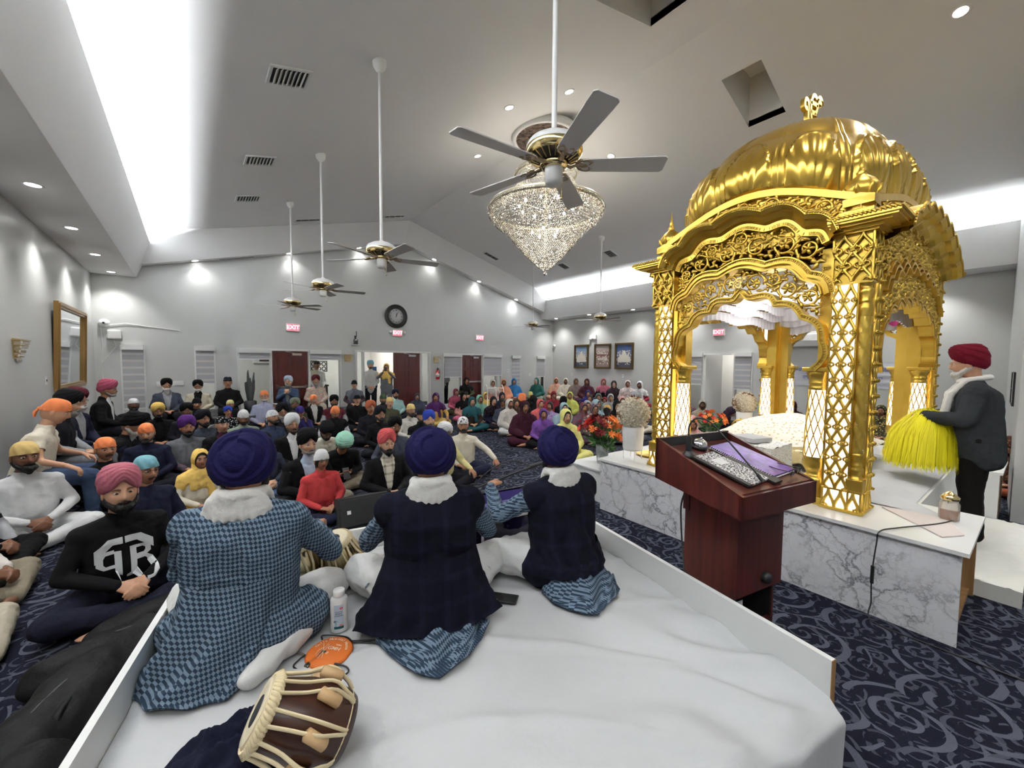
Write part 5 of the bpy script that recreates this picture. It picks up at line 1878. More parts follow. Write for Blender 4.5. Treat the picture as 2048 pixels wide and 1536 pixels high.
# ribbed dome with leaf relief
def dome():
    NB = 17
    NU, NV = NB * 36, 84
    ax, ay = HX - .10, HY - .09
    # equal arc length around the rounded-rectangle plan
    raw = []
    for k in range(721):
        a = 2 * PI * k / 720
        ca, sa = math.cos(a), math.sin(a)
        raw.append(Vector((ax * math.copysign(abs(ca) ** .62, ca), ay * math.copysign(abs(sa) ** .62, sa))))
    per = resample(raw, NU + 1)
    V, F = [], []
    for i in range(NU):
        p = per[i]
        q = Vector((p.x / ax, p.y / ay))
        lob = (i / NU * NB) % 1.0 * 2 - 1       # -1..1 across one lobe
        rise = .26 * max(0, 1 - max(abs(q.x), abs(q.y)) ** 0) 
        # base line rises in the middle of every side, as the frieze does
        m_ = min(abs(p.x) / ax, abs(p.y) / ay)
        base = 2.28 + .27 * math.cos(m_ * PI / 2) ** 1.2
        nrm = Vector((math.copysign(abs(q.x) ** 2.2, q.x) / ax, math.copysign(abs(q.y) ** 2.2, q.y) / ay)).normalized()
        for j in range(NV + 1):
            t = j / NV
            f = t * PI / 2
            # onion profile
            r = (1.0 + .075 * math.sin(min(1, t / .42) * PI)) * math.cos(f) ** .62
            if t > .93: r = r
            r = max(r, .11)
            z = base + (3.44 - base) * (math.sin(f) ** 1.0)
            d = .030 * math.sqrt(max(0, 1 - lob * lob)) * min(1, r * 1.3)
            rib = .018 if abs(lob) > .86 else 0
            d += rib * min(1, r * 2)
            # leaf
            lw = .78
            if abs(lob) < lw:
                top = .40 * math.sqrt(max(0, 1 - (lob / lw) ** 2)) ** .7
                if .03 < t < top:
                    k_ = 1 - (t / top)
                    edge = min(1, (top - t) / .015, (lw - abs(lob)) / .04 + .2)
                    ang = math.atan2(lob * .55, t + .10)
                    d += edge * (.014 + .013 * abs(math.cos(ang * 7)) + .030 * math.exp(-((t - top) / .022) ** 2))
            P = Vector((p.x * r, p.y * r)) + nrm * d
            V.append((P.x, P.y, z))
    W = NV + 1
    for i in range(NU):
        i2 = (i + 1) % NU
        for j in range(NV): F.append((i * W + j, i2 * W + j, i2 * W + j + 1, i * W + j + 1))
    return link('ribbed_dome', mesh_of('ribbed_dome', V, F, mat_dome), CAN)
t = NT('gilded_dome')
v_ = t.coord('Object')
t.set(col=t.mix(t.noise(v_, 3, 2), srgb(200, 160, 60), srgb(222, 188, 92)), metal=.92, rough=.27)
t.bump(t.noise(v_, 6, 1), .06, .01)
mat_dome = t.m
dome()
m = MB().lathe([(.30, 3.36), (.30, 3.42), (.23, 3.46), (.17, 3.54), (.13, 3.64), (.115, 3.67), (.13, 3.685), (.11, 3.70), (0, 3.70)], n=48, sx=1.15, wob=lambda a, z: .06 * abs(math.cos(6 * a)) if 3.44 < z < 3.66 else 0)
m.build('dome_neck', M_GOLD, CAN)
V, F = text_mesh('ੴ', .36, .016, offset=.008)
m = MB()
if len(V) < 60:
    V, F = [], []
    m.tube(smooth_path([(0, 0, 3.7), (-.04, 0, 3.78), (-.07, 0, 3.86), (-.02, 0, 3.90), (.03, 0, 3.85), (-.01, 0, 3.8), (-.05, 0, 3.92), (-.05, 0, 4.02), (.01, 0, 4.04), (.02, 0, 3.98)], 6), .014, 6)
else:
    zs_ = [v.y for v in V]; xs_ = [v.x for v in V]
    k_ = .34 / (max(zs_) - min(zs_))
    cx_ = (max(xs_) + min(xs_)) / 2
    m.M = Matrix.Rotation(R(-8), 4, 'Z')
    m.add([((v.x - cx_) * k_ * .7, -v.z * 1.3, 3.69 + (v.y - min(zs_)) * k_) for v in V], F)
    m.M = None
m.build('crest_emblem', M_GOLD, CAN)
# emblem above the arch
V, F = text_mesh('ੴ', .13, .008, offset=.004)
if len(V) > 60:
    zs_ = [v.y for v in V]; xs_ = [v.x for v in V]
    k_ = .095 / (max(zs_) - min(zs_)); cx_ = (max(xs_) + min(xs_)) / 2
    m = MB()
    m.add([(-HX - .045 - v.z, -(v.x - cx_) * k_, 1.765 + (v.y - min(zs_)) * k_) for v in V], F)
    m.build('arch_emblem', mat('pale_gold', srgb(240, 214, 130), .3, 1), CAN)
# white cloth ceiling with pleated frills
m = MB()
def cl_(u, v): return ((u * 2 - 1) * (HX - .12), (v * 2 - 1) * (HY - .12), 1.90 - .05 * math.sin(u * PI) * math.sin(v * PI) + .015 * math.sin(u * 40))
m.grid(cl_, 60, 20)
m.build('cloth_ceiling', mat('canopy_white_cloth', (.8, .81, .84), .8), CAN)
def frill(p, q, z0, z1, inward, amp, mm, nm='pleated_frill'):
    m = MB()
    p, q = Vector(p), Vector(q)
    L = (q - p).length
    n = int(L / .012)
    def fn(u, v):
        c = p.lerp(q, u)
        a = amp * math.sin(u * L * 62) * (1 - v * .7)
        sag = .04 * (1 - v) * math.sin(u * PI * 3) ** 2
        return (c.x + inward[0] * (a + .05), c.y + inward[1] * (a + .05), z0 + (z1 - z0) * v - sag)
    m.grid(fn, n, 4)
    m.build(nm, mm, CAN)
M_FR = mat('frill_white', srgb(222, 220, 224), .8)
x_, y_ = HX - .14, HY - .14
for z0, z1, inn in ((1.56, 1.72, .0), (1.66, 1.80, .06), (1.74, 1.88, .12)):
    frill((x_ - inn, -y_), (x_ - inn, y_), z0, z1, (-1, 0), .012, M_FR)
    frill((-x_, -y_ + inn), (x_, -y_ + inn), z0, z1, (0, 1), .012, M_FR)
    frill((-x_, y_ - inn), (x_, y_ - inn), z0 + .06, z1, (0, -1), .012, M_FR)
frill((x_ - .13, -.62), (x_ - .13, -.18), 1.60, 1.70, (-1, 0), .010, mat('frill_pink', srgb(190, 60, 130), .7), 'pink_fringe')
m = MB()
for k in range(14):
    a = k * 2.4
    m.ell((-HX + .35 + .12 * k * .6, -.35 + .25 * math.sin(k * 1.7), 1.83), (.07, .05, .035), 8, 6)
m.build('gold_rosettes', M_SATIN, CAN)
# the lit lattice throws light into the canopy; small lamp under its cloth ceiling
lp = lamp('AREA', (0, 0, 0), 8, (1, .97, .95), (0, 0, 0), .8)
lp.matrix_world = CM @ Matrix.Translation((0, 0, 1.5)) @ Matrix.Rotation(PI, 4, 'X')
lp2 = lamp('AREA', (0, 0, 0), 5, (1, .97, .92), (0, 0, 0), .8)
lp2.matrix_world = CM @ Matrix.Translation((0, 0, 1.50))
# ------------------------------------------------------------------ figures
def cap_mesh(p0, p1, r0, r1, n=10, k=4):
    p0, p1 = Vector(p0), Vector(p1)
    d = p1 - p0
    L = d.length
    z = d.normalized() if L > 1e-6 else Vector((0, 0, 1))
    x = z.orthogonal().normalized()
    y = z.cross(x)
    V, F = [], []
    rings = []
    for i in range(k + 1):
        a = -PI / 2 + PI / 2 * i / k
        rings.append((p0 + z * r0 * math.sin(a), r0 * math.cos(a)))
    for i in range(k + 1):
        a = PI / 2 * i / k
        rings.append((p1 + z * r1 * math.sin(a), r1 * math.cos(a)))
    for c, r in rings:
        for j in range(n):
            b = 2 * PI * j / n
            V.append(c + (x * math.cos(b) + y * math.sin(b)) * max(r, 1e-4))
    for i in range(len(rings) - 1):
        for j in range(n):
            j2 = (j + 1) % n
            F.append((i * n + j, i * n + j2, (i + 1) * n + j2, (i + 1) * n + j))
    F.append(tuple(range(n - 1, -1, -1)))
    F.append(tuple((len(rings) - 1) * n + j for j in range(n)))
    return V, F
def ell_mesh(c, r, M=None, nu=16, nv=10):
    m = MB().ell(c, r, nu, nv, M)
    return [Vector(v) for v in m.v], m.f
def blob(parts, voxel=.012, smooth=3, wrinkle=0.0, wscale=14, seed=0, wdir=(1, 1, 1)):
    """smooth union of tapered limbs and ellipsoids -> vertices, quads"""
    V, F = [], []
    for p in parts:
        if p[0] == 'e': v, f = ell_mesh(*p[1:])
        else: v, f = cap_mesh(*p)
        b = len(V)
        V += v
        F += [tuple(i + b for i in q) for q in f]
    me = bpy.data.meshes.new('tmp')
    me.from_pydata([tuple(v) for v in V], [], F)
    o = bpy.data.objects.new('tmp', me)
    COL.objects.link(o)
    r = o.modifiers.new('r', 'REMESH')
    r.mode = 'VOXEL'
    r.voxel_size = voxel
    if smooth:
        q = o.modifiers.new('s', 'SMOOTH')
        q.factor = .5
        q.iterations = smooth
    dg = bpy.context.evaluated_depsgraph_get()
    ev = o.evaluated_get(dg)
    em = ev.to_mesh()
    n = len(em.vertices)
    A = np.empty(n * 3, np.float32)
    em.vertices.foreach_get('co', A)
    A = A.reshape(-1, 3)
    N = np.empty(n * 3, np.float32)
    em.vertices.foreach_get('normal', N)
    N = N.reshape(-1, 3)
    L = np.empty(len(em.loops), np.int32)
    em.loops.foreach_get('vertex_index', L)
    Fq = L.reshape(-1, 4)
    A = A.copy()
    if wrinkle:
        for i in range(n):
            p = A[i]
            w_ = noise.noise(Vector((p[0] * wscale * wdir[0] + seed, p[1] * wscale * wdir[1], p[2] * wscale * wdir[2])))
            w2 = noise.noise(Vector((p[0] * wscale * 2.3, p[1] * wscale * 2.3 + seed, p[2] * wscale * 2.3)))
            A[i] += N[i] * wrinkle * ((1 - abs(w_) * 2.2) * .8 + w2 * .6)
    ev.to_mesh_clear()
    bpy.data.objects.remove(o)
    bpy.data.meshes.remove(me)
    return A, Fq
def split_faces(A, F, mask):
    """keep the faces where mask is true"""
    Fk = F[mask]
    used = np.unique(Fk)
    idx = -np.ones(len(A), np.int64)
    idx[used] = np.arange(len(used))
    # even out the cut edge
    E = np.concatenate([Fk[:, [0, 1]], Fk[:, [1, 2]], Fk[:, [2, 3]], Fk[:, [3, 0]]])
    E.sort(1)
    U, n = np.unique(E, axis=0, return_counts=True)
    U = U[n == 1]
    B = A.copy()
    if len(U):
        deg = np.bincount(U.ravel(), minlength=len(A)).astype(np.float32)
        on = deg > 0
        for _ in range(6):
            S = np.zeros_like(B)
            np.add.at(S, U[:, 0], B[U[:, 1]])
            np.add.at(S, U[:, 1], B[U[:, 0]])
            B[on] = .5 * B[on] + .5 * S[on] / deg[on][:, None]
    return B[used], idx[Fk]
def seg_dist(P, a, b):
    a, b = np.array(a), np.array(b)
    ab = b - a
    t = np.clip(((P - a) @ ab) / max(1e-9, ab @ ab), 0, 1)
    return np.sqrt(((P - a - t[:, None] * ab) ** 2).sum(1))

SKIN = {1: srgb(196, 150, 122), 2: srgb(164, 116, 88), 3: srgb(118, 78, 56)}
def m_skin(k):
    t = NT('skin_%d' % k)
    c = SKIN[k]
    v = t.coord('Object')
    t.set(col=t.mix(t.noise(v, 18, 3), [x * .88 for x in c], [min(1, x * 1.08) for x in c]), rough=.5, spec=.4)
    t.b.inputs['Subsurface Weight'].default_value = .08
    t.b.inputs['Subsurface Radius'].default_value = (.02, .008, .004)
    return t.m
M_SKIN = {k: m_skin(k) for k in SKIN}
M_EYE = mat('eye_white', (.62, .60, .57), .25)
M_IRIS = mat('eye_iris', (.03, .018, .012), .15)
M_LIP = {1: mat('lips_1', srgb(158, 98, 88), .4), 2: mat('lips_2', srgb(126, 76, 66), .4), 3: mat('lips_3', srgb(88, 52, 44), .4)}
HAIRC = {'k': (.010, .009, .009), 'd': (.045, .035, .03), 'g': (.22, .21, .20), 'w': (.55, .54, .52), 'b': (.035, .02, .014)}
M_HAIR = {}
for k, c in HAIRC.items():
    t = NT('hair_' + k)
    v_ = t.coord('Object', (1, 1, .25))
    t.set(col=t.mix(t.noise(v_, 90, 2), [x * .6 for x in c], [min(1, x * 1.35) for x in c]), rough=.55, spec=.3)
    t.bump(t.noise(v_, 160, 2), .6, .006)
    M_HAIR[k] = t.m

def head_arrays(nu=40, nv=34):
    V, F, MI = [], [], []
    g = lambda x, z, cx, cz, sx, sz: math.exp(-((x - cx) / sx) ** 2 - ((z - cz) / sz) ** 2)
    for i in range(nv + 1):
        ph = -PI / 2 + PI * i / nv
        for j in range(nu):
            a = 2 * PI * (j + .5) / nu
            # more columns at the front
            a = a - .42 * math.sin(a)
            x = math.sin(a) * math.cos(ph)
            y = -math.cos(a) * math.cos(ph)
            z = math.sin(ph)
            X = x * .076
            Y = y * (.090 if y < 0 else .102)
            Z = z * (.118 if z < 0 else .112)
            if Z < 0:
                k = (-Z / .118) ** 1.6
                X *= 1 - .30 * k
                Y = Y * (1 - .16 * k) - .012 * k
            fr = max(0, -y) ** .8
            d = 0
            d += .004 * g(abs(X), Z, .047, -.018, .02, .02)
            d -= .012 * g(abs(X), Z, .031, .010, .017, .011)
            d += .0065 * g(abs(X), Z, .028, .032, .026, .009)
            # nose
            if -.042 < Z < .032:
                tt = (Z - .03) / (-.024 - .03)
                amp = .024 * max(0, min(1, tt)) ** .9 if Z > -.026 else .024 * max(0, 1 - (-.026 - Z) / .013)
                d += (amp + .003) * math.exp(-(X / (.0085 + .004 * max(0, tt))) ** 2)
                d += .009 * g(abs(X), Z, .014, -.027, .007, .008)
            d += .0065 * g(X, Z, 0, -.051, .019, .005) + .0070 * g(X, Z, 0, -.063, .016, .006) - .004 * g(X, Z, 0, -.057, .020, .0022) - .003 * g(X, Z, 0, -.074, .02, .006)
            d += .010 * g(X, Z, 0, -.094, .022, .016)
            V.append((X * (1 + d * fr * 2), Y - d * fr, Z))
    for i in range(nv):
        for j in range(nu):
            j2 = (j + 1) % nu
            F.append((i * nu + j, i * nu + j2, (i + 1) * nu + j2, (i + 1) * nu + j))
            c = [sum(V[q][k] for q in F[-1]) / 4 for k in range(3)]
            mi = 0
            if c[1] < -.04:
                if -.068 < c[2] < -.046 and abs(c[0]) < .023 - abs(c[2] + .057) * .7: mi = 3
            MI.append(mi)
    def add(v, f, mi):
        b = len(V)
        V.extend([tuple(q) for q in v])
        for q in f:
            F.append(tuple(i + b for i in q))
            MI.append(mi(q, v) if callable(mi) else mi)
    for s in (-1, 1):
        v, f = ell_mesh((s * .079, .006, -.006), (.009, .020, .031), None, 10, 8)
        add(v, f, 0)
        b_ = MB().tube([(s * .013, -.094, .030), (s * .026, -.0925, .0355), (s * .040, -.084, .034), (s * .051, -.072, .027)], [.0022, .0036, .0032, .0015], 6, flat=.7)
        add([Vector(q) for q in b_.v], b_.f, 4)
        c = Vector((s * .031, -.0735, .010))
        v, f = ell_mesh(c, (.0135, .0125, .0115), None, 14, 12)
        def em(q, v, c=c):
            k = sum((v[i] for i in q), Vector()) / len(q) - c
            k.normalize()
            if k.z > .44 or k.z < -.55: return 0
            return 2 if k.y < -.86 else 1
        add(v, f, em)
    return np.array(V, np.float32), F, MI
HEAD = head_arrays()

def hand_parts(w_, d, n, side, curl=.5, s=1.0):
    """palm, four fingers and a thumb; side=+1 puts the thumb on d x n"""
    w_, d, n = Vector(w_), Vector(d).normalized(), Vector(n)
    n = (n - d * n.dot(d)).normalized()
    t = d.cross(n) * side
    P = []
    for o_ in (-.020, -.005, .010, .024):
        P.append((w_ + t * o_ * .6 * s, w_ + d * .080 * s + t * o_ * s, .016 * s, .0135 * s))
    for o_, L, c in ((.028, .066, .9), (.010, .074, 1.0), (-.009, .069, 1.05), (-.026, .054, 1.15)):
        p = w_ + d * .080 * s + t * o_ * s
        dd = d.copy()
        for q, (k, r) in enumerate(((.44, .0098), (.31, .0088), (.25, .0080))):
            dd = (dd * math.cos(curl * c * .8) + n * math.sin(curl * c * .8)).normalized()
            nn = (n * math.cos(curl * c * .8) - d * math.sin(curl * c * .8))
            e_ = p + dd * L * k * s
            P.append((p, e_, r * s, (r - .0007) * s))
            p = e_
            d2 = dd
            dd = dd
            # keep bending in the same plane
            dd = (dd + n * curl * .55 * c).normalized()
    p = w_ + d * .018 * s + t * .026 * s
    d1 = (d * .72 + t * .62 + n * .30).normalized()
    p2 = p + d1 * .036 * s
    d2 = (d * .9 + t * .18 + n * .42).normalized()
    P.append((w_ + d * .01 * s, p, .015 * s, .0135 * s)); P.append((p, p2, .0125 * s, .0112 * s)); P.append((p2, p2 + d2 * .030 * s, .0110 * s, .0092 * s))
    return P
def foot_parts(a, t, s=1.0):
    a, t = Vector(a), Vector(t)
    d = (t - a)
    up = Vector((0, 0, 1))
    sd = d.cross(up).normalized() if d.cross(up).length > 1e-4 else Vector((1, 0, 0))
    P = [(a, a + d * .62, .032 * s, .028 * s), (a - d * .18, a + d * .1, .030 * s, .032 * s)]
    for k, (o_, L, r) in enumerate(((.020, 1.08, .0115), (.008, 1.06, .009), (-.003, 1.02, .0085), (-.013, .96, .008), (-.022, .88, .0075))):
        P.append((a + d * .5 + sd * o_ * .7 * s, a + d * L + sd * o_ * s - up * .006, .018 * s, r * s))
    return P

def joints(pose, arms, lean=0.0, twist=0.0):
    """joint positions; figure faces -Y, seat point at the origin"""
    J = {}
    zb = {'floor': 0.0, 'bench': .42, 'stand': .84}[pose]
    P = Vector((0, 0, .11 + zb))
    up = Vector((0, -math.sin(lean), math.cos(lean)))
    fw = Vector((0, -math.cos(lean), -math.sin(lean)))
    J['P'] = P
    J['B'] = P + up * .17 + fw * .01
    J['C'] = P + up * .34
    J['N'] = P + up * .475 + fw * .01
    J['up'], J['fw'] = up, fw
    J['H'] = J['N'] + Vector((0, -math.sin(lean * 1.25), math.cos(lean * 1.25))) * .165 + fw * .02
    for s, k in ((-1, 'R'), (1, 'L')):
        J['S' + k] = J['N'] - up * .078 + Vector((s * .168, 0, 0))
        z0 = P.z - .11
        if arms == 'lap': E, W, d, n = (s * .255, -.06, .29), (s * .085, -.245, .20), (-s * .75, -.55, -.15), (0, .2, -1)
        elif arms == 'clasp': E, W, d, n = (s * .265, -.07, .30), (s * .060, -.285, .235), (-s * .62, -.70, -.30), (-s * .6, .5, -.7)
        elif arms == 'knees': E, W, d, n = (s * .30, -.09, .32), (s * .31, -.27, .255), (s * .1, -.85, -.5), (0, .3, -1)
        elif arms == 'pray': E, W, d, n = (s * .19, -.15, .34), (s * .022, -.27, .46), (-s * .05, -.35, .95), (-s, 0, 0)
        elif arms == 'phone': E, W, d, n = (s * .24, -.08, .29), (s * .06, -.28, .29), (-s * .3, -.8, .1), (-s * .5, .2, .8)
        elif arms == 'photo': E, W, d, n = (s * .26, -.16, .42), (s * .09, -.30, .60), (-s * .3, -.5, .8), (-s * .8, .3, 0)
        elif arms == 'face':
            if s > 0: E, W, d, n = (.24, -.16, .32), (.10, -.20, .55), (-.2, .1, 1), (-1, 0, 0)
            else: E, W, d, n = (-.255, -.06, .29), (-.05, -.27, .22), (.75, -.55, -.15), (0, .2, -1)
        elif arms == 'out':
            if s > 0: E, W, d, n = (.36, -.14, .37), (.45, -.30, .27), (.35, -.5, -.75), (0, .6, -.6)
            else: E, W, d, n = (-.255, -.06, .29), (-.10, -.27, .20), (.75, -.55, -.15), (0, .2, -1)
        elif arms == 'down': E, W, d, n = (s * .225, .0, .24), (s * .08, -.20, .10), (-s * .6, -.5, -.5), (0, .8, -.4)
        elif arms == 'chest': E, W, d, n = (s * .22, -.12, .33), (s * .05, -.20, .47), (-s * .55, -.35, .75), (-s * .7, .6, 0)
        else: E, W, d, n = arms[k]
        sh = lambda q: Vector((q[0], q[1] - math.sin(lean) * .28 * (1 if arms in ('pray', 'chest', 'photo', 'face') else .6), q[2] + z0 - (1 - math.cos(lean)) * .3))
        J['E' + k], J['W' + k] = sh(E), sh(W)
        J['d' + k], J['n' + k] = Vector(d), Vector(n)
        if pose == 'floor':
            J['h' + k] = Vector((s * .09, 0, .115))
            J['K' + k] = Vector((s * .335, -.235 - (.03 if s > 0 else 0), .115))
            J['A' + k] = Vector((-s * .075, -.335 - (.055 if s > 0 else 0), .062))
            J['T' + k] = Vector((-s * .235, -.325 - (.04 if s > 0 else 0), .040))
        elif pose == 'bench':
            J['h' + k] = Vector((s * .09, 0, .11 + zb))
            J['K' + k] = Vector((s * .13, -.43, .09 + zb))
            J['A' + k] = Vector((s * .13, -.44, .09))
            J['T' + k] = Vector((s * .15, -.60, .035))
        else:
            J['h' + k] = Vector((s * .09, 0, .95))
            J['K' + k] = Vector((s * .10, -.02, .50))
            J['A' + k] = Vector((s * .11, .02, .09))
            J['T' + k] = Vector((s * .13, -.14, .035))
    return J

def torso_parts(J, b=0.0, wide=1.0):
    P, B, C, N = J['P'], J['B'], J['C'], J['N']
    x = Vector((1, 0, 0))
    fw = J['fw']
    R_ = []
    for s in (-1, 0, 1):
        o_ = x * s * .075 * wide
        R_.append((P + o_ - J['up'] * .01, B + o_, .118 + b, .112 + b + (.012 if s == 0 else 0)))
        R_.append((B + o_ + (fw * .018 if s == 0 else Vector()), C + o_ * 1.15, .115 + b, .108 + b))
    for k in 'RL':
        S = J['S' + k]
        R_.append((C + (S - C) * .4, S, .100 + b, .066 + b))
        R_.append((N - J['up'] * .025, S, .058 + b * .6, .060 + b))
    return R_
def arm_parts(J, b=0.0, end=.95):
    R_ = []
    for k in 'RL':
        S, E, W = J['S' + k], J['E' + k], J['W' + k]
        R_.append((S, E, .056 + b, .044 + b))
        R_.append((E, E.lerp(W, end), .044 + b, .031 + b * 1.1))
    return R_
def leg_parts(J, b=0.0, end=.93):
    R_ = []
    for k in 'RL':
        h, K, A = J['h' + k], J['K' + k], J['A' + k]
        R_.append((h, K, .090 + b, .064 + b))
        R_.append((K, K.lerp(A, end), .060 + b, .042 + b))
    R_.append((J['hR'], J['hL'], .105 + b, .105 + b))
    return R_

_cache = {}
def cached(key, fn):
    if key not in _cache: _cache[key] = fn()
    return _cache[key]
def skin_base(key, J, vx):
    def mk():
        P = [(a, b, r0 - .02, r1 - .02) for (a, b, r0, r1) in torso_parts(J)]
        P += [(a, b, r0 - .008, r1 - .006) for (a, b, r0, r1) in arm_parts(J, 0, 1.0)]
        P += [(a, b, r0 - .014, r1 - .008) for (a, b, r0, r1) in leg_parts(J, 0, 1.0)]
        P.append((J['N'] - J['up'] * .05, J['H'] - J['up'] * .03 + Vector((0, .015, 0)), .062, .052))
        A, F = blob(P, .018, 2)
        V2, F2 = [A], [F.tolist()]
        off = len(A)
        for parts, v_ in (([q for k, s in (('R', -1), ('L', 1)) for q in hand_parts(J['W' + k], J['d' + k], J['n' + k], -s, J.get('curl', .55))] , vx * .55), ([q for k in 'RL' for q in foot_parts(J['A' + k], J['T' + k])], vx * .9)):
            a, f = blob(parts, max(.005, v_), 1)
            V2.append(a)
            F2.append((f + off).tolist())
            off += len(a)
        return np.concatenate(V2), sum(F2, [])
    return cached(('skin', key, vx), mk)

def turban_mesh(style, h=1.0):
    """wrapped turban in head coordinates"""
    def mk():
        V, F = [], []
        NU, NV = 72, 40
        for i in range(NU):
            a = 2 * PI * i / NU          # 0 = front
            fr = math.cos(a)
            sd = math.sin(a)
            at = abs((a + PI) % (2 * PI) - PI)      # 0..pi from the front
            ze = .026 + .052 * math.exp(-(at / .42) ** 2) - .074 * (1 - fr) * .5 + .004 * max(0, -fr)
            for j in range(NV + 1):
                t = j / NV
                f = t * PI / 2
                tuck = -.022 * math.exp(-t / .03)
                v = 4.3 * t - 2.2 * math.exp(-(at / .9) ** 2) * (1 - t) + .55 * at
                q = v % 1.0
                ridge = .0048 * (1 - q) ** 1.4 * min(1, (1 - t) * 4) if True else 0
                r = math.cos(f) ** .60
                X = (.090 + .024 * math.sin(min(1, t / .5) * PI * .5)) * sd * r
                Y = -(.107 + .018 * math.sin(min(1, t / .5) * PI * .5)) * fr * r
                l = math.hypot(X, Y)
                k = 1 + (ridge + tuck) / max(l, .03) * (1 if l > .02 else 0)
                Z = ze + (.172 * h + .02 * math.exp(-(at / .8) ** 2) * 0 - ze) * math.sin(f) ** .95
                V.append((X * k, Y * k + .012, Z + ridge * .4))
        W = NV + 1
        for i in range(NU):
            i2 = (i + 1) % NU
            for j in range(NV): F.append((i * W + j, i2 * W + j, i2 * W + j + 1, i * W + j + 1))
        return np.array(V, np.float32), F
    return cached(('turban', style, h), mk)
def cap_arr(style):
    """tight tied head cloth ('patka'), knitted beanie or skull cap in head coordinates"""
    def mk():
        V, F = [], []
        NU, NV = 48, 18
        for i in range(NU):
            a = 2 * PI * i / NU
            fr, sd = math.cos(a), math.sin(a)
            ze = (.042 if style != 'beanie' else .030) - .040 * (1 - fr) * .5
            top = {'patka': .136, 'beanie': .142, 'skull': .130, 'boxy': .142}[style]
            for j in range(NV + 1):
                t = j / NV
                f = t * PI / 2
                e_ = .62 if style != 'boxy' else .35
                r = math.cos(f) ** e_
                fold = .0045 * math.sin(a * 8 + t * 9) * (1 - t) if style == 'patka' else (.0012 * math.sin(a * 40) if style == 'beanie' else 0)
                cuff = .005 if (style in ('beanie',) and t < .28) else 0
                X = (.083 + fold + cuff) * sd * r
                Y = -(.099 + fold + cuff) * fr * r
                V.append((X, Y + .006, ze - .002 + (top - ze) * math.sin(f)))
        W = NV + 1
        for i in range(NU):
            i2 = (i + 1) % NU
            for j in range(NV): F.append((i * W + j, i2 * W + j, i2 * W + j + 1, i * W + j + 1))
        m = MB()
        m.v, m.f = V, F
        m.m, m.s = [0] * len(F), [True] * len(F)
        if style == 'patka':
            m.ell((0, .112, .01), (.022, .014, .018), 8, 6)
            m.tube([(0, .112, .01), (.02, .13, -.03), (.025, .12, -.08)], [.012, .018, .008], 6, flat=.35)
            m.tube([(0, .112, .01), (-.015, .128, -.03), (-.02, .12, -.07)], [.012, .018, .008], 6, flat=.35)
        return np.array(m.v, np.float32), m.f
    return cached(('cap', style), mk)
def beard_arr(kind):
    def mk():
        P = []
        L = {'short': .006, 'full': .016, 'long': .020}[kind]
        pts = []
        for k in range(13):
            a = -PI * .52 + PI * 1.04 * k / 12
            x = .066 * math.sin(a)
            y = -.074 * math.cos(a) + .004
            z = -.030 - .062 * math.cos(a) ** .9 if math.cos(a) > 0 else -.030
            pts.append(Vector((x, y, z)))
        for p, q in zip(pts[:-1], pts[1:]):
            r = .010 + L * .55
            P.append((p, q, r, r))
        P.append(((-.026, -.078, -.072), (.026, -.078, -.072), .010 + L * .4, .010 + L * .4))
        P.append(((-.022, -.088, -.082), (.022, -.088, -.082), .012 + L * .5, .012 + L * .5))
        if kind != 'short':
            d = .022 if kind == 'full' else .075
            P.append(((0, -.080, -.09), (0, -.074, -.098 - d), .030, .020))
            P.append(((-.03, -.060, -.085), (-.012, -.064, -.092 - d), .026, .016))
            P.append(((.03, -.060, -.085), (.012, -.064, -.092 - d), .026, .016))
        # moustache
        for s in (-1, 1): P.append(((0, -.1035, -.0415), (s * .030, -.088, -.052), .0065, .0055))
        return blob(P, .0065, 2, .0025, 60)
    return cached(('beard', kind), mk)

def obj_arr(name, A, F, m, parent, M=None, smooth=True):
    key = ('me', name, id(A), m.name)
    if key not in _cache: _cache[key] = mesh_of(name, A, F, m, None, smooth)
    o = link(name, _cache[key], parent)
    if M is not None: o.matrix_local = M
    return o

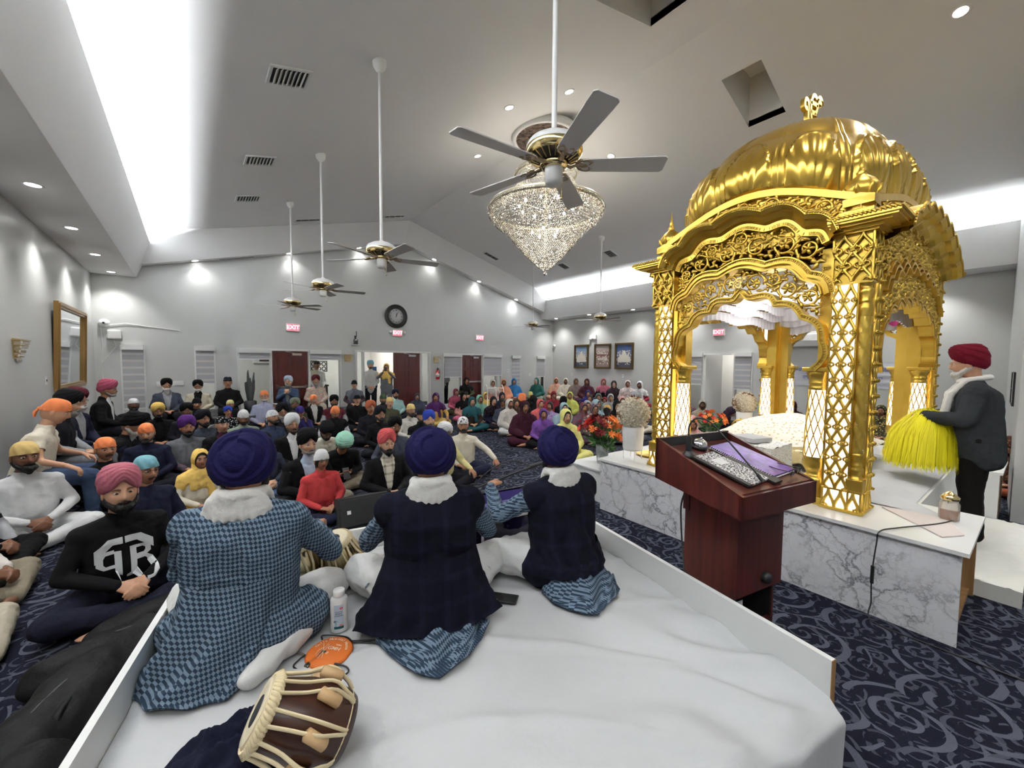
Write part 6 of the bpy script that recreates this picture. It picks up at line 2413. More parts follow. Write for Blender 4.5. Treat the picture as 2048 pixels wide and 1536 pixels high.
PAL = {}
def muted(c, k=.80):
    g = .3 * c[0] + .59 * c[1] + .11 * c[2]
    return tuple((g + (x - g) * k) * .93 for x in c)
def color_cloth(spec):
    """'navy', 'navy/plaid/white' -> material"""
    if spec in PAL: return PAL[spec]
    q = spec.split('/')
    c1 = muted(srgb(*RGB[q[0]]))
    if len(q) == 1: m = cloth('p_' + spec, c1)
    else: m = cloth('p_' + spec, c1, muted(srgb(*RGB[q[2]])), q[1], scale=float(q[3]) if len(q) > 3 else 1.0)
    PAL[spec] = m
    return m
RGB = dict(black=(20, 20, 23), ink=(27, 28, 36), navy=(30, 34, 58), slate=(62, 68, 84), denim=(54, 72, 104), jeans=(70, 96, 138), grey=(104, 106, 112), lgrey=(150, 152, 156),
           white=(226, 228, 230), cream=(222, 214, 192), offwhite=(214, 208, 200), khaki=(136, 126, 104), beige=(186, 176, 152), tan=(196, 180, 140), brown=(84, 62, 48), dbrown=(54, 42, 36),
           red=(200, 36, 40), crimson=(152, 26, 46), maroon=(92, 24, 38), wine=(66, 22, 40), pink=(214, 92, 130), dpink=(168, 62, 92), rose=(196, 112, 124), peach=(222, 160, 128), coral=(206, 84, 84), salmon=(216, 150, 140),
           orange=(244, 124, 36), rust=(176, 82, 36), mustard=(204, 156, 34), yellow=(242, 196, 60), gold=(212, 176, 70), lemon=(232, 226, 110), pale_yellow=(226, 214, 130), lime=(196, 204, 62), tanyellow=(222, 186, 98),
           olive=(72, 72, 50), sage=(132, 146, 128), green=(58, 84, 50), teal=(32, 104, 96), dteal=(24, 92, 102), mint=(146, 214, 184), aqua=(158, 206, 206), cyan=(110, 176, 190), powder=(150, 184, 198), sky=(120, 196, 222),
           blue=(10, 122, 190), royal=(32, 62, 170), indigo=(58, 46, 128), purple=(84, 34, 120), violet=(118, 66, 158), lavender=(170, 150, 200), plum=(80, 52, 74), mauve=(112, 82, 96), dplum=(60, 44, 52), lav_grey=(150, 154, 182), pblue=(176, 200, 224))

def person(x, y, az, s=1.0, pose='floor', arms='lap', lean=.05, skin=2, head=('turban', 'black'), hy=0, hp=0, beard=None, top=('plain', 'black'), legs='ink', extra=(), label='', group=None, near=False, zoff=0.0, z=0.0):
    vx = .010 if near else .016
    J = joints(pose, arms, lean)
    pk = (pose, str(arms) if not isinstance(arms, str) else arms, round(lean, 2))
    A, F = skin_base(pk, J, vx)
    HM = Matrix.Translation(J['H']) @ Euler((R(hp) + lean * .5, 0, R(hy)), 'XYZ').to_matrix().to_4x4() if False else Matrix.Translation(J['H']) @ Matrix.Rotation(R(hy), 4, 'Z') @ Matrix.Rotation(R(hp) + lean * .4, 4, 'X')
    HV, HF, HI = HEAD
    Mn = np.array(HM)
    HVt = HV @ Mn[:3, :3].T + Mn[:3, 3]
    V = np.concatenate([A, HVt.astype(np.float32)])
    n0 = len(A)
    FF = F + [tuple(i + n0 for i in q) for q in HF]
    MI = [0] * len(F) + HI
    bc = beard[1] if beard else 'k'
    me = mesh_of('person', V, FF, [M_SKIN[skin], M_EYE, M_IRIS, M_LIP[skin], M_HAIR[bc]], MI)
    o = link('person', me)
    o.location = (x, y, z)
    o.rotation_euler = (0, 0, PI - R(az))
    o.scale = (s, s, s)
    tag(o, label, 'person', group)
    bulk = .010 if top[0] in ('open', 'vest') else .002
    # upper clothing
    def mk_top():
        P = torso_parts(J, bulk) + arm_parts(J, bulk)
        P.append((J['N'] - J['up'] * .03, J['N'] + J['up'] * .030, .070 + bulk, .060 + bulk))
        if pose == 'stand': P.append((J['P'] - Vector((0, 0, .10)), J['P'], .14, .13))
        A, F = blob(P, vx, 3, .0042 if near else .006, 9, 3, (1, 1, 1.4))
        C = A[F].mean(1)
        dA = np.min([seg_dist(C, a, b) - r0 for (a, b, r0, r1) in arm_parts(J, 0)], 0)
        dT = np.min([seg_dist(C, a, b) - r0 for (a, b, r0, r1) in torso_parts(J, 0)], 0)
        return A, F, C, dA, dT
    A, F, C, dA, dT = cached(('top', pk, bulk, vx), mk_top)
    up = np.array(J['up']); fw = np.array(J['fw']); P0 = np.array(J['P'])
    h = (C - P0) @ up
    f = (C - P0) @ fw
    # open the neck
    dn = np.sqrt(((C - np.array(J['N'] + J['up'] * .055)) ** 2).sum(1))
    keep = dn > .060
    kind = top[0]
    if kind == 'short':
        fa = np.min([seg_dist(C, J['E' + q].lerp(J['S' + q], .25), J['W' + q]) for q in 'RL'], 0)
        a = cached(('short', pk, vx), lambda: split_faces(A, F, keep & (fa > .075)))
        obj_arr('shirt', a[0], a[1], color_cloth(top[1]), o)
    elif kind == 'plain':
        key = ('split', 'plain', pk, bulk, vx)
        a = cached(key, lambda: split_faces(A, F, keep))
        obj_arr('shirt', a[0], a[1], color_cloth(top[1]), o)
    elif kind == 'open':
        vw = .018 + .070 * np.clip((h - .10) / .40, 0, 1)
        front = (np.abs(C[:, 0]) < vw) & (f > .045) & (h > .06)
        a = cached(('split', 'open', pk, vx), lambda: (split_faces(A, F, keep & ~front), split_faces(A, F, keep & front)))
        obj_arr('jacket', a[0][0], a[0][1], color_cloth(top[1]), o)
        obj_arr('shirt', a[1][0], a[1][1], color_cloth(top[2]), o)
    elif kind == 'vest':
        arm = dA < dT - .012
        a = cached(('split', 'vest', pk, vx), lambda: (split_faces(A, F, keep & ~arm), split_faces(A, F, keep & arm)))
        obj_arr('vest', a[0][0], a[0][1], color_cloth(top[1]), o)
        obj_arr('sleeves', a[1][0], a[1][1], color_cloth(top[2]), o)
    a = cached(('legs', pk, vx), lambda: blob(leg_parts(J, .012), vx, 3, .006, 12, 5))
    obj_arr('trousers', a[0], a[1], color_cloth(legs), o)
    # head
    ht = head[0]
    if ht == 'turban':
        a = turban_mesh('std', head[2] if len(head) > 2 else 1.0)
        obj_arr('turban', a[0], a[1], color_cloth(head[1]), o, HM)
    elif ht in ('patka', 'beanie', 'skull', 'boxy'):
        a = cap_arr(ht)
        obj_arr({'patka': 'head_cloth', 'beanie': 'beanie', 'skull': 'cap', 'boxy': 'cap'}[ht], a[0], a[1], color_cloth(head[1]), o, HM)
    if ht in ('scarf', 'shawl', 'bare') or (len(head) > 3 and head[3] == 'hair'):
        def mk_hair():
            a, f = blob([('e', (0, .010, .006), (.084, .104, .120)), ((0, .07, -.02), (0, .085, -.10), .05, .045)], .010, 1, .002, 30)
            c = a[f].mean(1)
            k = ~((c[:, 1] < -.005) & ((c[:, 0] / .060) ** 2 + ((c[:, 2] + .030) / .098) ** 2 < 1))
            return split_faces(a, f, k)
        a = cached('hair', mk_hair)
        obj_arr('hair', a[0], a[1], M_HAIR['k' if bc == 'k' else bc], o, HM)
    if ht in ('scarf', 'shawl'):
        hk = (round(hy / 10), round(hp / 10))
        def mk_shawl():
            H = J['H']
            hb = Vector((0, .012, .012))
            P = [('e', HM @ Vector((0, .014, .012)), (.095, .113, .128), HM.to_3x3())]
            P.append((HM @ Vector((0, .02, .02)), J['N'] + Vector((0, .01, -.01)), .088, .092))
            P.append((J['N'] + Vector((0, -.03, -.02)), J['C'] + Vector((0, -.035, .04)), .085, .09))
            for k in 'RL':
                S = J['S' + k]
                P.append((J['N'], S, .085, .082))
                P.append((J['C'], S, .14, .085))
                if ht == 'shawl':
                    P.append((S, J['E' + k], .085, .085))
                    P.append((J['E' + k], J['E' + k].lerp(J['W' + k], .8), .082, .060))
                else:
                    P.append((S, S.lerp(J['E' + k], .35), .078, .066))
            if ht == 'shawl':
                x = Vector((.09, 0, 0))
                P += [(J['P'] + x, J['C'] + x, .15, .13), (J['P'] - x, J['C'] - x, .15, .13), (J['P'] + Vector((0, -.06, .02)), J['C'], .16, .14)]
                if pose == 'floor':
                    P += [(J['P'] + Vector((0, .02, -.06)), J['P'] + Vector((.22, -.10, -.06)), .12, .10), (J['P'] + Vector((0, .02, -.06)), J['P'] + Vector((-.22, -.10, -.06)), .12, .10)]
            else:
                P += [(J['N'] + Vector((.07, -.06, -.06)), J['B'] + Vector((.10, -.115, -.02)), .045, .04), (J['N'] + Vector((-.07, -.06, -.06)), J['C'] + Vector((-.09, -.10, -.05)), .045, .04)]
            a, f = blob(P, .012 if near else .015, 3, .010, 11, 7, (1.6, 1.6, .6))
            Mi = np.array(HM.inverted())
            c = a[f].mean(1)
            c = c @ Mi[:3, :3].T + Mi[:3, 3]
            k = ~((c[:, 1] < .012) & ((c[:, 0] / .072) ** 2 + ((c[:, 2] + .008) / .112) ** 2 < 1))
            return split_faces(a, f, k)
        a = cached((ht, pk, hk, hy, hp, near), mk_shawl)
        obj_arr({'scarf': 'head_scarf', 'shawl': 'shawl'}[ht], a[0], a[1], color_cloth(head[1]), o)
    if ht == 'bare' and len(head) > 1: pass
    if beard and beard[0]:
        if beard[0] == 'stache':
            a = cached('stache', lambda: blob([((0, -.1035, -.0415), (.030, -.088, -.052), .0065, .0055), ((0, -.1035, -.0415), (-.030, -.088, -.052), .0065, .0055)], .005, 1))
            obj_arr('moustache', a[0], a[1], M_HAIR[bc], o, HM)
        else:
            a = beard_arr(beard[0])
            obj_arr('beard', a[0], a[1], M_HAIR[bc], o, HM)
    if 'glasses' in extra:
        m = cached('glasses', lambda: glasses_mb())
        key = 'glasses_me'
        if key not in _cache: _cache[key] = mesh_of('glasses', m.v, m.f, [mat('glasses_frame', (.03, .03, .035), .25, .4)], None, m.s)
        g = link('glasses', _cache[key], o)
        g.matrix_local = HM
    if 'phone' in extra:
        q = MB().box((0, 0, 0), (.075, .009, .15), 0, .004)
        c = (J['WR'] + J['WL']) / 2 + (J['dR'] + J['dL']).normalized() * .10
        ph = q.build('mobile_phone', M_BLACK)
        ph.matrix_world = Matrix.Translation((x, y, z)) @ Matrix.Rotation(PI - R(az), 4, 'Z') @ Matrix.Scale(s, 4) @ Matrix.Translation(c + Vector((0, -.02, .02))) @ Matrix.Rotation(R(-35), 4, 'X')
        tag(ph, 'mobile phone held by the ' + label.split(' ', 1)[0].lower() + ' ' + ' '.join(label.split(' ')[1:5]), 'phone')
    return o, J, HM
def glasses_mb():
    m = MB()
    for s in (-1, 1):
        m.tube([(s * .031 + .021 * math.cos(a), -.094 + .004 * abs(math.cos(a)), .008 + .015 * math.sin(a)) for a in [2 * PI * k / 12 for k in range(12)]], .0017, 5, closed=True)
        m.tube([(s * .052, -.090, .010), (s * .080, -.03, .012), (s * .083, .01, .006)], .0015, 4)
    m.tube([(-.010, -.096, .012), (0, -.102, .015), (.010, -.096, .012)], .0015, 4)
    return m
# ------------------------------------------------------------------ the congregation
PEOPLE = []
GROUPS = dict(M='men and boys seated on the carpet', W='women and girls seated on the carpet', B='people on the benches along the walls')
def pp(x, y, az, label, **k):
    k['group'] = GROUPS.get(k.get('group'), k.get('group'))
    PEOPLE.append(dict(x=x, y=y, az=az, label=label, **k))
pp(-1.26, 5.89, 91, 'man in cream polo shirt and orange head cloth bent forward on the bench at left', s=1.033, pose='bench', arms='knees', lean=0.25, skin=1, head=('patka','orange'), hp=14, top=('short','cream'), legs='denim', group='B', near=True)
pp(-1.26, 6.71, 98, 'grey bearded man with wide black turban and black vest beside the cream polo', s=1.03, pose='bench', lean=0.18, skin=1, head=('turban','black',1.05), hp=10, beard=('full','g'), top=('vest','ink','lgrey'), legs='grey', group='B')
pp(-1.24, 7.42, 111, 'white bearded man in glasses and dark red turban behind the wide black turban', s=1.017, pose='bench', lean=0.1, skin=1, head=('turban','maroon'), hp=6, beard=('full','w'), top=('open','navy','lgrey'), legs='navy', extra=('glasses',), group='B')
pp(-1.18, 9.17, 95, 'man in pink turban and long black coat seated sideways near the corner', s=1.043, pose='bench', lean=0.12, head=('turban','dpink',1.05), hp=4, beard=('short','g'), top=('open','black','white'), group='B')
pp(-0.85, 7.59, 104, 'old man in black turban with white beard bowing over his phone, all in black', s=1.1, arms='phone', lean=0.22, head=('turban','black',1.05), hp=22, beard=('long','w'), legs='black', group='M')
pp(-0.95, 11.27, 170, 'dark skinned man in white skull cap, dark jacket over light blue shirt', s=1.046, skin=3, head=('skull','white'), beard=('full','k'), top=('open','ink','pblue'), group='M')
pp(-0.51, 9.89, 169, 'man in bright yellow turban and black shirt before the grey suited elder', head=('turban','yellow'), hp=10, beard=('full','k'), legs='black', group='M')
pp(-0.43, 11.52, 172, 'elder with white beard, black turban and grey jacket under the wall switches', s=0.986, pose='bench', beard=('long','w'), top=('open','slate','lgrey'), group='B')
pp(-0.09, 9.6, 174, 'man with black turban and dark face right of the yellow turban', skin=3, beard=('full','d'), top=('plain','ink'), group='M')
pp(0.12, 11.52, -173, 'white bearded man in glasses, black turban and beige jacket on the bench', s=0.951, pose='bench', beard=('full','w'), top=('open','beige','black'), legs='khaki', extra=('glasses',), group='B')
pp(0.07, 11.09, 172, 'young man in black beanie and black track top with white stripes', head=('beanie','black'), top=('vest','black','black/stripe/white/.5'), legs='black', group='M')
pp(0.67, 11.5, -177, 'clean shaven man in small black cap and black sweater sitting upright on the bench', s=1.013, pose='bench', lean=0.0, head=('boxy','black/stripe/slate/4'), legs='black', group='B')
pp(0.1, 8.1, 151, 'man in dark navy turban looking right behind the purple turban', head=('turban','ink'), beard=('full','k'), top=('plain','slate'), group='M')
pp(-0.08, 7.28, 167, 'man in purple turban with grey vest and purple plaid sleeves', head=('turban','purple',1.08), beard=('full','k'), top=('vest','grey','mauve/plaid/slate'), group='M', near=True)
pp(-0.47, 7.04, -176, 'young man in orange head cloth and navy sweatshirt looking down', skin=1, head=('patka','orange'), hp=12, beard=('short','d'), top=('plain','navy'), group='M', near=True)
pp(-0.76, 6.0, 151, 'man with moustache, orange head cloth and black coat behind the rose turban', head=('patka','orange'), hy=-6, beard=('stache','k'), group='M', near=True)
pp(-0.36, 4.64, 148, 'man in light blue head cloth and glasses, dark blue shirt', head=('patka','cyan'), beard=('stache','k'), top=('plain','navy'), extra=('glasses',), group='M', near=True)
pp(-1.23, 5.64, 154, 'dark bearded man in pale yellow head cloth and white tunic at left edge', s=1.08, arms='clasp', skin=3, head=('patka','tanyellow'), beard=('full','k'), top=('plain','white'), legs='white', group='M', near=True)
pp(-0.42, 3.8, 164, 'man in rose turban and black hooded top with large white chest emblem', s=1.08, arms='clasp', lean=0.08, skin=1, head=('turban','rose/melange/dpink',1.06), hp=-4, beard=('full','k'), legs='navy/melange/ink', group='M', near=True)
pp(0.04, 5.47, 167, 'girl in yellow scarf and cream tunic beside the big blue turban', s=0.84, head=('scarf','yellow'), top=('plain','cream'), legs='mustard', group='W', near=True)
pp(-1.47, 5.02, 112, 'man in striped shirt and black waistcoat cut by the left edge, hands folded', arms='clasp', lean=0.1, skin=3, head=('turban','grey'), beard=('full','k'), top=('vest','ink','lgrey/stripe/black/1.4'), legs='black', group='M', near=True)
pp(-1.35, 4.34, 103, 'person in cream sweater and khaki trousers cut by the left edge', arms='clasp', lean=0.1, skin=3, head=('turban','grey'), beard=('full','g'), top=('plain','offwhite'), legs='khaki', group='M', near=True)
pp(-1.27, 3.53, 99, 'person of whom only a pale trousered knee shows at the lower left edge', arms='clasp', lean=0.1, head=('turban','grey'), top=('plain','offwhite'), legs='beige', group='M', near=True)
pp(0.68, 11.27, 173, 'boy with pale yellow head cloth and red jacket below the standing black sweater', s=0.906, head=('patka','pale_yellow'), top=('plain','crimson'), group='M')
pp(0.58, 10.36, 171, 'boy in small royal blue turban and dark patterned shirt', s=0.82, head=('turban','royal',0.9), top=('plain','black/floral/white'), group='M')
pp(0.32, 7.29, 161, 'young man in black paisley bandana with black jacket over dark red tee', skin=1, head=('patka','black/floral/lgrey'), top=('open','black','wine'), group='M', near=True)
pp(0.66, 8.05, 177, 'man in white head cloth and sage green sweater looking down', head=('patka','white'), hp=24, beard=('short','k'), top=('plain','sage'), group='M')
pp(1.36, 11.19, -167, 'greying man in orange head cloth, glasses and lavender grey shirt leaning back', s=1.12, lean=-0.12, skin=1, head=('patka','orange'), beard=('short','w'), top=('plain','lav_grey'), extra=('glasses',), group='M')
pp(1.95, 11.51, -158, 'man in white turban and blue jacket with joined hands before the left door', s=0.998, pose='bench', arms='chest', lean=0.02, skin=1, head=('turban','pblue'), beard=('full','g'), top=('open','denim','grey'), group='B')
pp(2.59, 11.5, -173, 'grey bearded man in dark red turban and floral shirt on a chair', s=1.01, pose='bench', lean=0.0, head=('turban','maroon'), beard=('long','g'), top=('plain','beige/floral/rose'), legs='beige', group='B')
pp(1.56, 10.87, 173, 'boy in black cap with white stripes between two bearded men', s=0.86, head=('skull','black/stripe/white/2'), top=('plain','navy'), group='M')
pp(1.29, 8.39, 177, 'man with broad black turban, red glasses and long grey beard', head=('turban','black',1.1), beard=('long','g'), top=('plain','ink'), extra=('glasses',), group='M')
pp(1.76, 9.74, -174, 'bearded man in olive green turban behind the blue head cloth', skin=3, head=('turban','sage/melange/olive',0.95), beard=('full','k'), top=('plain','olive'), group='M')
pp(1.65, 8.72, -174, 'bowed youth in indigo head cloth holding his cheek', s=0.95, arms='face', lean=0.15, head=('patka','indigo'), hp=25, top=('plain','indigo/melange/navy'), group='M')
pp(2.32, 10.68, 168, 'clean shaven man in orange head cloth, dark blazer and pale pink shirt', skin=1, head=('patka','orange'), top=('open','black','offwhite'), group='M')
pp(1.01, 7.7, 148, 'bearded young man in blue and white bandana and navy sweatshirt', head=('patka','white/floral/pblue'), hp=-6, beard=('full','k'), top=('plain','denim/melange/navy'), group='M', near=True)
pp(1.14, 6.64, 172, 'man in large white turban, black jacket over white shirt', head=('turban','white',1.1), beard=('full','b'), top=('open','black','white'), group='M', near=True)
pp(0.67, 5.84, 169, 'boy in black beanie and glasses wearing navy sweatshirt and jeans', s=0.92, arms='clasp', lean=0.12, skin=1, head=('beanie','black'), hp=8, top=('plain','navy/melange/slate'), legs='jeans', extra=('glasses',), group='M', near=True)
pp(0.98, 4.93, 169, 'greying man with black turban, black jacket, blue collar and khaki trousers', s=1.03, arms='clasp', lean=0.08, skin=1, head=('turban','black',1.08), beard=('short','g'), top=('open','black','pblue'), legs='khaki', group='M', near=True)
pp(1.05, 4.59, 173, 'boy in red hooded sweatshirt, white cap and glasses', s=0.86, lean=0.08, head=('beanie','white',1,'hair'), top=('plain','red'), legs='navy', extra=('glasses',), group='M', near=True)
pp(1.55, 6.56, -178, 'bowed man in black turban and cream knitted sweater', lean=0.45, hp=34, beard=('full','k'), top=('plain','cream'), legs='khaki', group='M', near=True)
pp(1.5, 5.61, -178, 'deeply bowed man in mint green turban holding a phone, khaki trousers', s=1.04, arms='phone', lean=0.55, head=('turban','mint',1.05), hp=42, legs='khaki', extra=('phone',), group='M', near=True)
pp(2.17, 8.32, -177, 'bowed man in orange head cloth, black vest and white sleeves', lean=0.3, head=('patka','orange'), hp=26, beard=('stache','k'), top=('vest','black','white'), legs='black', group='M')
pp(2.63, 9.95, -171, 'man with black turban and maroon top behind the bowed orange head cloth', skin=3, beard=('full','k'), top=('vest','maroon','lgrey'), group='M')
pp(3.48, 11.11, -159, 'elderly clean shaven man in black beanie and grey quilted vest on a chair', s=0.918, pose='bench', lean=0.08, skin=1, head=('beanie','black'), top=('vest','slate/melange/grey','dplum'), group='B')
pp(3.2, 10.07, -174, 'older man in flat black cap and black jacket', skin=1, head=('skull','black'), group='M')
pp(2.84, 8.12, 179, 'man in rust orange turban and dark shirt', head=('turban','rust'), top=('plain','ink'), group='M')
pp(3.85, 10.01, -165, 'bearded man in dark green beanie looking down', head=('beanie','green'), hp=12, beard=('full','k'), top=('plain','ink'), group='M')
pp(4.67, 11.17, -167, 'bearded man in dark navy turban and pale aqua shirt', head=('turban','navy'), beard=('full','k'), top=('plain','aqua'), group='M')
pp(3.59, 8.94, -170, 'young man with light orange head cloth and olive jacket', skin=1, head=('patka','tanyellow'), top=('plain','olive'), group='M')
pp(2.62, 7.0, -179, 'bearded man with black turban, red framed glasses and black jacket', head=('turban','ink'), beard=('full','k'), extra=('glasses',), group='M', near=True)
pp(2.33, 5.69, -174, 'dark skinned man in black turban and slate violet sweater, arm on knee', arms='knees', lean=0.15, skin=3, beard=('stache','k'), top=('plain','slate'), legs='denim', group='M', near=True)
pp(1.75, 4.5, -177, 'bearded man in red turban with black jacket, checked cream shirt and jeans', arms='clasp', lean=0.06, skin=1, head=('turban','coral/melange/red',1.05), beard=('full','k'), top=('open','black','cream/plaid/khaki'), legs='jeans', group='M', near=True)
pp(3.36, 7.37, -179, 'black bearded man in tan head cloth and cream buttoned shirt', arms='clasp', lean=0.1, head=('patka','tanyellow'), beard=('full','k'), top=('plain','offwhite'), group='M', near=True)
pp(3.14, 6.42, -180, 'man in dark bandana and black vest partly hidden behind the blue turban', head=('patka','ink'), beard=('full','k'), top=('vest','black','cream'), group='M', near=True)
pp(3.02, 5.88, -167, 'bearded man in royal blue turban and mint green hooded top', skin=1, head=('turban','royal',1.03), beard=('full','d'), top=('plain','mint'), group='M', near=True)
pp(2.6, 4.73, 179, 'man in loose white turban, pale yellow sweater and dark trousers, barefoot', arms='knees', lean=0.15, head=('turban','white'), hp=10, top=('plain','pale_yellow'), group='M', near=True)
pp(3.2, 5.1, -154, 'man in white patterned bandana and cream sweater with arm stretched to his knee', arms='out', head=('patka','white/floral/grey/.7'), beard=('short','k'), top=('plain','cream'), legs='navy', group='M', near=True)
pp(4.33, 12.26, -165, 'man in sky blue turban and white shirt standing in the double doorway', pose='stand', arms='down', lean=0.0, skin=1, head=('turban','sky'), beard=('short','b'), top=('plain','white'), group='people standing in the doorway')
pp(4.74, 12.0, -154, 'person in grey with yellow scarf standing in the doorway taking a picture', s=0.96, pose='stand', arms='photo', lean=0.0, head=('scarf','yellow'), top=('plain','grey'), legs='grey', extra=('phone',), group='people standing in the doorway')
pp(7.2, 12.8, 49, 'person in grey shirt seen from behind through the glass right of the extinguisher', s=0.97, pose='stand', arms='down', lean=0.0, head=('scarf','lgrey'), top=('plain','lgrey'), legs='black')
pp(2.9, 12.75, 173, 'person in black cap and white jacket behind the glass right of the left door', pose='stand', arms='down', lean=0.0, head=('skull','black'), top=('plain','white'), legs='black')
pp(5.26, 10.95, -158, 'girl in dark grey hooded shawl sitting against the open dark door', s=0.88, head=('shawl','slate'), top=('plain','ink'), group='W')
pp(5.12, 9.51, -150, 'woman in mustard outfit with violet and dark red scarf at the front right of the men', arms='knees', lean=0.06, head=('scarf','wine/melange/purple'), top=('plain','mustard'), legs='gold', group='W')
pp(6.7, 11.12, -171, 'woman in dusty red scarf sitting behind the black scarf', s=0.96, head=('scarf','dpink/melange/maroon'), top=('plain','dpink'), legs='olive', group='W')
pp(6.07, 9.66, -170, 'woman in black scarf with pale pink shawl', s=0.96, skin=1, head=('scarf','black'), top=('plain','salmon'), legs='pink', group='W')
pp(7.15, 11.17, -159, 'woman in black scarf and olive coat on a chair before the rightmost door', s=0.925, pose='bench', arms='clasp', lean=0.1, head=('scarf','black'), top=('plain','olive'), group='B')
pp(5.43, 8.24, -161, 'woman in teal scarf, brown shawl and bright teal trousers', s=0.96, skin=1, head=('scarf','dteal'), top=('plain','dbrown'), legs='dteal', group='W')
pp(5.94, 8.65, -169, 'woman in mint scarf and pale flowered tunic', s=0.96, skin=1, head=('scarf','teal/melange/mint'), top=('plain','cream/floral/sage'), legs='cream', group='W')
pp(6.88, 9.7, -163, 'girl in yellow scarf behind the mint scarf', s=0.92, head=('scarf','gold'), top=('plain','yellow'), legs='yellow', group='W')
pp(5.99, 8.11, -161, 'woman in navy tunic with black lace scarf', s=0.96, lean=0.1, skin=1, head=('scarf','black/floral/plum'), top=('plain','navy'), legs='navy', group='W')
pp(8.5, 11.52, -158, 'woman in white scarf and pink shawl on the bench nearest the chair', s=1.04, head=('scarf','offwhite'), top=('plain','salmon'), legs='white', group='B', z=0.171)
pp(9.01, 11.52, -152, 'woman in orange peach shawl on the bench left of the blue shawl', s=1.04, head=('shawl','peach/melange/orange'), top=('plain','peach'), legs='peach', group='B', z=0.178)
pp(9.52, 11.52, -146, 'woman in bright blue shawl on the bench', s=1.04, head=('shawl','blue'), top=('plain','blue'), legs='orange', group='B', z=0.205)
pp(7.0, 9.02, -152, 'woman with dark scarf below the peach and blue shawls', s=0.96, head=('scarf','navy'), top=('plain','navy'), group='W')
pp(6.1, 7.8, -134, 'boy with short black hair in a grey vest looking down', s=0.92, head=('bare',), hp=14, top=('plain','slate'), group='W')
pp(5.84, 7.27, -171, 'woman in long white scarf seen from the side', s=0.96, head=('shawl','offwhite'), top=('plain','white'), legs='white', group='W')
pp(6.06, 7.27, -156, 'woman wrapped in a plain brown shawl, kneeling', s=0.96, skin=1, head=('shawl','brown'), top=('plain','brown'), legs='wine', group='W')
pp(5.39, 6.19, -157, 'woman wrapped in a wine red shawl and suit at the front of the women', s=1.04, lean=0.06, head=('shawl','wine'), top=('plain','wine'), legs='wine', group='W')
pp(6.53, 7.58, 49, 'person in orange turban seen from behind among the women', head=('turban','orange',1.05), top=('plain','ink'), group='M')
pp(8.33, 9.28, 62, 'child in pale yellow head cloth seen from behind below the teal shawl', s=0.9, head=('patka','lemon'), group='W')
pp(10.77, 11.52, -109, 'white haired woman in teal green shawl on the bench by the corner window', s=1.04, lean=0.15, skin=1, head=('shawl','teal'), beard=('','w'), top=('plain','teal'), legs='sage', group='B', z=0.201)
pp(6.99, 7.67, 72, 'person in black with long black hair seen from behind', s=0.96, head=('scarf','black'), legs='black', group='W')
pp(6.45, 6.83, -157, 'woman in coral scarf and cream sweater', s=0.96, skin=1, head=('scarf','coral'), top=('plain','cream'), group='W')
pp(5.48, 5.7, -144, 'girl in shiny purple suit with lilac scarf', s=0.9, lean=0.06, head=('scarf','violet'), top=('plain','violet'), legs='black', group='W')
pp(6.66, 6.66, -115, 'child with dark hair and lavender patterned jacket', s=0.9, head=('bare',), top=('plain','lavender/floral/violet'), group='W')
pp(11.62, 11.34, -138, 'woman in peach shawl, first on the bench right of the corner', s=1.04, head=('shawl','peach'), top=('plain','peach'), legs='peach', group='B', z=0.19)
pp(8.67, 8.58, -143, 'woman in dark red shawl bending behind the lavender jacket', s=0.96, lean=0.15, head=('shawl','crimson'), hp=10, top=('plain','crimson'), legs='crimson', group='W')
pp(6.29, 5.91, -153, 'woman in pale blue shawl behind the bright yellow shawl', s=0.96, skin=1, head=('shawl','powder'), top=('plain','powder'), legs='powder', group='W')
pp(5.05, 4.72, -161, 'woman in bright yellow shawl spread over the carpet, nearest woman', s=1.03, lean=0.06, skin=1, head=('shawl','lemon'), top=('plain','lemon'), legs='lemon', group='W', near=True)
pp(11.62, 10.81, -137, 'woman in cream shawl on the bench under the leftmost picture', s=1.04, skin=3, head=('shawl','cream'), top=('plain','cream'), legs='cream', group='B', z=0.188)
pp(11.62, 10.26, -137, 'woman in brown grey shawl on the bench under the leftmost picture', s=1.04, head=('shawl','mauve/melange/khaki'), top=('plain','brown'), legs='brown', group='B', z=0.207)
pp(8.83, 8.03, -134, 'young woman in lime yellow scarf', s=0.96, head=('shawl','lime'), top=('plain','lime'), group='W')
pp(7.42, 7.0, 77, 'person in black sitting between lime and pale blue scarves', s=0.96, head=('scarf','black'), legs='black', group='W')
pp(11.62, 9.7, -122, 'woman in dark plum shawl on the bench under the middle picture', s=1.04, head=('shawl','dplum/melange/maroon'), top=('plain','plum'), legs='plum', group='B', z=0.207)
pp(6.64, 5.66, -156, 'woman in plum scarf and red grey patterned shawl before the dark plum row', s=0.96, head=('shawl','mauve/floral/crimson/.4'), top=('plain','plum'), legs='plum', group='W')
pp(6.67, 5.38, -149, 'woman in glasses and violet brown shawl with lace beside the red grey shawl', s=0.96, head=('shawl','mauve/floral/beige/.6'), top=('plain','plum'), legs='plum', extra=('glasses',), group='W')
pp(7.09, 5.92, -144, 'woman in pale grey scarf mostly hidden behind the plum scarf', s=0.96, head=('scarf','lgrey'), top=('plain','lgrey'), legs='grey', group='W')
pp(7.43, 5.98, 171, 'woman in pale blue white scarf seen from the side behind the glasses', s=0.96, head=('scarf','powder'), top=('plain','white'), legs='white', group='W')
pp(11.62, 8.94, -132, 'woman in dusty rose scarf and black coat on the bench', s=1.04, skin=1, head=('scarf','dpink/melange/rose'), legs='black', group='B', z=0.253)
